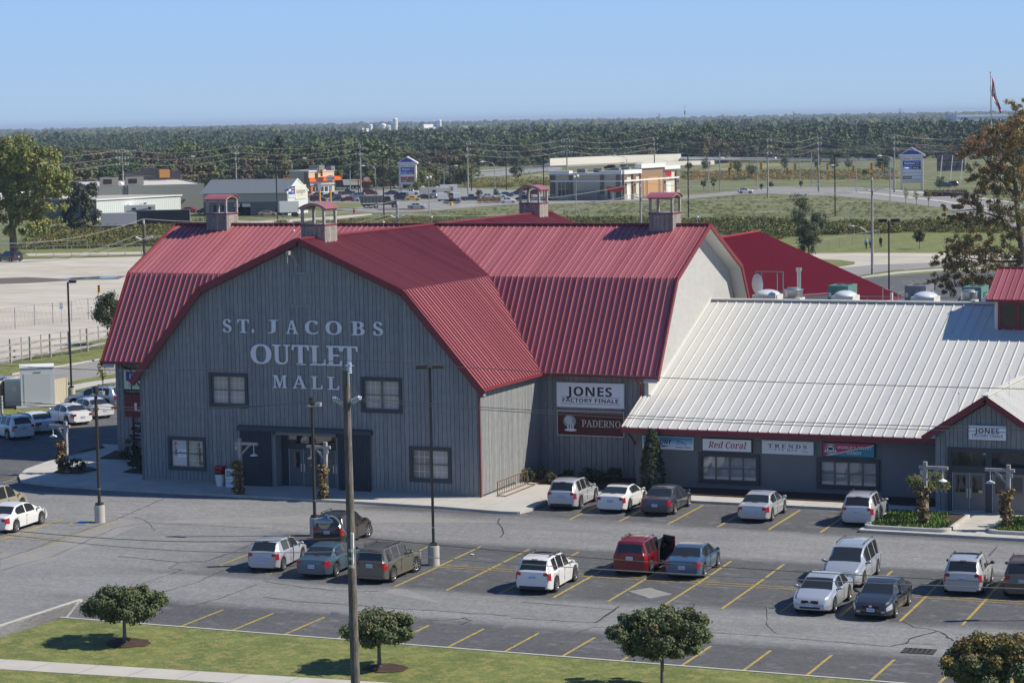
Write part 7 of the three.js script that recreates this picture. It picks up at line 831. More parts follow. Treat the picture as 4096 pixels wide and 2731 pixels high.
{ // restaurant with brick piers and red awning
  const a = G(1267, 459), b = G(1430, 459.5), c = G(1557, 448.5); const t = thing('brick_pier_restaurant', 'tan restaurant with brown brick piers, white cornice and red awning', 'building', V3(0, 0, 0)); const cream = mat([0.52, 0.47, 0.35], 0.85), brick = mat([0.19, 0.125, 0.085], 0.9), ply = mat([0.46, 0.27, 0.12], 0.85), stone = mat([0.33, 0.32, 0.30], 0.9);
  const wall = (p, q, h, fn) => { const L = p.distanceTo(q), turn = Math.atan2(-(q.z - p.z), q.x - p.x); const g = new THREE.Group(); g.name = 'wall'; g.position.copy(p); g.rotation.y = turn; t.add(g); fn(g, L, h); return g; };
  const pier = (g, x, w, h, z = 0.35) => { part(g, 'brick_pier', bx(x, x + w, 1.6, h - 0.6, 0, z), brick); part(g, 'pier_base', bx(x - 0.1, x + w + 0.1, 0, 1.6, 0, z + 0.1), stone); part(g, 'wall_lamp', sph(0.35, x + w / 2, 4.2, z + 0.2, 8, 6), M.midGrey); };
  wall(a, b, 7.3, (g, L, h) => { part(g, 'cream_wall', [bx(0, L * 0.09, 0, h, -0.3, 0), bx(L * 0.26, L, 0, h, -0.3, 0), bx(L * 0.09, L * 0.26, 0, 1, -0.3, 0), bx(L * 0.09, L * 0.26, 4.9, h, -0.3, 0)], cream); part(g, 'window', [bx(L * 0.09, L * 0.26, 1, 4.9, -0.2, -0.1)], M.glass); part(g, 'mullion', [0.09, 0.145, 0.2, 0.255].map(k => bx(L * k, L * k + 0.12, 1, 4.9, -0.1, 0.02)).concat(bx(L * 0.09, L * 0.26, 2.9, 3.0, -0.1, 0.02)), M.offWhite); part(g, 'white_band', bx(0, L, 4.9, 5.3, 0, 0.42), M.white); part(g, 'cornice', [bx(-0.3, L * 0.28, h - 0.4, h + 0.6, -1, 0.9), bx(L * 0.28, L * 0.7, h - 0.5, h, -1, 0.6), bx(L * 0.7, L + 0.3, h - 0.4, h + 0.6, -1, 0.9)], M.white); for (const k of [0.01, 0.2, 0.7, 0.92]) pier(g, L * k + (k === 0.2 ? L * 0.06 : 0), L * 0.045, h); part(g, 'plank_screen', Array.from({ length: 22 }, (_, i) => bx(L * 0.42 + i * L * 0.0135, L * 0.42 + i * L * 0.0135 + L * 0.012, 0, 2.6, 2.4 + (i % 2) * 0.03, 2.5)), M.greyWood2); });
  wall(b, c, 7.3, (g, L, h) => { part(g, 'cream_wall', [bx(0, L * 0.32, 0, h, -0.3, 0), bx(L * 0.68, L, 0, h + 0.8, -0.3, 0)], mat([0.60, 0.56, 0.44], 0.85)); part(g, 'brick_wall', bx(L * 0.3, L * 0.7, 0, h + 1.0, -0.3, 0.5), mat([0.28, 0.18, 0.11], 0.9)); part(g, 'plywood', [bx(L * 0.34, L * 0.37, 0.5, 5.6, 0.5, 0.6), bx(L * 0.41, L * 0.6, 0.5, 5.7, 0.5, 0.6), bx(L * 0.64, L * 0.68, 0.5, 5.6, 0.5, 0.6)], ply); part(g, 'white_band', bx(0, L, 4.9, 5.3, 0.5, 0.62), M.white); part(g, 'cornice', [bx(-0.3, L * 0.3, h - 0.4, h + 0.7, -1, 0.8), bx(L * 0.28, L * 0.72, h + 0.9, h + 2.1, -1, 1.0), bx(L * 0.72, L + 0.3, h + 0.2, h + 1.2, -1, 0.8)], M.white); for (const k of [0.0, 0.16, 0.7, 0.95]) pier(g, L * k, L * 0.05, h, 0.55); part(g, 'door', [bx(L * 0.06, L * 0.12, 0, 4.0, 0.01, 0.06), bx(L * 0.8, L * 0.87, 0, 3.6, 0.01, 0.06)], M.white); const s = part(g, 'red_lettering', Array.from({ length: 6 }, (_, i) => cb(0.5, i === 0 ? 1.9 : 1.3, 0.15, L * 0.78 + i * 0.62, h - 1.2 + (i % 2) * 0.2, 0.15)).concat(cb(1.4, 0.4, 0.15, L * 0.78 + 3.2, h - 2.1, 0.15)), mat([0.5, 0.012, 0.02], 0.5)); });
  part(t, 'roof', (() => { const back = fwd.clone().multiplyScalar(24); return polyGeo([a.clone().setY(6.9), b.clone().setY(6.9), c.clone().setY(6.9), c.clone().add(back).setY(6.9), a.clone().add(back).setY(6.9)]); })(), mat([0.3, 0.29, 0.27], 0.95)); part(t, 'rear_wall', beam(a.clone().addScaledVector(fwd, 22).setY(3.4), c.clone().addScaledVector(fwd, 22).setY(3.4), 0.4, 6.8), mat([0.46, 0.42, 0.32], 0.85)); part(t, 'rooftop_unit', [[0.25, 8], [0.38, 8], [0.52, 9], [0.6, 9]].map(([k, d]) => { const p = a.clone().lerp(c, k).addScaledVector(fwd, d); return cb(2.4, 1.1, 2.0, p.x, 7.5, p.z); }), M.midGrey);
  const m = G(1414, 462.5), k = thing('drive_through_menu', 'red curved awning over the drive-through menu post', 'menu board', m, face2(0)); part(k, 'awning', new THREE.CylinderGeometry(2.1, 2.1, 2.2, 16, 1, false, -Math.PI / 2, Math.PI).rotateX(Math.PI / 2).scale(1.15, 0.7, 1).translate(0, 3.9, 0), M.red); part(k, 'post', cb(0.45, 4, 0.45, -0.6, 2, 0), M.offWhite); part(k, 'menu_panel', [cb(1.4, 2.2, 0.15, 0.9, 1.9, -0.4), cb(0.8, 2.2, 0.15, -1.7, 1.9, -0.4)], M.darkGrey);
}
function shopPylon(px, base, topY, wpx, label, full) {
  const p = G(px, base), s = mpp(p), t = thing('shop_pylon_sign', label, 'sign', p, face2(-12)); const H = (base - topY) * s, W = wpx * s, hw = W / 2; const eH = H * 0.79; part(t, 'pillar', bx(-hw * 0.85, -hw * 0.68, 0, eH, -0.8, 0.8), M.offWhite); part(t, 'pillar', bx(hw * 0.68, hw * 0.85, 0, eH, -0.8, 0.8), M.offWhite); part(t, 'entablature', bx(-hw, hw, eH, eH + H * 0.035, -1.1, 1.1), M.white); part(t, 'back_panel', bx(-hw * 0.68, hw * 0.68, H * 0.17, eH, -0.4, 0.4), M.midGrey); const pe = part(t, 'pediment', prism([[-hw, eH + H * 0.035], [hw, eH + H * 0.035], [0, H]], -1.1, 1.1), M.white); part(pe, 'blue_roof', prism([[-hw * 0.8, eH + H * 0.05], [hw * 0.8, eH + H * 0.05], [0, H * 0.975]], 1.1, 1.16), M.blue);
  const m = signMat(256, 384, (x, w, h) => { x.fillStyle = '#dfe2ea'; x.fillRect(0, 0, w, h); fit(x, 'Smart!', 62, 32, 100, 40, 'bold', 'serif', '#c02a2a'); fit(x, 'Centres', 190, 32, 110, 40, 'normal', 'serif', '#333'); x.fillStyle = '#234fae'; x.fillRect(0, 60, w, 78); fit(x, 'Walmart', 96, 100, 150, 48, 'bold', 'sans-serif', '#f4f6fa'); x.strokeStyle = '#f0c02c'; x.lineWidth = 6; for (let k = 0; k < 6; k++) { const a = k * Math.PI / 3 + Math.PI / 6; x.beginPath(); x.moveTo(210 + Math.cos(a) * 9, 100 + Math.sin(a) * 9); x.lineTo(210 + Math.cos(a) * 25, 100 + Math.sin(a) * 25); x.stroke(); } x.fillStyle = '#4f80d8'; x.fillRect(0, 142, 124, 46); x.fillStyle = '#222732'; x.fillRect(126, 142, 130, 46); fit(x, 'Pharmacy', 62, 166, 100, 26, 'normal', 'sans-serif', '#e8eefa'); fit(x, 'George.', 188, 166, 90, 32, 'bold', 'sans-serif', '#f0f0f0'); x.fillStyle = '#333a48'; for (const y of [190, 240, 290, 340]) x.fillRect(0, y, w, 4); if (full) { x.fillStyle = '#c9453a'; x.fillRect(0, 246, 120, 42); x.fillStyle = '#b33a33'; x.fillRect(126, 246, 130, 42); x.fillStyle = '#23272e'; x.fillRect(0, 296, w, 42); fit(x, 'DOLLARAMA', 190, 318, 110, 26, 'bold', 'sans-serif', '#f0d030'); } else { x.fillStyle = '#23272e'; x.fillRect(0, 296, 128, 42); } x.fillStyle = '#d8602c'; x.fillRect(4, 300, 26, 34); fit(x, "Mark's", 78, 318, 88, 36, 'bold', 'sans-serif', '#eee'); fit(x, 'SmartCentres 905-760-6200', 140, 364, 220, 26, 'bold', 'serif', '#b03030'); });
  part(t, 'sign_face', face(hw * 1.36, eH - H * 0.175 - 0.15).translate(0, (eH + H * 0.175) / 2, 0.42), m); return t;
}
shopPylon(937.5, 437, 359.7, 47.5, 'blue-roofed pylon sign standing behind the yellow coupe', true); shopPylon(2095.5, 435.5, 338.7, 60, 'blue-roofed pylon sign at the street corner on the right', false);
{ // highway embankment and overpass
  const t = thing('highway_overpass', 'concrete highway overpass with parapet and steel guardrails', 'bridge', V3(0, 0, 0)); const D = 1020; const P = (px, py, d = D) => atD(px, py, d + Math.max(-70, Math.min(110, (px - 1412) * 0.6 - 0))); const conc = mat([0.56, 0.54, 0.48], 0.9);
  const par = [P(1262, 373), P(1410, 366), P(1563, 361)]; for (let i = 0; i < 2; i++) part(t, 'parapet', beam(par[i].clone().add(V3(0, 0, 0)), par[i + 1], 0.6, 3.2), conc);
  part(t, 'deck', [beam(P(1430, 378, D - 16), P(1665, 372.5, D - 16), 2.0, 2.0)], conc); part(t, 'deck_girder', beam(P(1555, 380.5, D - 16), P(1665, 378, D - 16), 1.5, 1.6), mat([0.24, 0.23, 0.2], 0.9)); part(t, 'abutment', beam(P(1556, 394, D - 14), P(1561, 394, D - 14), 6, 6.2), conc); part(t, 'roadway', sheetGeo(gp([[1000, 417], [1176, 403], [1290, 391], [1290, 381], [1176, 391], [1000, 406]]), 0.15), M.road); part(t, 'ramp', beam(P(1262, 382, D - 10), P(1440, 374, D - 10), 14, 0.4), mat([0.3, 0.29, 0.27], 0.95)); part(t, 'roadway', beam(P(1563, 366, D - 5), P(2060, 369, D - 5), 16, 0.5), mat([0.3, 0.29, 0.27], 0.95));
  const rail = (l, d) => { const g = []; const pts = l.map(q => q[1] > 390 || q[0] < 1200 ? G(q[0], q[1]).setY(0.9) : P(q[0], q[1], d)); for (let i = 0; i < pts.length - 1; i++) { g.push(beam(pts[i], pts[i + 1], 0.15, 0.5)); const n = Math.round(pts[i].distanceTo(pts[i + 1]) / 6); for (let k = 0; k < n; k++) { const q = pts[i].clone().lerp(pts[i + 1], k / n); g.push(cb(0.25, 1.4, 0.25, q.x, q.y - 0.5, q.z)); } } part(t, 'guardrail', g, M.galv); };
  rail([[1563, 363], [1700, 365], [1900, 366.5], [2060, 368]], D - 14); rail([[1563, 361], [1760, 362.5], [2060, 365]], D + 2); rail([[1085, 399], [1180, 391], [1262, 379]], D - 25); rail([[1085, 413], [1176, 405], [1262, 393]], D - 55); rail([[900, 408], [1000, 404], [1085, 399]], D - 40);
  const emb = thing('embankment', 'grassy highway embankment with dry weeds behind the restaurant', 'embankment', V3(0, 0, 0)); part(emb, 'slope', [polyGeo([G(1560, 412), G(2130, 416), P(2130, 372, D - 16), P(1660, 373, D - 16), P(1620, 380, D - 16), P(1568, 396, D - 16)]), polyGeo([G(1060, 428), G(1270, 421), P(1262, 394, D - 56), P(1176, 406, D - 56), P(1080, 414, D - 56)])], mat([1, 1, 1], 1, { map: colorTex(256, 256, (u, v) => mix3([0.12, 0.14, 0.045], [0.30, 0.26, 0.13], sst(0.3, 0.7, fbm(u, v, 10, 4, 171)))), tile: 40 }));
  for (const [x, y, ty, c, l] of [[1176 + 875 * 0.25632, 386, 'minivan', [0.13, 0.01, 0.018], 'maroon minivan crossing the highway ramp'], [1176 + 1690 * 0.25632, 366.5, 'sedan', [0.6, 0.6, 0.6], 'white car on the overpass'], [1176 + 1915 * 0.25632, 367, 'sedan', [0.45, 0.5, 0.5], 'pale car further along the overpass'], [1773, 367, 'suv', [0.65, 0.65, 0.65], 'white suv on the highway behind the signals'], [1974, 370, 'pickup', [0.62, 0.62, 0.6], 'white pickup on the highway']]) { const p = P(x, y, D - 9); p.y -= 0.3; car(ty, c, l, p, face2(90), { far: 1, group: 'cars on the highway' }); }
}
{ // dump trucks, camper and white trailers in the shop lot
  const b = (x, y) => G(588 + x * 0.25632, 229.7 + y * 0.25632);
  const dump = (p, turn, cab, bed, label) => { const t = thing('dump_truck', label, 'dump truck', p, face2(turn)); part(t, 'bed', prism([[-4.6, 1.4], [0.9, 1.4], [1.2, 3.2], [-4.8, 3.2]], -1.25, 1.25), bed); part(t, 'bed_rib', Array.from({ length: 6 }, (_, i) => bx(-4.2 + i * 0.9, -4.1 + i * 0.9, 1.5, 3.2, 1.25, 1.33)), bed); part(t, 'cab', prism([[1.4, 0.9], [3.0, 0.9], [3.0, 1.9], [2.8, 3.0], [1.4, 3.0]], -1.15, 1.15), cab); part(t, 'hood', prism([[3.0, 0.9], [4.8, 0.9], [4.75, 1.8], [3.0, 2.0]], -1.0, 1.0), cab); part(t, 'window', [cb(1.0, 0.7, 2.34, 2.2, 2.45, 0), beam(V3(3.02, 2.0, 0), V3(2.86, 2.9, 0), 2.0, 0.04, V3(1, 0, 0))], M.glass); part(t, 'chassis', cb(9, 0.35, 0.9, 0, 0.95, 0), M.darkGrey); for (const x of [-3.4, -2.2, -0.8, 3.9]) for (const z of [-1, 1]) { const w = part(t, 'wheel', new THREE.CylinderGeometry(0.52, 0.52, 0.3, 16).rotateX(Math.PI / 2).translate(x, 0.52, z), CM.tyre); part(w, 'rim', new THREE.CylinderGeometry(0.28, 0.28, 0.34, 12).rotateX(Math.PI / 2).translate(x, 0.52, z), M.galv); } part(t, 'exhaust_stack', rod(V3(1.3, 1.5, 0.9), V3(1.3, 3.6, 0.9), 0.08), M.steel); return t; };
  dump(b(1100, 968), 10, mat([0.05, 0.055, 0.06], 0.5), mat([0.10, 0.105, 0.10], 0.7), 'dark grey dump truck turning out of the shop lot'); const wd = dump(b(805, 800), 190, mat([0.02, 0.022, 0.025], 0.4), mat([0.55, 0.55, 0.53], 0.6), 'dump truck with white bed and black cab on the far road');
  { const p = b(1610, 880), t = thing('motorhome', 'cream motorhome with cab-over bunk in the shop lot', 'motorhome', p, face2(6)); part(t, 'body', prism([[-4.6, 0.6], [2.2, 0.6], [2.2, 1.9], [4.4, 2.1], [4.2, 3.0], [-4.6, 3.2]], -1.2, 1.2), mat([0.55, 0.53, 0.46], 0.5)); part(t, 'cab', prism([[2.2, 0.6], [4.4, 0.6], [4.3, 1.4], [3.2, 2.1], [2.2, 2.0]], -1.05, 1.05), mat([0.55, 0.53, 0.46], 0.5)); part(t, 'window', [cb(1.0, 0.7, 0.04, -0.5, 2.1, 1.21), cb(0.8, 0.5, 0.04, 2.8, 1.75, 1.07)], M.glass); part(t, 'roof_unit', [cb(1, 0.35, 0.9, -3.6, 3.4, 0), cb(0.8, 0.3, 0.8, 0.5, 3.3, 0)], M.white); part(t, 'wheel', [-2.8, 3.3].map(x => new THREE.CylinderGeometry(0.4, 0.4, 2.1, 12).rotateX(Math.PI / 2).translate(x, 0.4, 0)), CM.tyre); }
  for (const [x, y, L, H, l, nm] of [[1672, 905, 3.0, 2.2, 'plain white cargo box with small tree in front', 'cargo_box'], [1790, 893, 2.4, 2.0, 'white cargo box right of the menu bollard', 'cargo_box'], [1725, 850, 5.2, 3.0, 'white delivery truck with food picture on its side', 'delivery_truck']]) { const p = b(x, y), t = thing(nm, l, nm === 'cargo_box' ? 'trailer' : 'truck', p, face2(5)); part(t, 'body', cb(L, H - 0.5, 2.4, 0, 0.5 + (H - 0.5) / 2, 0), M.white); part(t, 'skirt', cb(L * 0.9, 0.3, 2.0, 0, 0.4, 0), M.darkGrey); part(t, 'wheel', [-0.3, 0.3].map(k => new THREE.CylinderGeometry(0.4, 0.4, 2.3, 12).rotateX(Math.PI / 2).translate(L * k, 0.4, 0)), CM.tyre); if (L > 5) part(t, 'side_picture', cb(1.4, 1.2, 0.03, 0.6, H * 0.62, 1.22), mat([0.35, 0.16, 0.08], 0.6)); }
  { const p = b(1750, 945), t = thing('menu_bollard', 'dark menu sign standing on a yellow drum', 'sign', p, face2(0)); part(t, 'drum', cyl(0.45, 1.0, 0, 0, 0, 14), M.yellow); part(t, 'panel', cb(1.1, 2.2, 0.25, 0, 2.1, 0), M.black); part(t, 'picture', cb(0.9, 0.8, 0.05, 0, 2.3, 0.13), mat([0.35, 0.18, 0.1], 0.6)); }
  { const p = b(878, 1015), t = thing('fire_hydrant', 'red fire hydrant on the grass by the drive', 'hydrant', p); part(t, 'barrel', cyl(0.22, 1.1, 0, 0, 0, 12), M.red); part(t, 'bonnet', new THREE.SphereGeometry(0.25, 10, 6, 0, 6.3, 0, 1.57).translate(0, 1.1, 0), M.red); part(t, 'nozzle', [cb(0.7, 0.2, 0.2, 0, 0.75, 0), cyl(0.32, 0.1, 0, 0, 0, 12)], M.red); }
  for (const [x, y] of [[571, 912], [668, 914]]) { const p = b(x, y), t = thing('yellow_bollard_sign', 'small white sign on a yellow bollard before the red cars', 'sign', p, face2(0), 'yellow bollard signs'); part(t, 'bollard', cyl(0.25, 3.4, 0, 0, 0, 10), M.yellow); part(t, 'panel', cb(0.9, 1.6, 0.08, 0, 4.2, 0), M.white); }
}
// ================================================================ poles, signals and wires behind
const lattice = [];
{
  const hY = x => 272 - (x - 1176) * Math.tan(1.03 * D2R); // horizon row in the picture
  // the far power line: poles 15.3 m tall
  const tops = [[279.4, 345, 1], [540, 336, 0], [826, 327, 0], [1073, 327, 0], [1301.6, 320.7, 1], [1503, 315.6, 0], [1763.5, 319.4, 0], [1880, 313, 0], [2055, 311.6, 0], [2300, 306, 0]]; const heads = [];
  for (const [px, py, arms] of tops) { const D = (EYE - 15.3) * (FOC / K) / (py - hY(px)); const p = atD(px, py, D); heads.push(p); const t = thing('power_pole', 'tall grey power pole of the line before the dark trees', 'utility pole', V3(p.x, 0, p.z), yawTurn, 'poles of the far power line'); part(t, 'pole', rod(V3(0, 0, 0), V3(0, 15.3, 0), 0.24, 8, 0.16), M.poleGrey); for (const y of [15.1, 13.4, 11.7]) { part(t, 'crossarm', arms ? cb(3.4, 0.14, 0.14, 0, y, 0.2) : cb(1.2, 0.12, 0.12, 0.35, y, 0.15), M.galv); part(t, 'insulator', (arms ? [-1.6, -0.8, 0.8, 1.6] : [-0.2, 0.9]).map(x => cyl(0.12, 0.4, x, y + 0.05, 0.2, 6)), M.offWhite); } }
  const sagWire = (a, b, sag, r, m, label, group) => { const pts = []; for (let k = 0; k <= 10; k++) { const q = a.clone().lerp(b, k / 10); q.y -= sag * 4 * (k / 10) * (1 - k / 10); pts.push(q); } single('power_wire', label, 'wire', new THREE.TubeGeometry(new THREE.CatmullRomCurve3(pts), 12, r, 4), m, group); };
  const first = heads[0].clone().add(heads[0].clone().sub(heads[1]).multiplyScalar(1.2)); for (let i = -1; i < heads.length - 1; i++) { const a = i < 0 ? first : heads[i], b = heads[i + 1]; for (const dy of [0.2, -1.6, -3.3]) for (const o of [-0.4, 0.5]) sagWire(a.clone().add(V3(0, dy, 0)).addScaledVector(fwd, o).addScaledVector(side, o * 0.6), b.clone().add(V3(0, dy, 0)).addScaledVector(fwd, o).addScaledVector(side, o * 0.6), 1.5, 0.022, M.wirePale, 'thin pale wire of the far power line in front of the trees', 'wires of the far power line'); sagWire(a.clone().add(V3(0, -6.5, 0)), b.clone().add(V3(0, -6.5, 0)), 1.2, 0.02, M.wirePale, 'thin pale wire of the far power line in front of the trees', 'wires of the far power line'); }
  // nearer wooden line across the field
  const near = [[329, 510], [912, 465.5], [1471, 424.5], [2003.7, 409.7]], nh = []; const lab = ['wooden utility pole left of the barn roof', 'wooden utility pole behind the front gable cupola', 'wooden utility pole left of the right cupola', 'tall wooden utility pole with street light by the road']; near.forEach(([px, py], i) => { const H = 12.9, D = (EYE - H) * (FOC / K) / (py - hY(px)); const p = atD(px, py, D); nh.push(p); const t = thing('utility_pole', lab[i], 'utility pole', V3(p.x, 0, p.z), yawTurn); part(t, 'pole', rod(V3(0, 0, 0), V3(0, H, 0), 0.2, 10, 0.14), i === 0 ? M.poleWood : M.poleGrey); part(t, 'insulator', [-0.6, 0.6].map(x => rod(V3(x * 0.4, H - 1.5, 0.1), V3(x * 1.3, H - 1.25, 0.1), 0.11, 8)).concat(cyl(0.09, 0.35, 0, H, 0, 8)), M.offWhite); if (i === 3) { part(t, 'lamp_arm', [rod(V3(0, 5.3, 0.1), V3(-1.6, 6.5, 0.1), 0.05), rod(V3(-1.6, 6.5, 0.1), V3(-2.6, 6.7, 0.1), 0.05)], M.galv); part(t, 'lamp_head', new THREE.SphereGeometry(0.35, 10, 6).scale(1.4, 0.4, 0.6).translate(-2.9, 6.65, 0.1), M.galv); } });
  const ext = [nh[0].clone().add(atD(-120, 590, 200).sub(nh[0]).multiplyScalar(1)), ...nh, nh[3].clone().add(V3(70, 0, 8))]; ext[0].y = 12.6; for (let i = 0; i < ext.length - 1; i++) { sagWire(ext[i].clone().add(V3(0, 0.3, 0)), ext[i + 1].clone().add(V3(0, 0.3, 0)), 1.1, 0.028, M.wirePale, 'pale wire slung between the wooden poles behind the mall', 'wires behind the mall'); for (const o of [-0.8, 0.8]) sagWire(ext[i].clone().add(V3(0, -1.25, 0)).addScaledVector(side, o), ext[i + 1].clone().add(V3(0, -1.25, 0)).addScaledVector(side, o), 1.2, 0.025, M.wirePale, 'pale wire slung between the wooden poles behind the mall', 'wires behind the mall'); }
  // black lot poles behind
  const lp = (bx0, by0, bx1, by1, kind, label) => { const p = G(bx1, by1), D = fdist(p), H = atD(bx0, by0, D).y; const t = thing('lot_light_pole', label, 'light pole', p, yawTurn, 'dark light poles around the shop lots'); const r = Math.max(0.09, 0.011 * H); part(t, 'pole', rod(V3(0, 0, 0), V3(0, H, 0), r, 8, r * 0.8), kind === 'c' ? M.poleGrey : M.black); if (kind === 'c') part(t, 'lamp_head', [sph(0.35, -0.3, H, 0), sph(0.35, 0.4, H + 0.2, 0)], M.white); else part(t, 'lamp_head', kind === 2 ? [cb(1.0, 0.35, 0.7, -0.75, H, 0), cb(1.0, 0.35, 0.7, 0.75, H, 0)] : [cb(1.2, 0.4, 0.7, 0.45, H, 0)], M.black); };
  const one = 'slim black light pole with box heads standing among the far lots'; for (const a of [[633.6, 364, 636.7, 507.8, 1], [879, 361.7, 882, 509, 1], [1245.7, 359, 1249.8, 485, 1], [1580.5, 358, 1582, 500, 2], [1918, 357, 1919, 497, 1], [642.6, 346, 643, 440, 2], [820, 342.5, 823, 443.7, 2], [894, 341, 897, 445, 2], [1032.7, 342.5, 1035, 445, 2], [1084, 336, 1083, 438, 2], [1162, 337, 1163.4, 437, 2], [389, 351, 391, 440, 2]]) lp(...a, one); lp(984, 409, 986, 500, 'c', 'concrete pole with round lamps in the green field'); lp(1322, 406.6, 1324, 500, 'c', 'concrete pole with round lamps in the green field'); lp(2042, 506, 2043, 690, 2, 'bronze double-headed light pole behind the white hall');
  // street lamps with curved arms
  const cobra = (px, base, top, dir) => { const p = G(px, base), D = fdist(p), H = atD(px, top, D).y; const t = thing('street_lamp', 'pale street lamp with curved arm beside the far roads', 'street lamp', p, yawTurn, 'street lamps on the far roads'); part(t, 'pole', rod(V3(0, 0, 0), V3(0, H * 0.88, 0), 0.14, 8, 0.1), M.galv); const c = new THREE.CatmullRomCurve3([V3(0, H * 0.86, 0), V3(dir * 0.8, H * 0.95, 0), V3(dir * 3.4, H, 0)]); part(t, 'arm', new THREE.TubeGeometry(c, 8, 0.08, 5), M.galv); part(t, 'lamp_head', new THREE.SphereGeometry(0.5, 8, 6).scale(1.5, 0.4, 0.7).translate(dir * 4, H, 0), M.white); };
  for (const a of [[672, 440, 364, 1], [863, 438, 380, -1], [1020, 432, 381, 1], [1137, 436, 371, -1], [1628, 445, 363, 1], [1441, 430, 357, -1], [1882, 442, 380, 1], [2054, 440, 357, -1], [2045.5, 463, 387, 1], [2285, 520, 356, -1], [415, 450, 360, 1], [268, 440, 388, -1]]) cobra(...a);
  // traffic signals
  const sig = (px, base, top, list, label) => { const p = G(px, base), D = fdist(p), H = atD(px, top, D).y, t = thing('traffic_signal', label, 'traffic light', p, yawTurn, 'yellow traffic signals at the junction'); part(t, 'pole', rod(V3(0, 0, 0), V3(0, H, 0), 0.16, 8, 0.12), M.galv); for (const [sx, sy] of list) { const q = atD(sx, sy, D), lx = (sx - px) * mpp(p), ly = q.y; part(t, 'mast_arm', beam(V3(0, ly - 0.6, 0), V3(lx, ly + 0.3, 0), 0.12, 0.12), M.galv); const h = part(t, 'signal_head', cb(0.75, 2.1, 0.5, lx, ly, 0), M.yellow); part(h, 'visor', [0.65, 0, -0.65].map(d => new THREE.CylinderGeometry(0.2, 0.2, 0.3, 8).rotateX(Math.PI / 2).translate(lx, ly + d, 0.3)), M.black); } };
  sig(1837.8, 424, 360, [[1827, 382.6], [1809, 392.6]], 'signal mast with two yellow heads left of the junction'); sig(1865, 430, 349, [[1878.6, 390], [1901.6, 381.7]], 'signal mast with yellow heads over the street'); sig(1968, 442, 372, [[1961, 388.5]], 'single yellow signal on a grey post'); sig(2045, 437, 360, [[2002.8, 382], [2027.7, 387]], 'signal mast with long arm left of the corner pylon'); sig(1654, 438, 349, [[1679.7, 381], [1676, 393]], 'signal mast right of the tan restaurant'); sig(1740, 436, 365, [[1749, 382]], 'yellow signal on a post behind the small trees'); sig(588 + 555 * 0.25632, 445, 384, [[588 + 540 * 0.25632, 404], [588 + 590 * 0.25632, 397]], 'signal post behind the orange restaurant roof'); sig(588 + 845 * 0.25632, 443, 390, [[588 + 765 * 0.25632, 399]], 'signal mast right of the orange restaurant');
  // transmission towers and mast on the skyline
  const tower = (px, top, base, label) => { const D = 2900, p = atD(px, base, D); const gy = groundY(p.x, p.z), H = atD(px, top, D).y - gy; const t = thing('transmission_tower', label, 'pylon', V3(p.x, gy, p.z), yawTurn + 0.5, 'lattice transmission towers on the skyline'); const g = [], w = 3.2, r = 0.14; const at = (s, z, y) => V3(s * w * (1 - 0.85 * Math.min(1, y / (H * 0.75))), y, z * w * (1 - 0.85 * Math.min(1, y / (H * 0.75)))); for (const a of [-1, 1]) for (const b of [-1, 1]) g.push(rod(at(a, b, 0), at(a, b, H * 0.75), r, 4), rod(at(a, b, H * 0.75), V3(0, H, 0), r, 4)); for (let k = 0; k < 5; k++) { const y0 = H * 0.15 * k, y1 = y0 + H * 0.15; g.push(rod(at(-1, 1, y0), at(1, 1, y1), r * 0.7, 4), rod(at(1, 1, y0), at(-1, 1, y1), r * 0.7, 4), rod(at(-1, -1, y0), at(-1, 1, y1), r * 0.7, 4)); } part(t, 'lattice', g, M.midGrey); part(t, 'crossarm', [0.72, 0.82, 0.92].map((k, i) => beam(V3(-5 + i * 0.8, H * k, 0), V3(5 - i * 0.8, H * k, 0), 0.4, 0.35)), M.midGrey); };
  for (const [x, y] of [[1187, 274], [1269, 271], [1377, 267.5], [1515, 259], [1662, 260], [1824, 253.5], [2068.5, 246], [679.5, 280.5], [156, 299]]) tower(x, y, 320, 'thin grey lattice tower rising on the skyline'); { const D = 2600, p = atD(1574.5, 330, D), gy = groundY(p.x, p.z), H = atD(1574.5, 240, D).y - gy; const t = thing('radio_mast', 'slender radio mast rising above the far trees', 'mast', V3(p.x, gy, p.z)); part(t, 'mast', rod(V3(0, 0, 0), V3(0, H, 0), 0.3, 4, 0.2), M.midGrey); part(t, 'antenna', cb(1.2, 4, 1.2, 0, H * 0.75, 0), M.midGrey); }
}
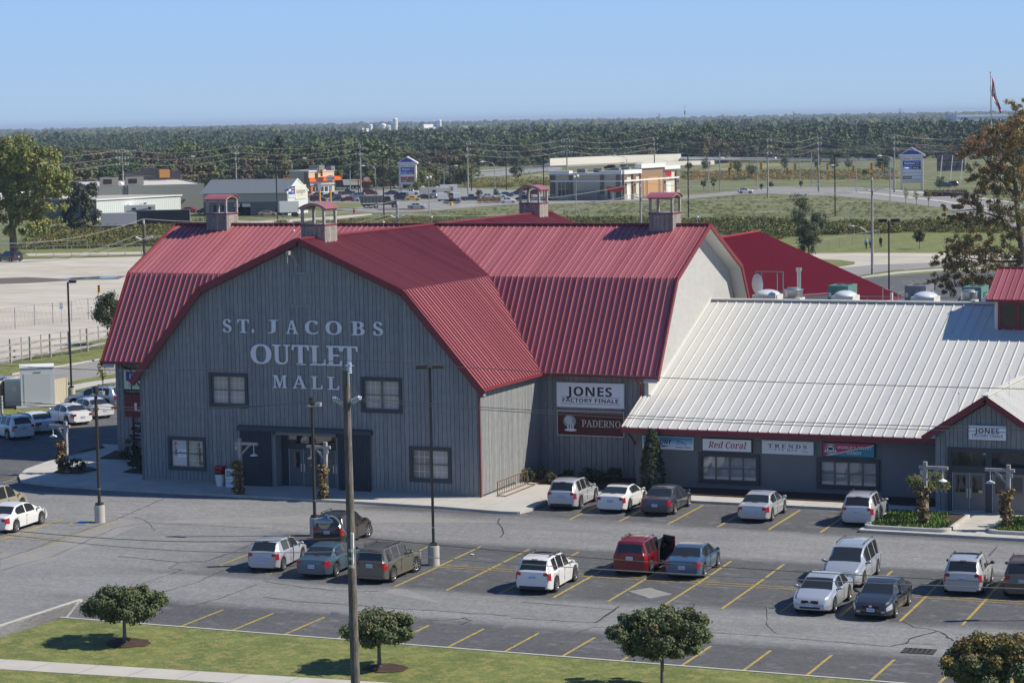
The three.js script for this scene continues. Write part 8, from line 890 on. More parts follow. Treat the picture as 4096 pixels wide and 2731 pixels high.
// ================================================================ fences, flag, billboard, far farms
{
  const chain = (pts, h, label, rail = 0.06) => { const t = thing('chain_link_fence', label, 'fence', V3(0, 0, 0)); const P = pts.map(p => G(...p)); P.forEach(p => part(t, 'post', rod(p, p.clone().setY(h), 0.05, 6), M.galv)); for (let i = 0; i < P.length - 1; i++) { part(t, 'top_rail', rod(P[i].clone().setY(h - 0.03), P[i + 1].clone().setY(h - 0.03), 0.035, 5), M.galv); const mesh = []; const L = P[i].distanceTo(P[i + 1]), n = Math.ceil(L / 0.9); for (let k = 0; k < n; k++) { const a = P[i].clone().lerp(P[i + 1], k / n), b = P[i].clone().lerp(P[i + 1], (k + 1) / n); mesh.push(rod(a.clone().setY(0.05), b.clone().setY(h - 0.05), 0.007, 3), rod(a.clone().setY(h - 0.05), b.clone().setY(0.05), 0.007, 3)); } part(t, 'mesh', mesh, M.galv); } };
  chain([[2, 594], [82, 593], [123, 591.5], [164, 590.5], [206, 589.5], [248, 588.5], [287, 587], [324, 586], [362, 585], [400, 583]], 2.0, 'chain-link fence along the top of the gravel lot'); chain([[-20, 763], [34, 755], [79, 748], [121, 743], [164, 738.5], [202.5, 733], [235, 728]], 2.4, 'tall chain-link fence crossing the gravel lot'); chain([[1882, 579], [1905, 573], [1930, 568], [1960, 562.5], [1990, 557], [2020, 551]], 1.8, 'chain-link fence beside the three people'); chain([[1560, 505], [1640, 507], [1720, 508], [1800, 509.5], [1880, 510], [1960, 509], [2040, 508], [2120, 506], [2200, 504]], 1.6, 'long low chain-link fence along the goldenrod'); chain([[1240, 500], [1330, 502], [1420, 503], [1500, 504]], 1.6, 'low chain-link fence behind the right cupola'); chain([[60, 577], [153, 574], [200, 572]], 1.7, 'short chain-link fence by the big tree');
  { const t = thing('rail_fence', 'weathered grey plank rail fence along the grass verge', 'fence', V3(0, 0, 0)); const P = [[-40, 843], [23.6, 833], [49, 829], [68.7, 826.7], [94, 822.8], [115, 819.8], [139.7, 816], [158, 814], [184.5, 809], [200, 806.7], [226, 801], [262, 795]].map(p => G(...p)); P.forEach((p, i) => part(t, 'post', i % 2 ? cb(0.16, 2.3, 0.16, p.x, 1.1, p.z) : rod(p, p.clone().setY(2.3), 0.05), i % 2 ? M.postWood : M.galv)); for (let i = 0; i < P.length - 1; i++) for (const y of [0.45, 1.05, 1.65]) part(t, 'rail', beam(P[i].clone().setY(y + rr(-0.05, 0.05)), P[i + 1].clone().setY(y + rr(-0.05, 0.05)), 0.05, 0.2), pick([M.postWood, M.greyWood])); part(t, 'wire_top', rod(P[1].clone().setY(2.2), P[11].clone().setY(2.2), 0.02), M.galv); }
  { const p = G(141, 743), t = thing('exit_sign', 'small white EXIT sign with arrow on the gravel lot fence', 'sign', V3(p.x, 0, p.z), yawTurn); part(t, 'panel', cb(0.42, 0.72, 0.04, 0, 2.0, 0.1), signMat(96, 160, (x, w, h) => { x.fillStyle = '#e8eaec'; x.fillRect(0, 0, w, h); fit(x, 'EXIT', w / 2, 40, 70, 36, 'bold', 'sans-serif', '#222'); x.fillStyle = '#111'; x.fillRect(18, 108, 40, 12); x.beginPath(); x.moveTo(56, 96); x.lineTo(82, 114); x.lineTo(56, 132); x.fill(); })); part(t, 'post', rod(V3(0, 0, 0.05), V3(0, 2.5, 0.05), 0.03), M.galv); }
  { const p = G(226, 706), t = thing('traffic_signal', 'yellow traffic signal sticking out behind the barn roof', 'traffic light', V3(p.x, 0, p.z), yawTurn); part(t, 'pole', rod(V3(0, 0, 0), V3(0, 2.0, 0), 0.06), M.galv); const h = part(t, 'signal_head', cb(0.3, 0.9, 0.3, 0.1, 2.3, 0), M.yellow); part(h, 'visor', [0.28, 0, -0.28].map(d => new THREE.CylinderGeometry(0.1, 0.1, 0.2, 8).rotateX(Math.PI / 2).translate(0.1, 2.3 + d, 0.2)), M.black); }
  { const p = G(2281, 436), D = fdist(p), H = atD(2276, 167, D).y; const t = thing('flagpole', 'tall white flagpole behind the autumn tree', 'flagpole', p, yawTurn); part(t, 'pole', rod(V3(0, 0, 0), V3(-0.6, H, 0), 0.22, 10, 0.1), M.offWhite); part(t, 'finial', sph(0.25, -0.6, H + 0.1, 0), M.yellow);
    // large flag hanging in folds from the top
    const f = thing('flag', 'large red and white maple leaf flag hanging limp from the pole', 'flag', V3(p.x, 0, p.z), yawTurn); const nu = 40, nv = 22, pos = [], col = [], idx = []; for (let i = 0; i <= nu; i++) for (let j = 0; j <= nv; j++) { const u = i / nu, v = j / nv; const x = -0.5 + mix(2.9 * Math.pow(u, 1.15), 0.15 + 2.3 * u, v) + 0.25 * Math.sin(u * 6 + v * 3), y = mix(H - 0.4 - 9.6 * u, H - 6.2 - 5.2 * u, v), z = 0.55 * Math.sin(v * 7 + u * 3) * (0.25 + u) + 0.35 * Math.sin(u * 9 + v * 5); pos.push(x, y, z); const du = (u - 0.5) * 2.05, dv = (v - 0.5); const ang = Math.atan2(dv, du * 0.9), rad = Math.hypot(du, dv); const leaf = rad < 0.17 + 0.13 * Math.abs(Math.cos(ang * 2.5 + 0.8)); const red = u < 0.25 || u > 0.75 || leaf; col.push(...(red ? [0.58, 0.014, 0.022] : [0.8, 0.8, 0.8])); } for (let i = 0; i < nu; i++) for (let j = 0; j < nv; j++) { const a = i * (nv + 1) + j, b2 = a + nv + 1; idx.push(a, b2, a + 1, b2, b2 + 1, a + 1); } const g = new THREE.BufferGeometry(); g.setAttribute('position', new THREE.Float32BufferAttribute(pos, 3)); g.setAttribute('color', new THREE.Float32BufferAttribute(col, 3)); g.setIndex(idx); g.computeVertexNormals(); part(f, 'cloth', g, new THREE.MeshStandardMaterial({ vertexColors: true, side: THREE.DoubleSide, roughness: 0.8 })); part(f, 'halyard', rod(V3(-0.35, 1, 0.2), V3(-0.8, H - 0.3, 0.2), 0.02), M.offWhite); }
  { const p = G(2185, 419), t = thing('billboard', 'back of a dark billboard on slanted white braces', 'billboard', p, face2(10)); part(t, 'panel', cb(9, 5.2, 0.3, 0, 6.2, 0), mat([0.06, 0.07, 0.09], 0.8)); part(t, 'brace', [-3.4, 0, 3.4].map(x => beam(V3(x - 0.8, 0, 1.6), V3(x + 0.5, 8.4, 0.3), 0.2, 0.2, V3(1, 0, 0))), M.offWhite); part(t, 'frame', [cb(9, 0.12, 0.1, 0, 5, 0.2), cb(9, 0.12, 0.1, 0, 7, 0.2)], M.darkGrey); }
  const far = (px, py, D, f) => { const p = atD(px, py, D); const gy = groundY(p.x, p.z); return V3(p.x, gy, p.z); };
  const farm = (px, w, h, D, label, m, roofM, dome) => { const p = far(px, 300, D), t = thing('farm_building', label, 'barn', p, face2(20)); part(t, 'wall', cb(w, h, w * 0.5, 0, h / 2, 0), m); part(t, 'roof', dome ? new THREE.CylinderGeometry(w * 0.27, w * 0.27, w * 1.02, 12, 1, false, 0, Math.PI).rotateX(Math.PI / 2).rotateY(Math.PI / 2).scale(1, 0.7, 1).translate(0, h, 0) : prism([[-w * 0.27, 0], [w * 0.27, 0], [0, h * 0.6]], -w / 2, w / 2).rotateY(Math.PI / 2).translate(0, h, 0), roofM); };
  for (const a of [[990, 22, 11, 3300, 'large white dairy barn roof on the far slope', M.white, M.white, 0], [1008, 26, 7, 3100, 'low white farm shed beside the dairy barn', M.white, mat([0.12, 0.25, 0.22], 0.6), 0], [1080, 34, 8, 3300, 'white arched fabric barn on the far slope', M.white, M.white, 1], [955, 12, 6, 3200, 'small white shed left of the dairy barn', M.white, M.white, 0], [845, 16, 9, 3100, 'white barn half hidden in the far trees', M.white, M.white, 0], [300, 22, 8, 3200, 'far red barn with green roof in the woods', mat([0.3, 0.04, 0.03], 0.8), mat([0.10, 0.22, 0.14], 0.7), 0], [715, 30, 6, 3400, 'far low white farm row left of the silos', M.white, M.offWhite, 0], [620, 18, 5, 3600, 'tiny white farmhouse far in the woods', M.white, M.offWhite, 0], [1965, 24, 9, 2900, 'far pale farm sheds under the skyline', M.offWhite, M.offWhite, 0]]) farm(...a);
  for (const [px, r, h, D, l] of [[1010, 2.6, 22, 3300, 'white concrete silo beside the dairy barn'], [908, 4, 25, 3900, 'tall white grain elevator tower'], [880, 5, 16, 3900, 'white grain bin left of the elevator'], [893, 5, 14, 3900, 'second white grain bin by the elevator'], [962, 4, 10, 3200, 'squat white grain bin by the shed'], [2106, 1.8, 0, 1190, 'bare concrete silo stump behind the corner pylon'], [851, 2.6, 18, 3000, 'white silo beside the hidden barn'], [2099, 5, 11, 3200, 'white domed silo on the right skyline']]) { const p = far(px, 300, D), H = h || 9, t = thing('silo', l, 'silo', p); part(t, 'shaft', cyl(r, H, 0, 0, 0, 14), h ? M.white : mat([0.36, 0.33, 0.28], 0.9)); part(t, 'dome', new THREE.SphereGeometry(r, 12, 6, 0, 6.3, 0, 1.57).scale(1, 0.6, 1).translate(0, H, 0), h ? M.white : M.midGrey); }
  { const p = far(2255, 300, 2300), t = thing('factory_block', 'wide pale factory block on the right skyline', 'building', p, face2(10)); part(t, 'wall', [cb(90, 11, 40, 0, 5.5, 0), cb(70, 8, 30, 6, 15, -4)], mat([0.48, 0.52, 0.58], 0.7)); part(t, 'window_band', [cb(88, 1.6, 0.3, 0, 8, 20.2), cb(68, 1.6, 0.3, 6, 16, 11.2)], mat([0.2, 0.24, 0.3], 0.4)); const q = far(2175, 300, 2100), u = thing('industrial_shed', 'low tan industrial sheds before the factory', 'building', q, face2(10)); part(u, 'wall', [cb(46, 7, 20, 0, 3.5, 0)], mat([0.45, 0.4, 0.3], 0.8)); part(u, 'roof', prism([[-24, 7], [24, 7], [0, 10]], -10, 10), mat([0.4, 0.36, 0.28], 0.8)); }
  { const p = G(2146, 424), t = thing('trimmed_hedge', 'long low rust-red trimmed hedge right of the corner pylon', 'hedge', G(2172, 450)); part(t, 'foliage', foliage(1500, () => ({ x: rr(-5.5, 5.5), y: rr(0, 1.5), z: rr(-2, 2) }), 0.5, [[0.16, 0.06, 0.03], [0.11, 0.05, 0.03], [0.08, 0.05, 0.025]]), M.leaf); t.rotation.y = yawTurn; }
}

// ================================================================ trees behind
reseed(23);
{
  const bigTree = (label, p, H, clumps, n, leaf, pal, trunkPts, name = 'broadleaf_tree') => { const t = thing(name, label, 'tree', p); part(t, 'crown', foliage(n, clumpSampler(clumps), leaf, pal, 0.3), M.leaf); part(t, 'trunk', trunkPts, M.bark); return t; };
  // big pale tree at the left
  { const p = G(31, 583), s = mpp(p); const cl = []; const U = (px, py, r, c) => cl.push({ x: (px - 31) * s, y: (583 - py) * s, z: rr(-4, 4), r: r * s, c }); const yg = [0.25, 0.24, 0.05];
    for (const [x, y, r] of [[45, 325, 14], [25, 340, 16], [60, 345, 15], [5, 350, 16], [100, 345, 13], [85, 360, 15], [115, 365, 13], [130, 350, 10], [40, 370, 18], [10, 385, 18], [65, 385, 16], [95, 390, 15], [130, 385, 14], [150, 395, 13], [165, 390, 10], [30, 410, 18], [60, 420, 16], [105, 415, 16], [140, 415, 14], [170, 410, 10], [5, 430, 16], [35, 445, 16], [85, 450, 16], [120, 450, 15], [150, 440, 10], [15, 465, 15], [60, 475, 14], [100, 480, 15], [130, 475, 10], [75, 500, 12], [110, 510, 12], [30, 500, 12], [5, 500, 12], [90, 525, 10], [115, 530, 8], [-20, 370, 18], [-25, 420, 18], [-20, 470, 15], [55, 525, 8]]) for (let k = 0; k < 5; k++) U(x + rr(-8, 8), y + rr(-7, 7), r * 0.95, rnd() < 0.3 ? yg : null);
    const w = (a, b) => V3((a - 31) * s, (583 - b) * s, 0); bigTree('big pale yellow-green tree at the left over the black minivan', p, 20, cl, 20000, 0.42, [[0.16, 0.19, 0.045], [0.20, 0.215, 0.055], [0.115, 0.145, 0.038]], [rod(w(31, 583), w(29, 520), 0.75, 8, 0.55), rod(w(29, 520), w(26, 470), 0.5, 8, 0.4), rod(w(30, 530), w(50, 470), 0.4, 7, 0.3), rod(w(26, 470), w(20, 400), 0.35, 6, 0.2), rod(w(26, 470), w(60, 400), 0.3, 6, 0.12), rod(w(50, 470), w(95, 410), 0.28, 6, 0.1), rod(w(50, 470), w(120, 440), 0.22, 6, 0.08), rod(w(20, 400), w(40, 335), 0.2, 6, 0.06), rod(w(60, 400), w(95, 350), 0.14, 5, 0.05), rod(w(20, 440), w(-10, 380), 0.25, 6, 0.08)]); }
  { const p = G(182, 535), s = mpp(p), cl = []; for (let i = 0; i < 90; i++) { const v = rnd(); cl.push({ x: rr(-1, 1) * 38 * s * Math.sqrt(1 - v * 0.7) + 8 * s * v, y: (5 + v * 105) * s, z: rr(-3, 3), r: 7 * s }); } bigTree('dark grey-green leaning willow beside the big pale tree', p, 8, cl, 7000, 0.42, [[0.045, 0.06, 0.025], [0.06, 0.075, 0.035], [0.035, 0.05, 0.02]], [rod(V3(0, 0, 0), V3(0.5, 5, 0), 0.25, 6, 0.1), rod(V3(-1, 0, 0), V3(-1.6, 5, 0.5), 0.2, 6, 0.1), rod(V3(1.2, 0, 0), V3(2, 5, 0), 0.2, 6, 0.08)]); }
  // large autumn tree at the right
  { const p = G(2352, 705), s = mpp(p), cl = []; const U = (px, py, r, c) => cl.push({ x: (px - 2352) * s, y: (705 - py) * s, z: rr(-4, 4), r: r * s, c }); const rust = [0.33, 0.18, 0.08], gold = [0.34, 0.23, 0.06], olive = [0.16, 0.15, 0.05];
    for (const [x, y, r, c] of [[2330, 240, 10, gold], [2345, 265, 14, gold], [2325, 290, 16, rust], [2350, 300, 18, gold], [2290, 295, 12, rust], [2270, 310, 14, rust], [2245, 318, 14, rust], [2222, 330, 10, rust], [2300, 320, 18, rust], [2335, 330, 18, olive], [2210, 345, 8, rust], [2240, 350, 14, rust], [2275, 350, 16, rust], [2310, 360, 18, rust], [2345, 370, 18, olive], [2250, 385, 12, rust], [2285, 395, 14, rust], [2325, 400, 18, olive], [2355, 415, 18, olive], [2240, 420, 10, rust], [2270, 430, 14, rust], [2300, 440, 16, olive], [2340, 450, 18, olive], [2210, 455, 10, rust], [2235, 462, 10, rust], [2270, 475, 12, olive], [2310, 485, 16, olive], [2350, 495, 18, olive], [2190, 480, 8, rust], [2205, 500, 7, rust], [2180, 500, 6, rust], [2240, 510, 8, olive], [2290, 520, 10, olive], [2335, 535, 14, olive], [2225, 555, 14, gold], [2200, 570, 12, gold], [2175, 590, 10, gold], [2240, 575, 14, gold], [2270, 570, 12, gold], [2300, 580, 14, olive], [2340, 580, 16, olive], [2160, 610, 9, gold], [2190, 610, 13, gold], [2220, 605, 14, gold], [2255, 610, 15, gold], [2290, 615, 15, gold], [2330, 620, 16, olive], [2170, 635, 12, gold], [2200, 640, 14, gold], [2235, 645, 14, olive], [2265, 645, 14, gold], [2160, 650, 9, rust], [2190, 665, 10, olive], [2230, 668, 12, olive], [2370, 320, 20, olive], [2380, 400, 22, olive], [2385, 480, 22, olive], [2380, 560, 20, olive], [2370, 620, 18, olive], [2360, 255, 12, gold]]) for (let k = 0; k < 9; k++) U(x + rr(-14, 14), y + rr(-11, 11), r * 0.6, rnd() < 0.65 ? c : null);
    for (let k = 0; k < 330; k++) { const y = rr(255, 690), lo = y < 430 ? 2330 - (y - 255) * 0.62 : y < 520 ? 2215 : 2190; U(rr(lo, 2400), y, 7, pick([rust, olive, gold, olive])); }
    const w = (a, b, z = 0) => V3((a - 2352) * s, (705 - b) * s, z); const br = [rod(w(2352, 705), w(2348, 560), 0.5, 9, 0.42), rod(w(2348, 560), w(2335, 450), 0.42, 8, 0.3), rod(w(2335, 450), w(2325, 330), 0.3, 7, 0.12), rod(w(2325, 330), w(2335, 250), 0.12, 6, 0.04), rod(w(2348, 560), w(2300, 500), 0.22, 6, 0.15), rod(w(2300, 500), w(2240, 480), 0.15, 6, 0.08), rod(w(2240, 480), w(2185, 485), 0.08, 5, 0.03), rod(w(2335, 450), w(2290, 400), 0.2, 6, 0.12), rod(w(2290, 400), w(2250, 350), 0.12, 5, 0.05), rod(w(2250, 350), w(2220, 330), 0.05, 4, 0.02), rod(w(2348, 600), w(2290, 600), 0.2, 6, 0.12), rod(w(2290, 600), w(2200, 590), 0.12, 5, 0.04), rod(w(2340, 640), w(2230, 640), 0.16, 5, 0.05), rod(w(2330, 380), w(2280, 320), 0.14, 5, 0.05), rod(w(2300, 500), w(2220, 520), 0.1, 5, 0.03), rod(w(2335, 470), w(2370, 380), 0.2, 6, 0.08), rod(w(2240, 480), w(2210, 455), 0.06, 4, 0.02)]; for (let k = 0; k < 120; k++) { const c = pick(cl); br.push(rod(V3(c.x, c.y, c.z), V3(c.x + rr(-1, 1), c.y + rr(0, 1), c.z + rr(-0.5, 0.5)), 0.025, 3, 0.01)); }
    bigTree('large autumn tree in rust and gold at the right edge', p, 24, cl, 54000, 0.17, [[0.18, 0.14, 0.05], [0.22, 0.15, 0.055], [0.12, 0.12, 0.04]], br); }
  // mid-distance single trees
  const mid = (px, base, top, wpx, label, pal, opt = {}) => { const p = G(px, base), s = mpp(p), H = (base - top) * s, r = wpx * s / 2; const tr = opt.trunk ?? 0.2; const t = thing(opt.name || 'small_tree', label, 'tree', p, 0, opt.group); const cy = H * (tr + (1 - tr) * 0.5), ry = H * (1 - tr) * 0.5; part(t, 'crown', foliage(opt.n || 1400, clumpSampler(shellClumps(46, r * 0.85, ry * 0.9, r * 0.85, cy, r * 0.3, { lo: -0.95, k0: 0.45, ph: px })), Math.max(0.16, r * (opt.leaf || 0.15)), pal, 0.3), M.leaf); part(t, 'trunk', [rod(V3(0, 0, 0), V3(0, H * 0.7, 0), Math.max(0.05, H * 0.022), 6, 0.03), rod(V3(0, H * 0.3, 0), V3(r * 0.5, H * 0.65, 0), 0.04, 5, 0.02), rod(V3(0, H * 0.35, 0), V3(-r * 0.5, H * 0.7, 0.1), 0.04, 5, 0.02)], M.bark); return t; };
  const dk = [[0.045, 0.065, 0.02], [0.06, 0.08, 0.025], [0.035, 0.05, 0.018]], md = [[0.07, 0.10, 0.03], [0.09, 0.12, 0.035], [0.05, 0.08, 0.025]], yl = [[0.22, 0.20, 0.03], [0.16, 0.17, 0.035], [0.26, 0.2, 0.03]], gr = [[0.09, 0.11, 0.05], [0.11, 0.13, 0.06], [0.07, 0.09, 0.04]];
  mid(247, 790, 662, 66, 'dark rounded maple half behind the barn roof edge', dk, { n: 5000, leaf: 0.1, trunk: 0.22 }); mid(236, 898, 823, 30, 'thin yellowing sapling behind the parked suv', yl, { n: 130, trunk: 0.3, leaf: 0.12 }); mid(1858, 592, 502, 56, 'dark dense maple at the edge of the red roof', dk, { n: 5000, leaf: 0.1, trunk: 0.12 }); mid(1838, 560, 432, 52, 'loose grey-green willow behind the dark maple', gr, { n: 3200, leaf: 0.09, trunk: 0.15 }); mid(1880, 535, 478, 40, 'pale willow shrub right of the loose willow', gr, { n: 1400, trunk: 0.05 }); mid(2113, 571.5, 524, 27, 'small round maple on the mown grass', dk, { n: 2400, leaf: 0.1, trunk: 0.3 });
  for (const [x, b, t, w, p] of [[1617, 437, 408, 15, dk], [1640, 437, 405, 15, dk], [1622, 402, 360, 26, md], [1694, 408, 364, 27, md], [1727, 412, 372, 26, md], [1750, 439, 421, 10, dk], [1803, 398, 357, 22, dk], [1878, 392, 354, 24, md], [1916, 395, 360, 26, md], [1950, 394, 362, 20, gr], [1988, 408, 388, 15, dk], [2030, 400, 358, 40, dk], [1186, 420, 366, 36, dk], [1582, 392, 374, 22, dk], [2160, 440, 400, 26, md], [1840, 431, 415, 10, dk], [1101, 459, 432, 18, dk], [1139, 455, 432, 14, dk], [1772, 432, 417, 14, dk]]) mid(x, b, t, w, 'small green street tree along the far roads', p, { n: 800, trunk: 0.22, group: 'small trees along the far roads' });
  for (const [x, b, t, w] of [[2081.5, 468, 430, 15], [2106, 472, 432, 16], [2134, 475, 434, 17], [1312, 452, 418, 20], [1032, 462, 432, 14], [864, 478, 445, 10], [765, 440, 420, 16]]) mid(x, b, t, w, 'thin yellow sapling at the roadside', yl, { n: 320, trunk: 0.3, group: 'yellow saplings at the roadside' });
  for (const [x, b, t, w] of [[972, 436, 383, 50], [1067, 428, 381, 50], [1040, 425, 395, 26], [958, 440, 415, 20], [1205, 383, 361, 28], [1000, 430, 392, 30]]) mid(x, b, t, w, 'bushy yellow-green tree behind the shop lot', [[0.13, 0.15, 0.03], [0.17, 0.17, 0.035], [0.09, 0.12, 0.03]], { n: 1800, trunk: 0.08, group: 'yellow-green trees behind the shop lot' });
  // dense tree line behind the highway: every tree its own
  const variants = []; const defs = [['leafy_tree', [[0.055, 0.095, 0.025], [0.075, 0.115, 0.03], [0.045, 0.08, 0.024]]], ['leafy_tree', [[0.045, 0.08, 0.026], [0.06, 0.095, 0.03], [0.036, 0.065, 0.024]]], ['leafy_tree', [[0.085, 0.13, 0.035], [0.11, 0.15, 0.04], [0.065, 0.105, 0.03]]], ['leafy_tree', [[0.08, 0.115, 0.038], [0.10, 0.125, 0.04], [0.06, 0.095, 0.034]]], ['leafy_tree', [[0.13, 0.12, 0.04], [0.105, 0.11, 0.04], [0.15, 0.125, 0.04]]], ['leafy_tree', [[0.13, 0.08, 0.045], [0.10, 0.075, 0.042], [0.08, 0.08, 0.04]]], ['spruce_tree', [[0.02, 0.038, 0.02], [0.028, 0.045, 0.022]]], ['leafy_tree', [[0.14, 0.14, 0.03], [0.11, 0.13, 0.03], [0.08, 0.10, 0.03]]]];
  const labels = ['dark green broadleaf tree in the tree line', 'very dark green broadleaf tree in the tree line', 'mid green broadleaf tree in the tree line', 'dull green broadleaf tree in the tree line', 'olive brown broadleaf tree in the tree line', 'russet brown broadleaf tree in the tree line', 'pointed dark spruce in the tree line', 'yellow-green broadleaf tree in the tree line'];
  defs.forEach(([nm, pal], i) => { const cl = []; if (nm === 'spruce_tree') for (let k = 0; k < 90; k++) { const v = rnd(), a = rnd() * 6.28, R = 0.2 * (1 - v) + 0.01; cl.push({ x: Math.cos(a) * R, y: 0.06 + v * 0.92, z: Math.sin(a) * R, r: 0.035 }); } else { cl.push(...shellClumps(44, 0.3, 0.40, 0.3, 0.55, 0.07, { lo: -1, k0: 0.6, ph: i * 2 })); for (let k = 0; k < 14; k++) cl.push({ x: rr(-0.26, 0.26), y: rr(0.05, 0.4), z: rr(-0.2, 0.2), r: 0.08 }); } const cg = foliage(nm === 'spruce_tree' ? 1200 : 2200, clumpSampler(cl), 0.05, pal, 0.35); variants.push({ nm, cg, tg: rod(V3(0, 0, 0), V3(0, 0.6, 0), 0.022, 5, 0.008) }); });
  const hY = x => 272 - (x - 1176) * Math.tan(1.03 * D2R); const tops = [[-60, 332], [60, 334], [160, 330], [200, 338], [300, 336], [380, 325], [430, 308], [455, 318], [500, 318], [560, 322], [610, 318], [635, 303], [660, 318], [720, 306], [780, 303], [860, 304], [900, 322], [960, 332], [1020, 330], [1060, 322], [1110, 315], [1140, 305], [1180, 292], [1215, 303], [1240, 316], [1300, 308], [1360, 296], [1420, 291], [1470, 299], [1510, 300], [1535, 279], [1600, 274], [1655, 279], [1690, 286], [1720, 293], [1780, 300], [1850, 306], [1900, 308], [1960, 314], [2020, 318], [2050, 306], [2090, 292], [2120, 292], [2160, 306], [2250, 310], [2420, 305]];
  const plant = (px, D, topY, v) => { const p = atD(px, 400, D); const gy = groundY(p.x, p.z); const H = Math.max(6, atD(px, topY, D).y - gy); const t = thing(variants[v].nm, labels[v], 'tree', V3(p.x, gy, p.z), rr(0, 6.28), 'tree line behind the highway'); const sw = variants[v].nm === 'spruce_tree' ? 1 : rr(0.85, 1.25) * Math.max(1, 14 / H); part(t, 'crown', variants[v].cg, M.leaf); part(t, 'trunk', variants[v].tg, M.bark); t.scale.set(H * sw, H, H * sw); };
  for (let x = -60; x < 2420; x += rr(15, 24)) { const left = x < 420; const base = lerpK(tops, x); const D = (x > 1090 ? rr(1160, 1260) : left ? rr(900, 1010) : rr(840, 950)); let v = pick([0, 0, 1, 2, 2, 3, 3, 0, 2]); if (x > 880 && x < 1110) v = pick([4, 5, 5, 1, 3, 7]); if (left) v = pick([4, 5, 3, 3, 2, 4]); if (Math.abs(x - 2105) < 24) v = 7; if (x > 2130) v = pick([6, 1, 0]); if (Math.abs(x - 636) < 10 || Math.abs(x - 1115) < 8 || Math.abs(x - 1745) < 8) v = 6; plant(x, D, base + rr(0, 9) + (rnd() < 0.25 ? 12 : 0), v); }
  for (let x = -60; x < 2420; x += rr(22, 34)) { const D = x > 1090 ? rr(1140, 1165) : rr(790, 840); const b0 = lerpK(tops, x); plant(x, D, Math.min(372, b0 + rr(26, 58)), pick([0, 1, 3, 4, 5, 2])); }
  for (let x = -60; x < 480; x += rr(14, 24)) plant(x, rr(700, 790), 352 + rr(0, 30), pick([4, 4, 5, 3, 3, 0]));
  // the far woods as one mass
  const forest = (name, geo, n, d0, d1, h0, h1, cols, label) => { const im = new THREE.InstancedMesh(geo, new THREE.MeshStandardMaterial({ roughness: 0.9, side: THREE.DoubleSide, vertexColors: !!geo.attributes.color }), n); const m = new THREE.Matrix4(), q = new THREE.Quaternion(), c = new THREE.Color(); let k = 0, guard = 0; while (k < n && guard++ < n * 6) { const D = d0 * Math.pow(d1 / d0, rnd()), a = rr(-0.275, 0.275); const p = fwd.clone().multiplyScalar(D).addScaledVector(side, Math.tan(a) * D); const f = vnoise(p.x / 420 + 300, p.z / 420 + 300, 4096, 77); if (f > 0.66 && D < 5200) continue; const h = rr(h0, h1) * (0.8 + 0.5 * vnoise(p.x / 160 + 50, p.z / 160 + 50, 4096, 78)), w = h * rr(0.75, 1.15); q.setFromAxisAngle(V3(0, 1, 0), rr(0, 6.28)); m.compose(V3(p.x, groundY(p.x, p.z) - 0.2, p.z), q, V3(w, h, w)); im.setMatrixAt(k, m); const cc = pick(cols), j = rr(0.7, 1.25); im.setColorAt(k, c.setRGB(cc[0] * j * 1.6, cc[1] * j * 1.6, cc[2] * j * 1.6)); k++; } im.count = k; im.name = name; im.userData = { label, category: 'woods', kind: 'stuff' }; im.castShadow = im.receiveShadow = true; scene.add(im); };
  const tuft = foliage(260, clumpSampler(shellClumps(30, 0.42, 0.42, 0.42, 0.55, 0.12, { lo: -1, k0: 0.4 })), 0.12, [[1, 1, 1]], 0.25);
  forest('far_woods', tuft, 2600, 1230, 2900, 9, 15, [[0.045, 0.07, 0.026], [0.055, 0.08, 0.03], [0.04, 0.06, 0.026], [0.05, 0.075, 0.03], [0.06, 0.07, 0.032], [0.065, 0.09, 0.03]], 'mixed green and russet woods beyond the tree line');
  const ball = new THREE.IcosahedronGeometry(0.5, 3); { const p = ball.attributes.position; for (let i = 0; i < p.count; i++) { const v = V3().fromBufferAttribute(p, i); const k = 0.8 + 0.45 * vnoise(v.x * 7 + 20, (v.y * 5 + v.z * 6) + 20, 64, 81); p.setXYZ(i, v.x * k, v.y * k * 1.05 + 0.48, v.z * k); } ball.computeVertexNormals(); }
  forest('hill_woods', ball, 9500, 2700, 9500, 9, 15, [[0.04, 0.06, 0.026], [0.05, 0.07, 0.03], [0.036, 0.055, 0.026], [0.05, 0.068, 0.03], [0.055, 0.06, 0.03]], 'distant wooded hills fading blue to the skyline');
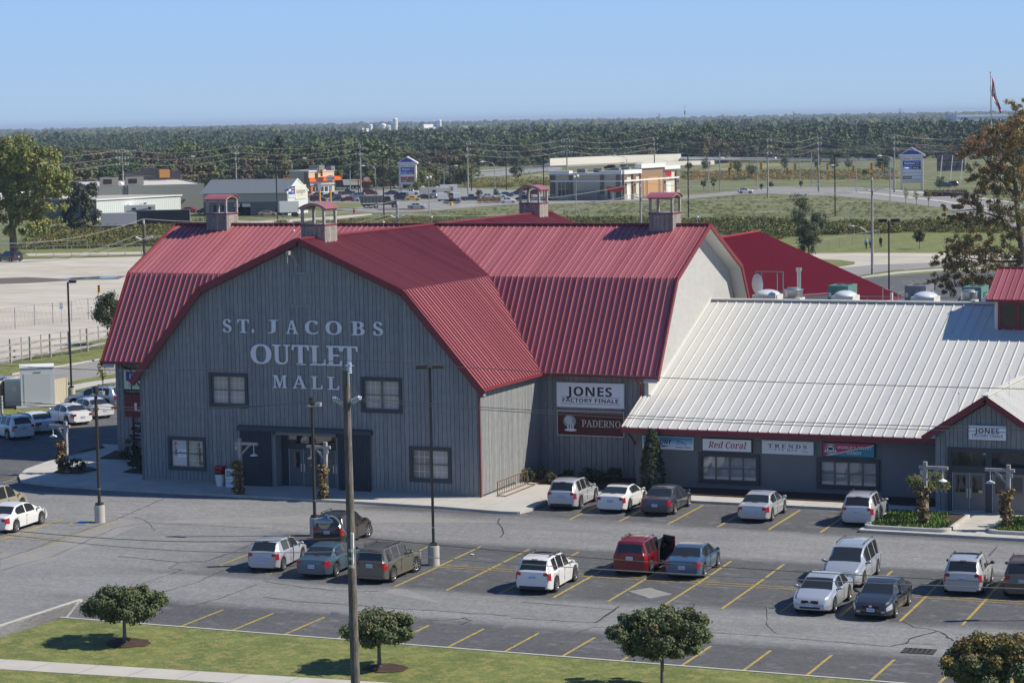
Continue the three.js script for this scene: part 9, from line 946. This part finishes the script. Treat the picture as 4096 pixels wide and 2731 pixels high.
  // rough growth: goldenrod, weeds and hedges nobody could count
  const rough = (name, label, poly, n, h0, h1, cols, y = 0) => { const geo = foliage(130, () => ({ x: gauss() * 0.55, y: Math.abs(gauss()) * 0.42 + 0.08, z: gauss() * 0.55 }), 0.11, [[1, 1, 1]], 0.35); const im = new THREE.InstancedMesh(geo, new THREE.MeshStandardMaterial({ roughness: 0.95, side: THREE.DoubleSide, vertexColors: true }), n); const inside = (x, y2) => { let c = false; for (let i = 0, j = poly.length - 1; i < poly.length; j = i++) { const [xi, yi] = poly[i], [xj, yj] = poly[j]; if ((yi > y2) !== (yj > y2) && x < (xj - xi) * (y2 - yi) / (yj - yi) + xi) c = !c; } return c; }; const xs = poly.map(p => p[0]), ys = poly.map(p => p[1]); const m = new THREE.Matrix4(), q = new THREE.Quaternion(), c = new THREE.Color(); let k = 0, guard = 0; while (k < n && guard++ < n * 20) { const x = rr(Math.min(...xs), Math.max(...xs)), yy = rr(Math.min(...ys), Math.max(...ys)); if (!inside(x, yy)) continue; const p = G(x, yy); q.setFromAxisAngle(V3(0, 1, 0), rr(0, 6.28)); const h = rr(h0, h1) * (0.6 + 0.8 * vnoise(p.x / 7 + 99, p.z / 7 + 99, 4096, 88)); m.compose(V3(p.x, 0, p.z), q, V3(h * 1.1, h, h * 1.1)); im.setMatrixAt(k, m); const cc = pick(cols), j = rr(0.7, 1.25); im.setColorAt(k, c.setRGB(cc[0] * j * 1.5, cc[1] * j * 1.5, cc[2] * j * 1.4)); k++; } im.count = k; im.name = name; im.userData = { label, category: 'weeds', kind: 'stuff' }; im.castShadow = im.receiveShadow = true; scene.add(im); };
  const gold = [[0.13, 0.12, 0.03], [0.10, 0.105, 0.032], [0.075, 0.09, 0.03], [0.15, 0.125, 0.03], [0.12, 0.115, 0.055]], weeds = [[0.12, 0.14, 0.045], [0.15, 0.155, 0.06], [0.18, 0.165, 0.08]];
  rough('goldenrod_meadow', 'tall goldenrod and weeds behind the chain-link fence', [[90, 545], [130, 528], [200, 530], [240, 534], [330, 532], [440, 525], [470, 520], [470, 560], [300, 567], [200, 570], [60, 573], [60, 556]], 900, 1.3, 2.4, gold); rough('goldenrod_band', 'goldenrod and brush band along the back fence', [[1225, 505], [1400, 508], [1500, 507], [1640, 509], [1780, 514], [1900, 517], [2000, 516], [2180, 512], [2300, 510], [2300, 536], [2100, 533], [2000, 537], [1900, 540], [1780, 545], [1690, 542], [1600, 528], [1225, 516]], 1500, 1.0, 2.1, gold.concat(gold, dk)); rough('dark_hedge', 'dark brambles and bushes behind the barn end', [[1650, 520], [1700, 512], [1790, 520], [1830, 540], [1780, 552], [1720, 545]], 240, 1.4, 2.4, dk.concat(gold, md)); rough('drive_weeds', 'weeds along the field edge beyond the ridge', [[640, 514], [850, 505], [1000, 500], [1180, 500], [1200, 512], [640, 520]], 420, 0.8, 1.7, weeds.concat(gold)); rough('field_weeds', 'scattered weeds in the rough green field', [[860, 492], [980, 489], [1176, 473], [1490, 463], [1690, 451], [1920, 453], [2160, 480], [2160, 500], [1560, 500], [1240, 498], [860, 500]], 900, 0.35, 0.9, weeds); rough('verge_weeds', 'tall dry weeds on the slope below the highway', [[1070, 418], [1270, 404], [1270, 424], [1176, 430], [1070, 432]], 500, 1.2, 2.6, [[0.2, 0.18, 0.07], [0.14, 0.15, 0.05]]); rough('embankment_weeds', 'dry weeds on the embankment right of the overpass', [[1570, 398], [1700, 395], [2060, 392], [2060, 414], [1570, 414]], 700, 1.0, 2.4, [[0.2, 0.18, 0.07], [0.12, 0.14, 0.045], [0.24, 0.13, 0.06]]); rough('shed_brush', 'brush growing round the trailers behind the barn', [[210, 520], [330, 516], [440, 512], [480, 516], [480, 528], [210, 536]], 260, 1.0, 2.2, gold.concat(dk)); rough('ornamental_grass', 'rust-brown ornamental grasses on the drive island', [[1100, 462], [1148, 460], [1150, 466], [1102, 467]], 90, 0.9, 1.4, [[0.16, 0.09, 0.05], [0.12, 0.08, 0.045]]);
}
renderer.render(scene, camera);
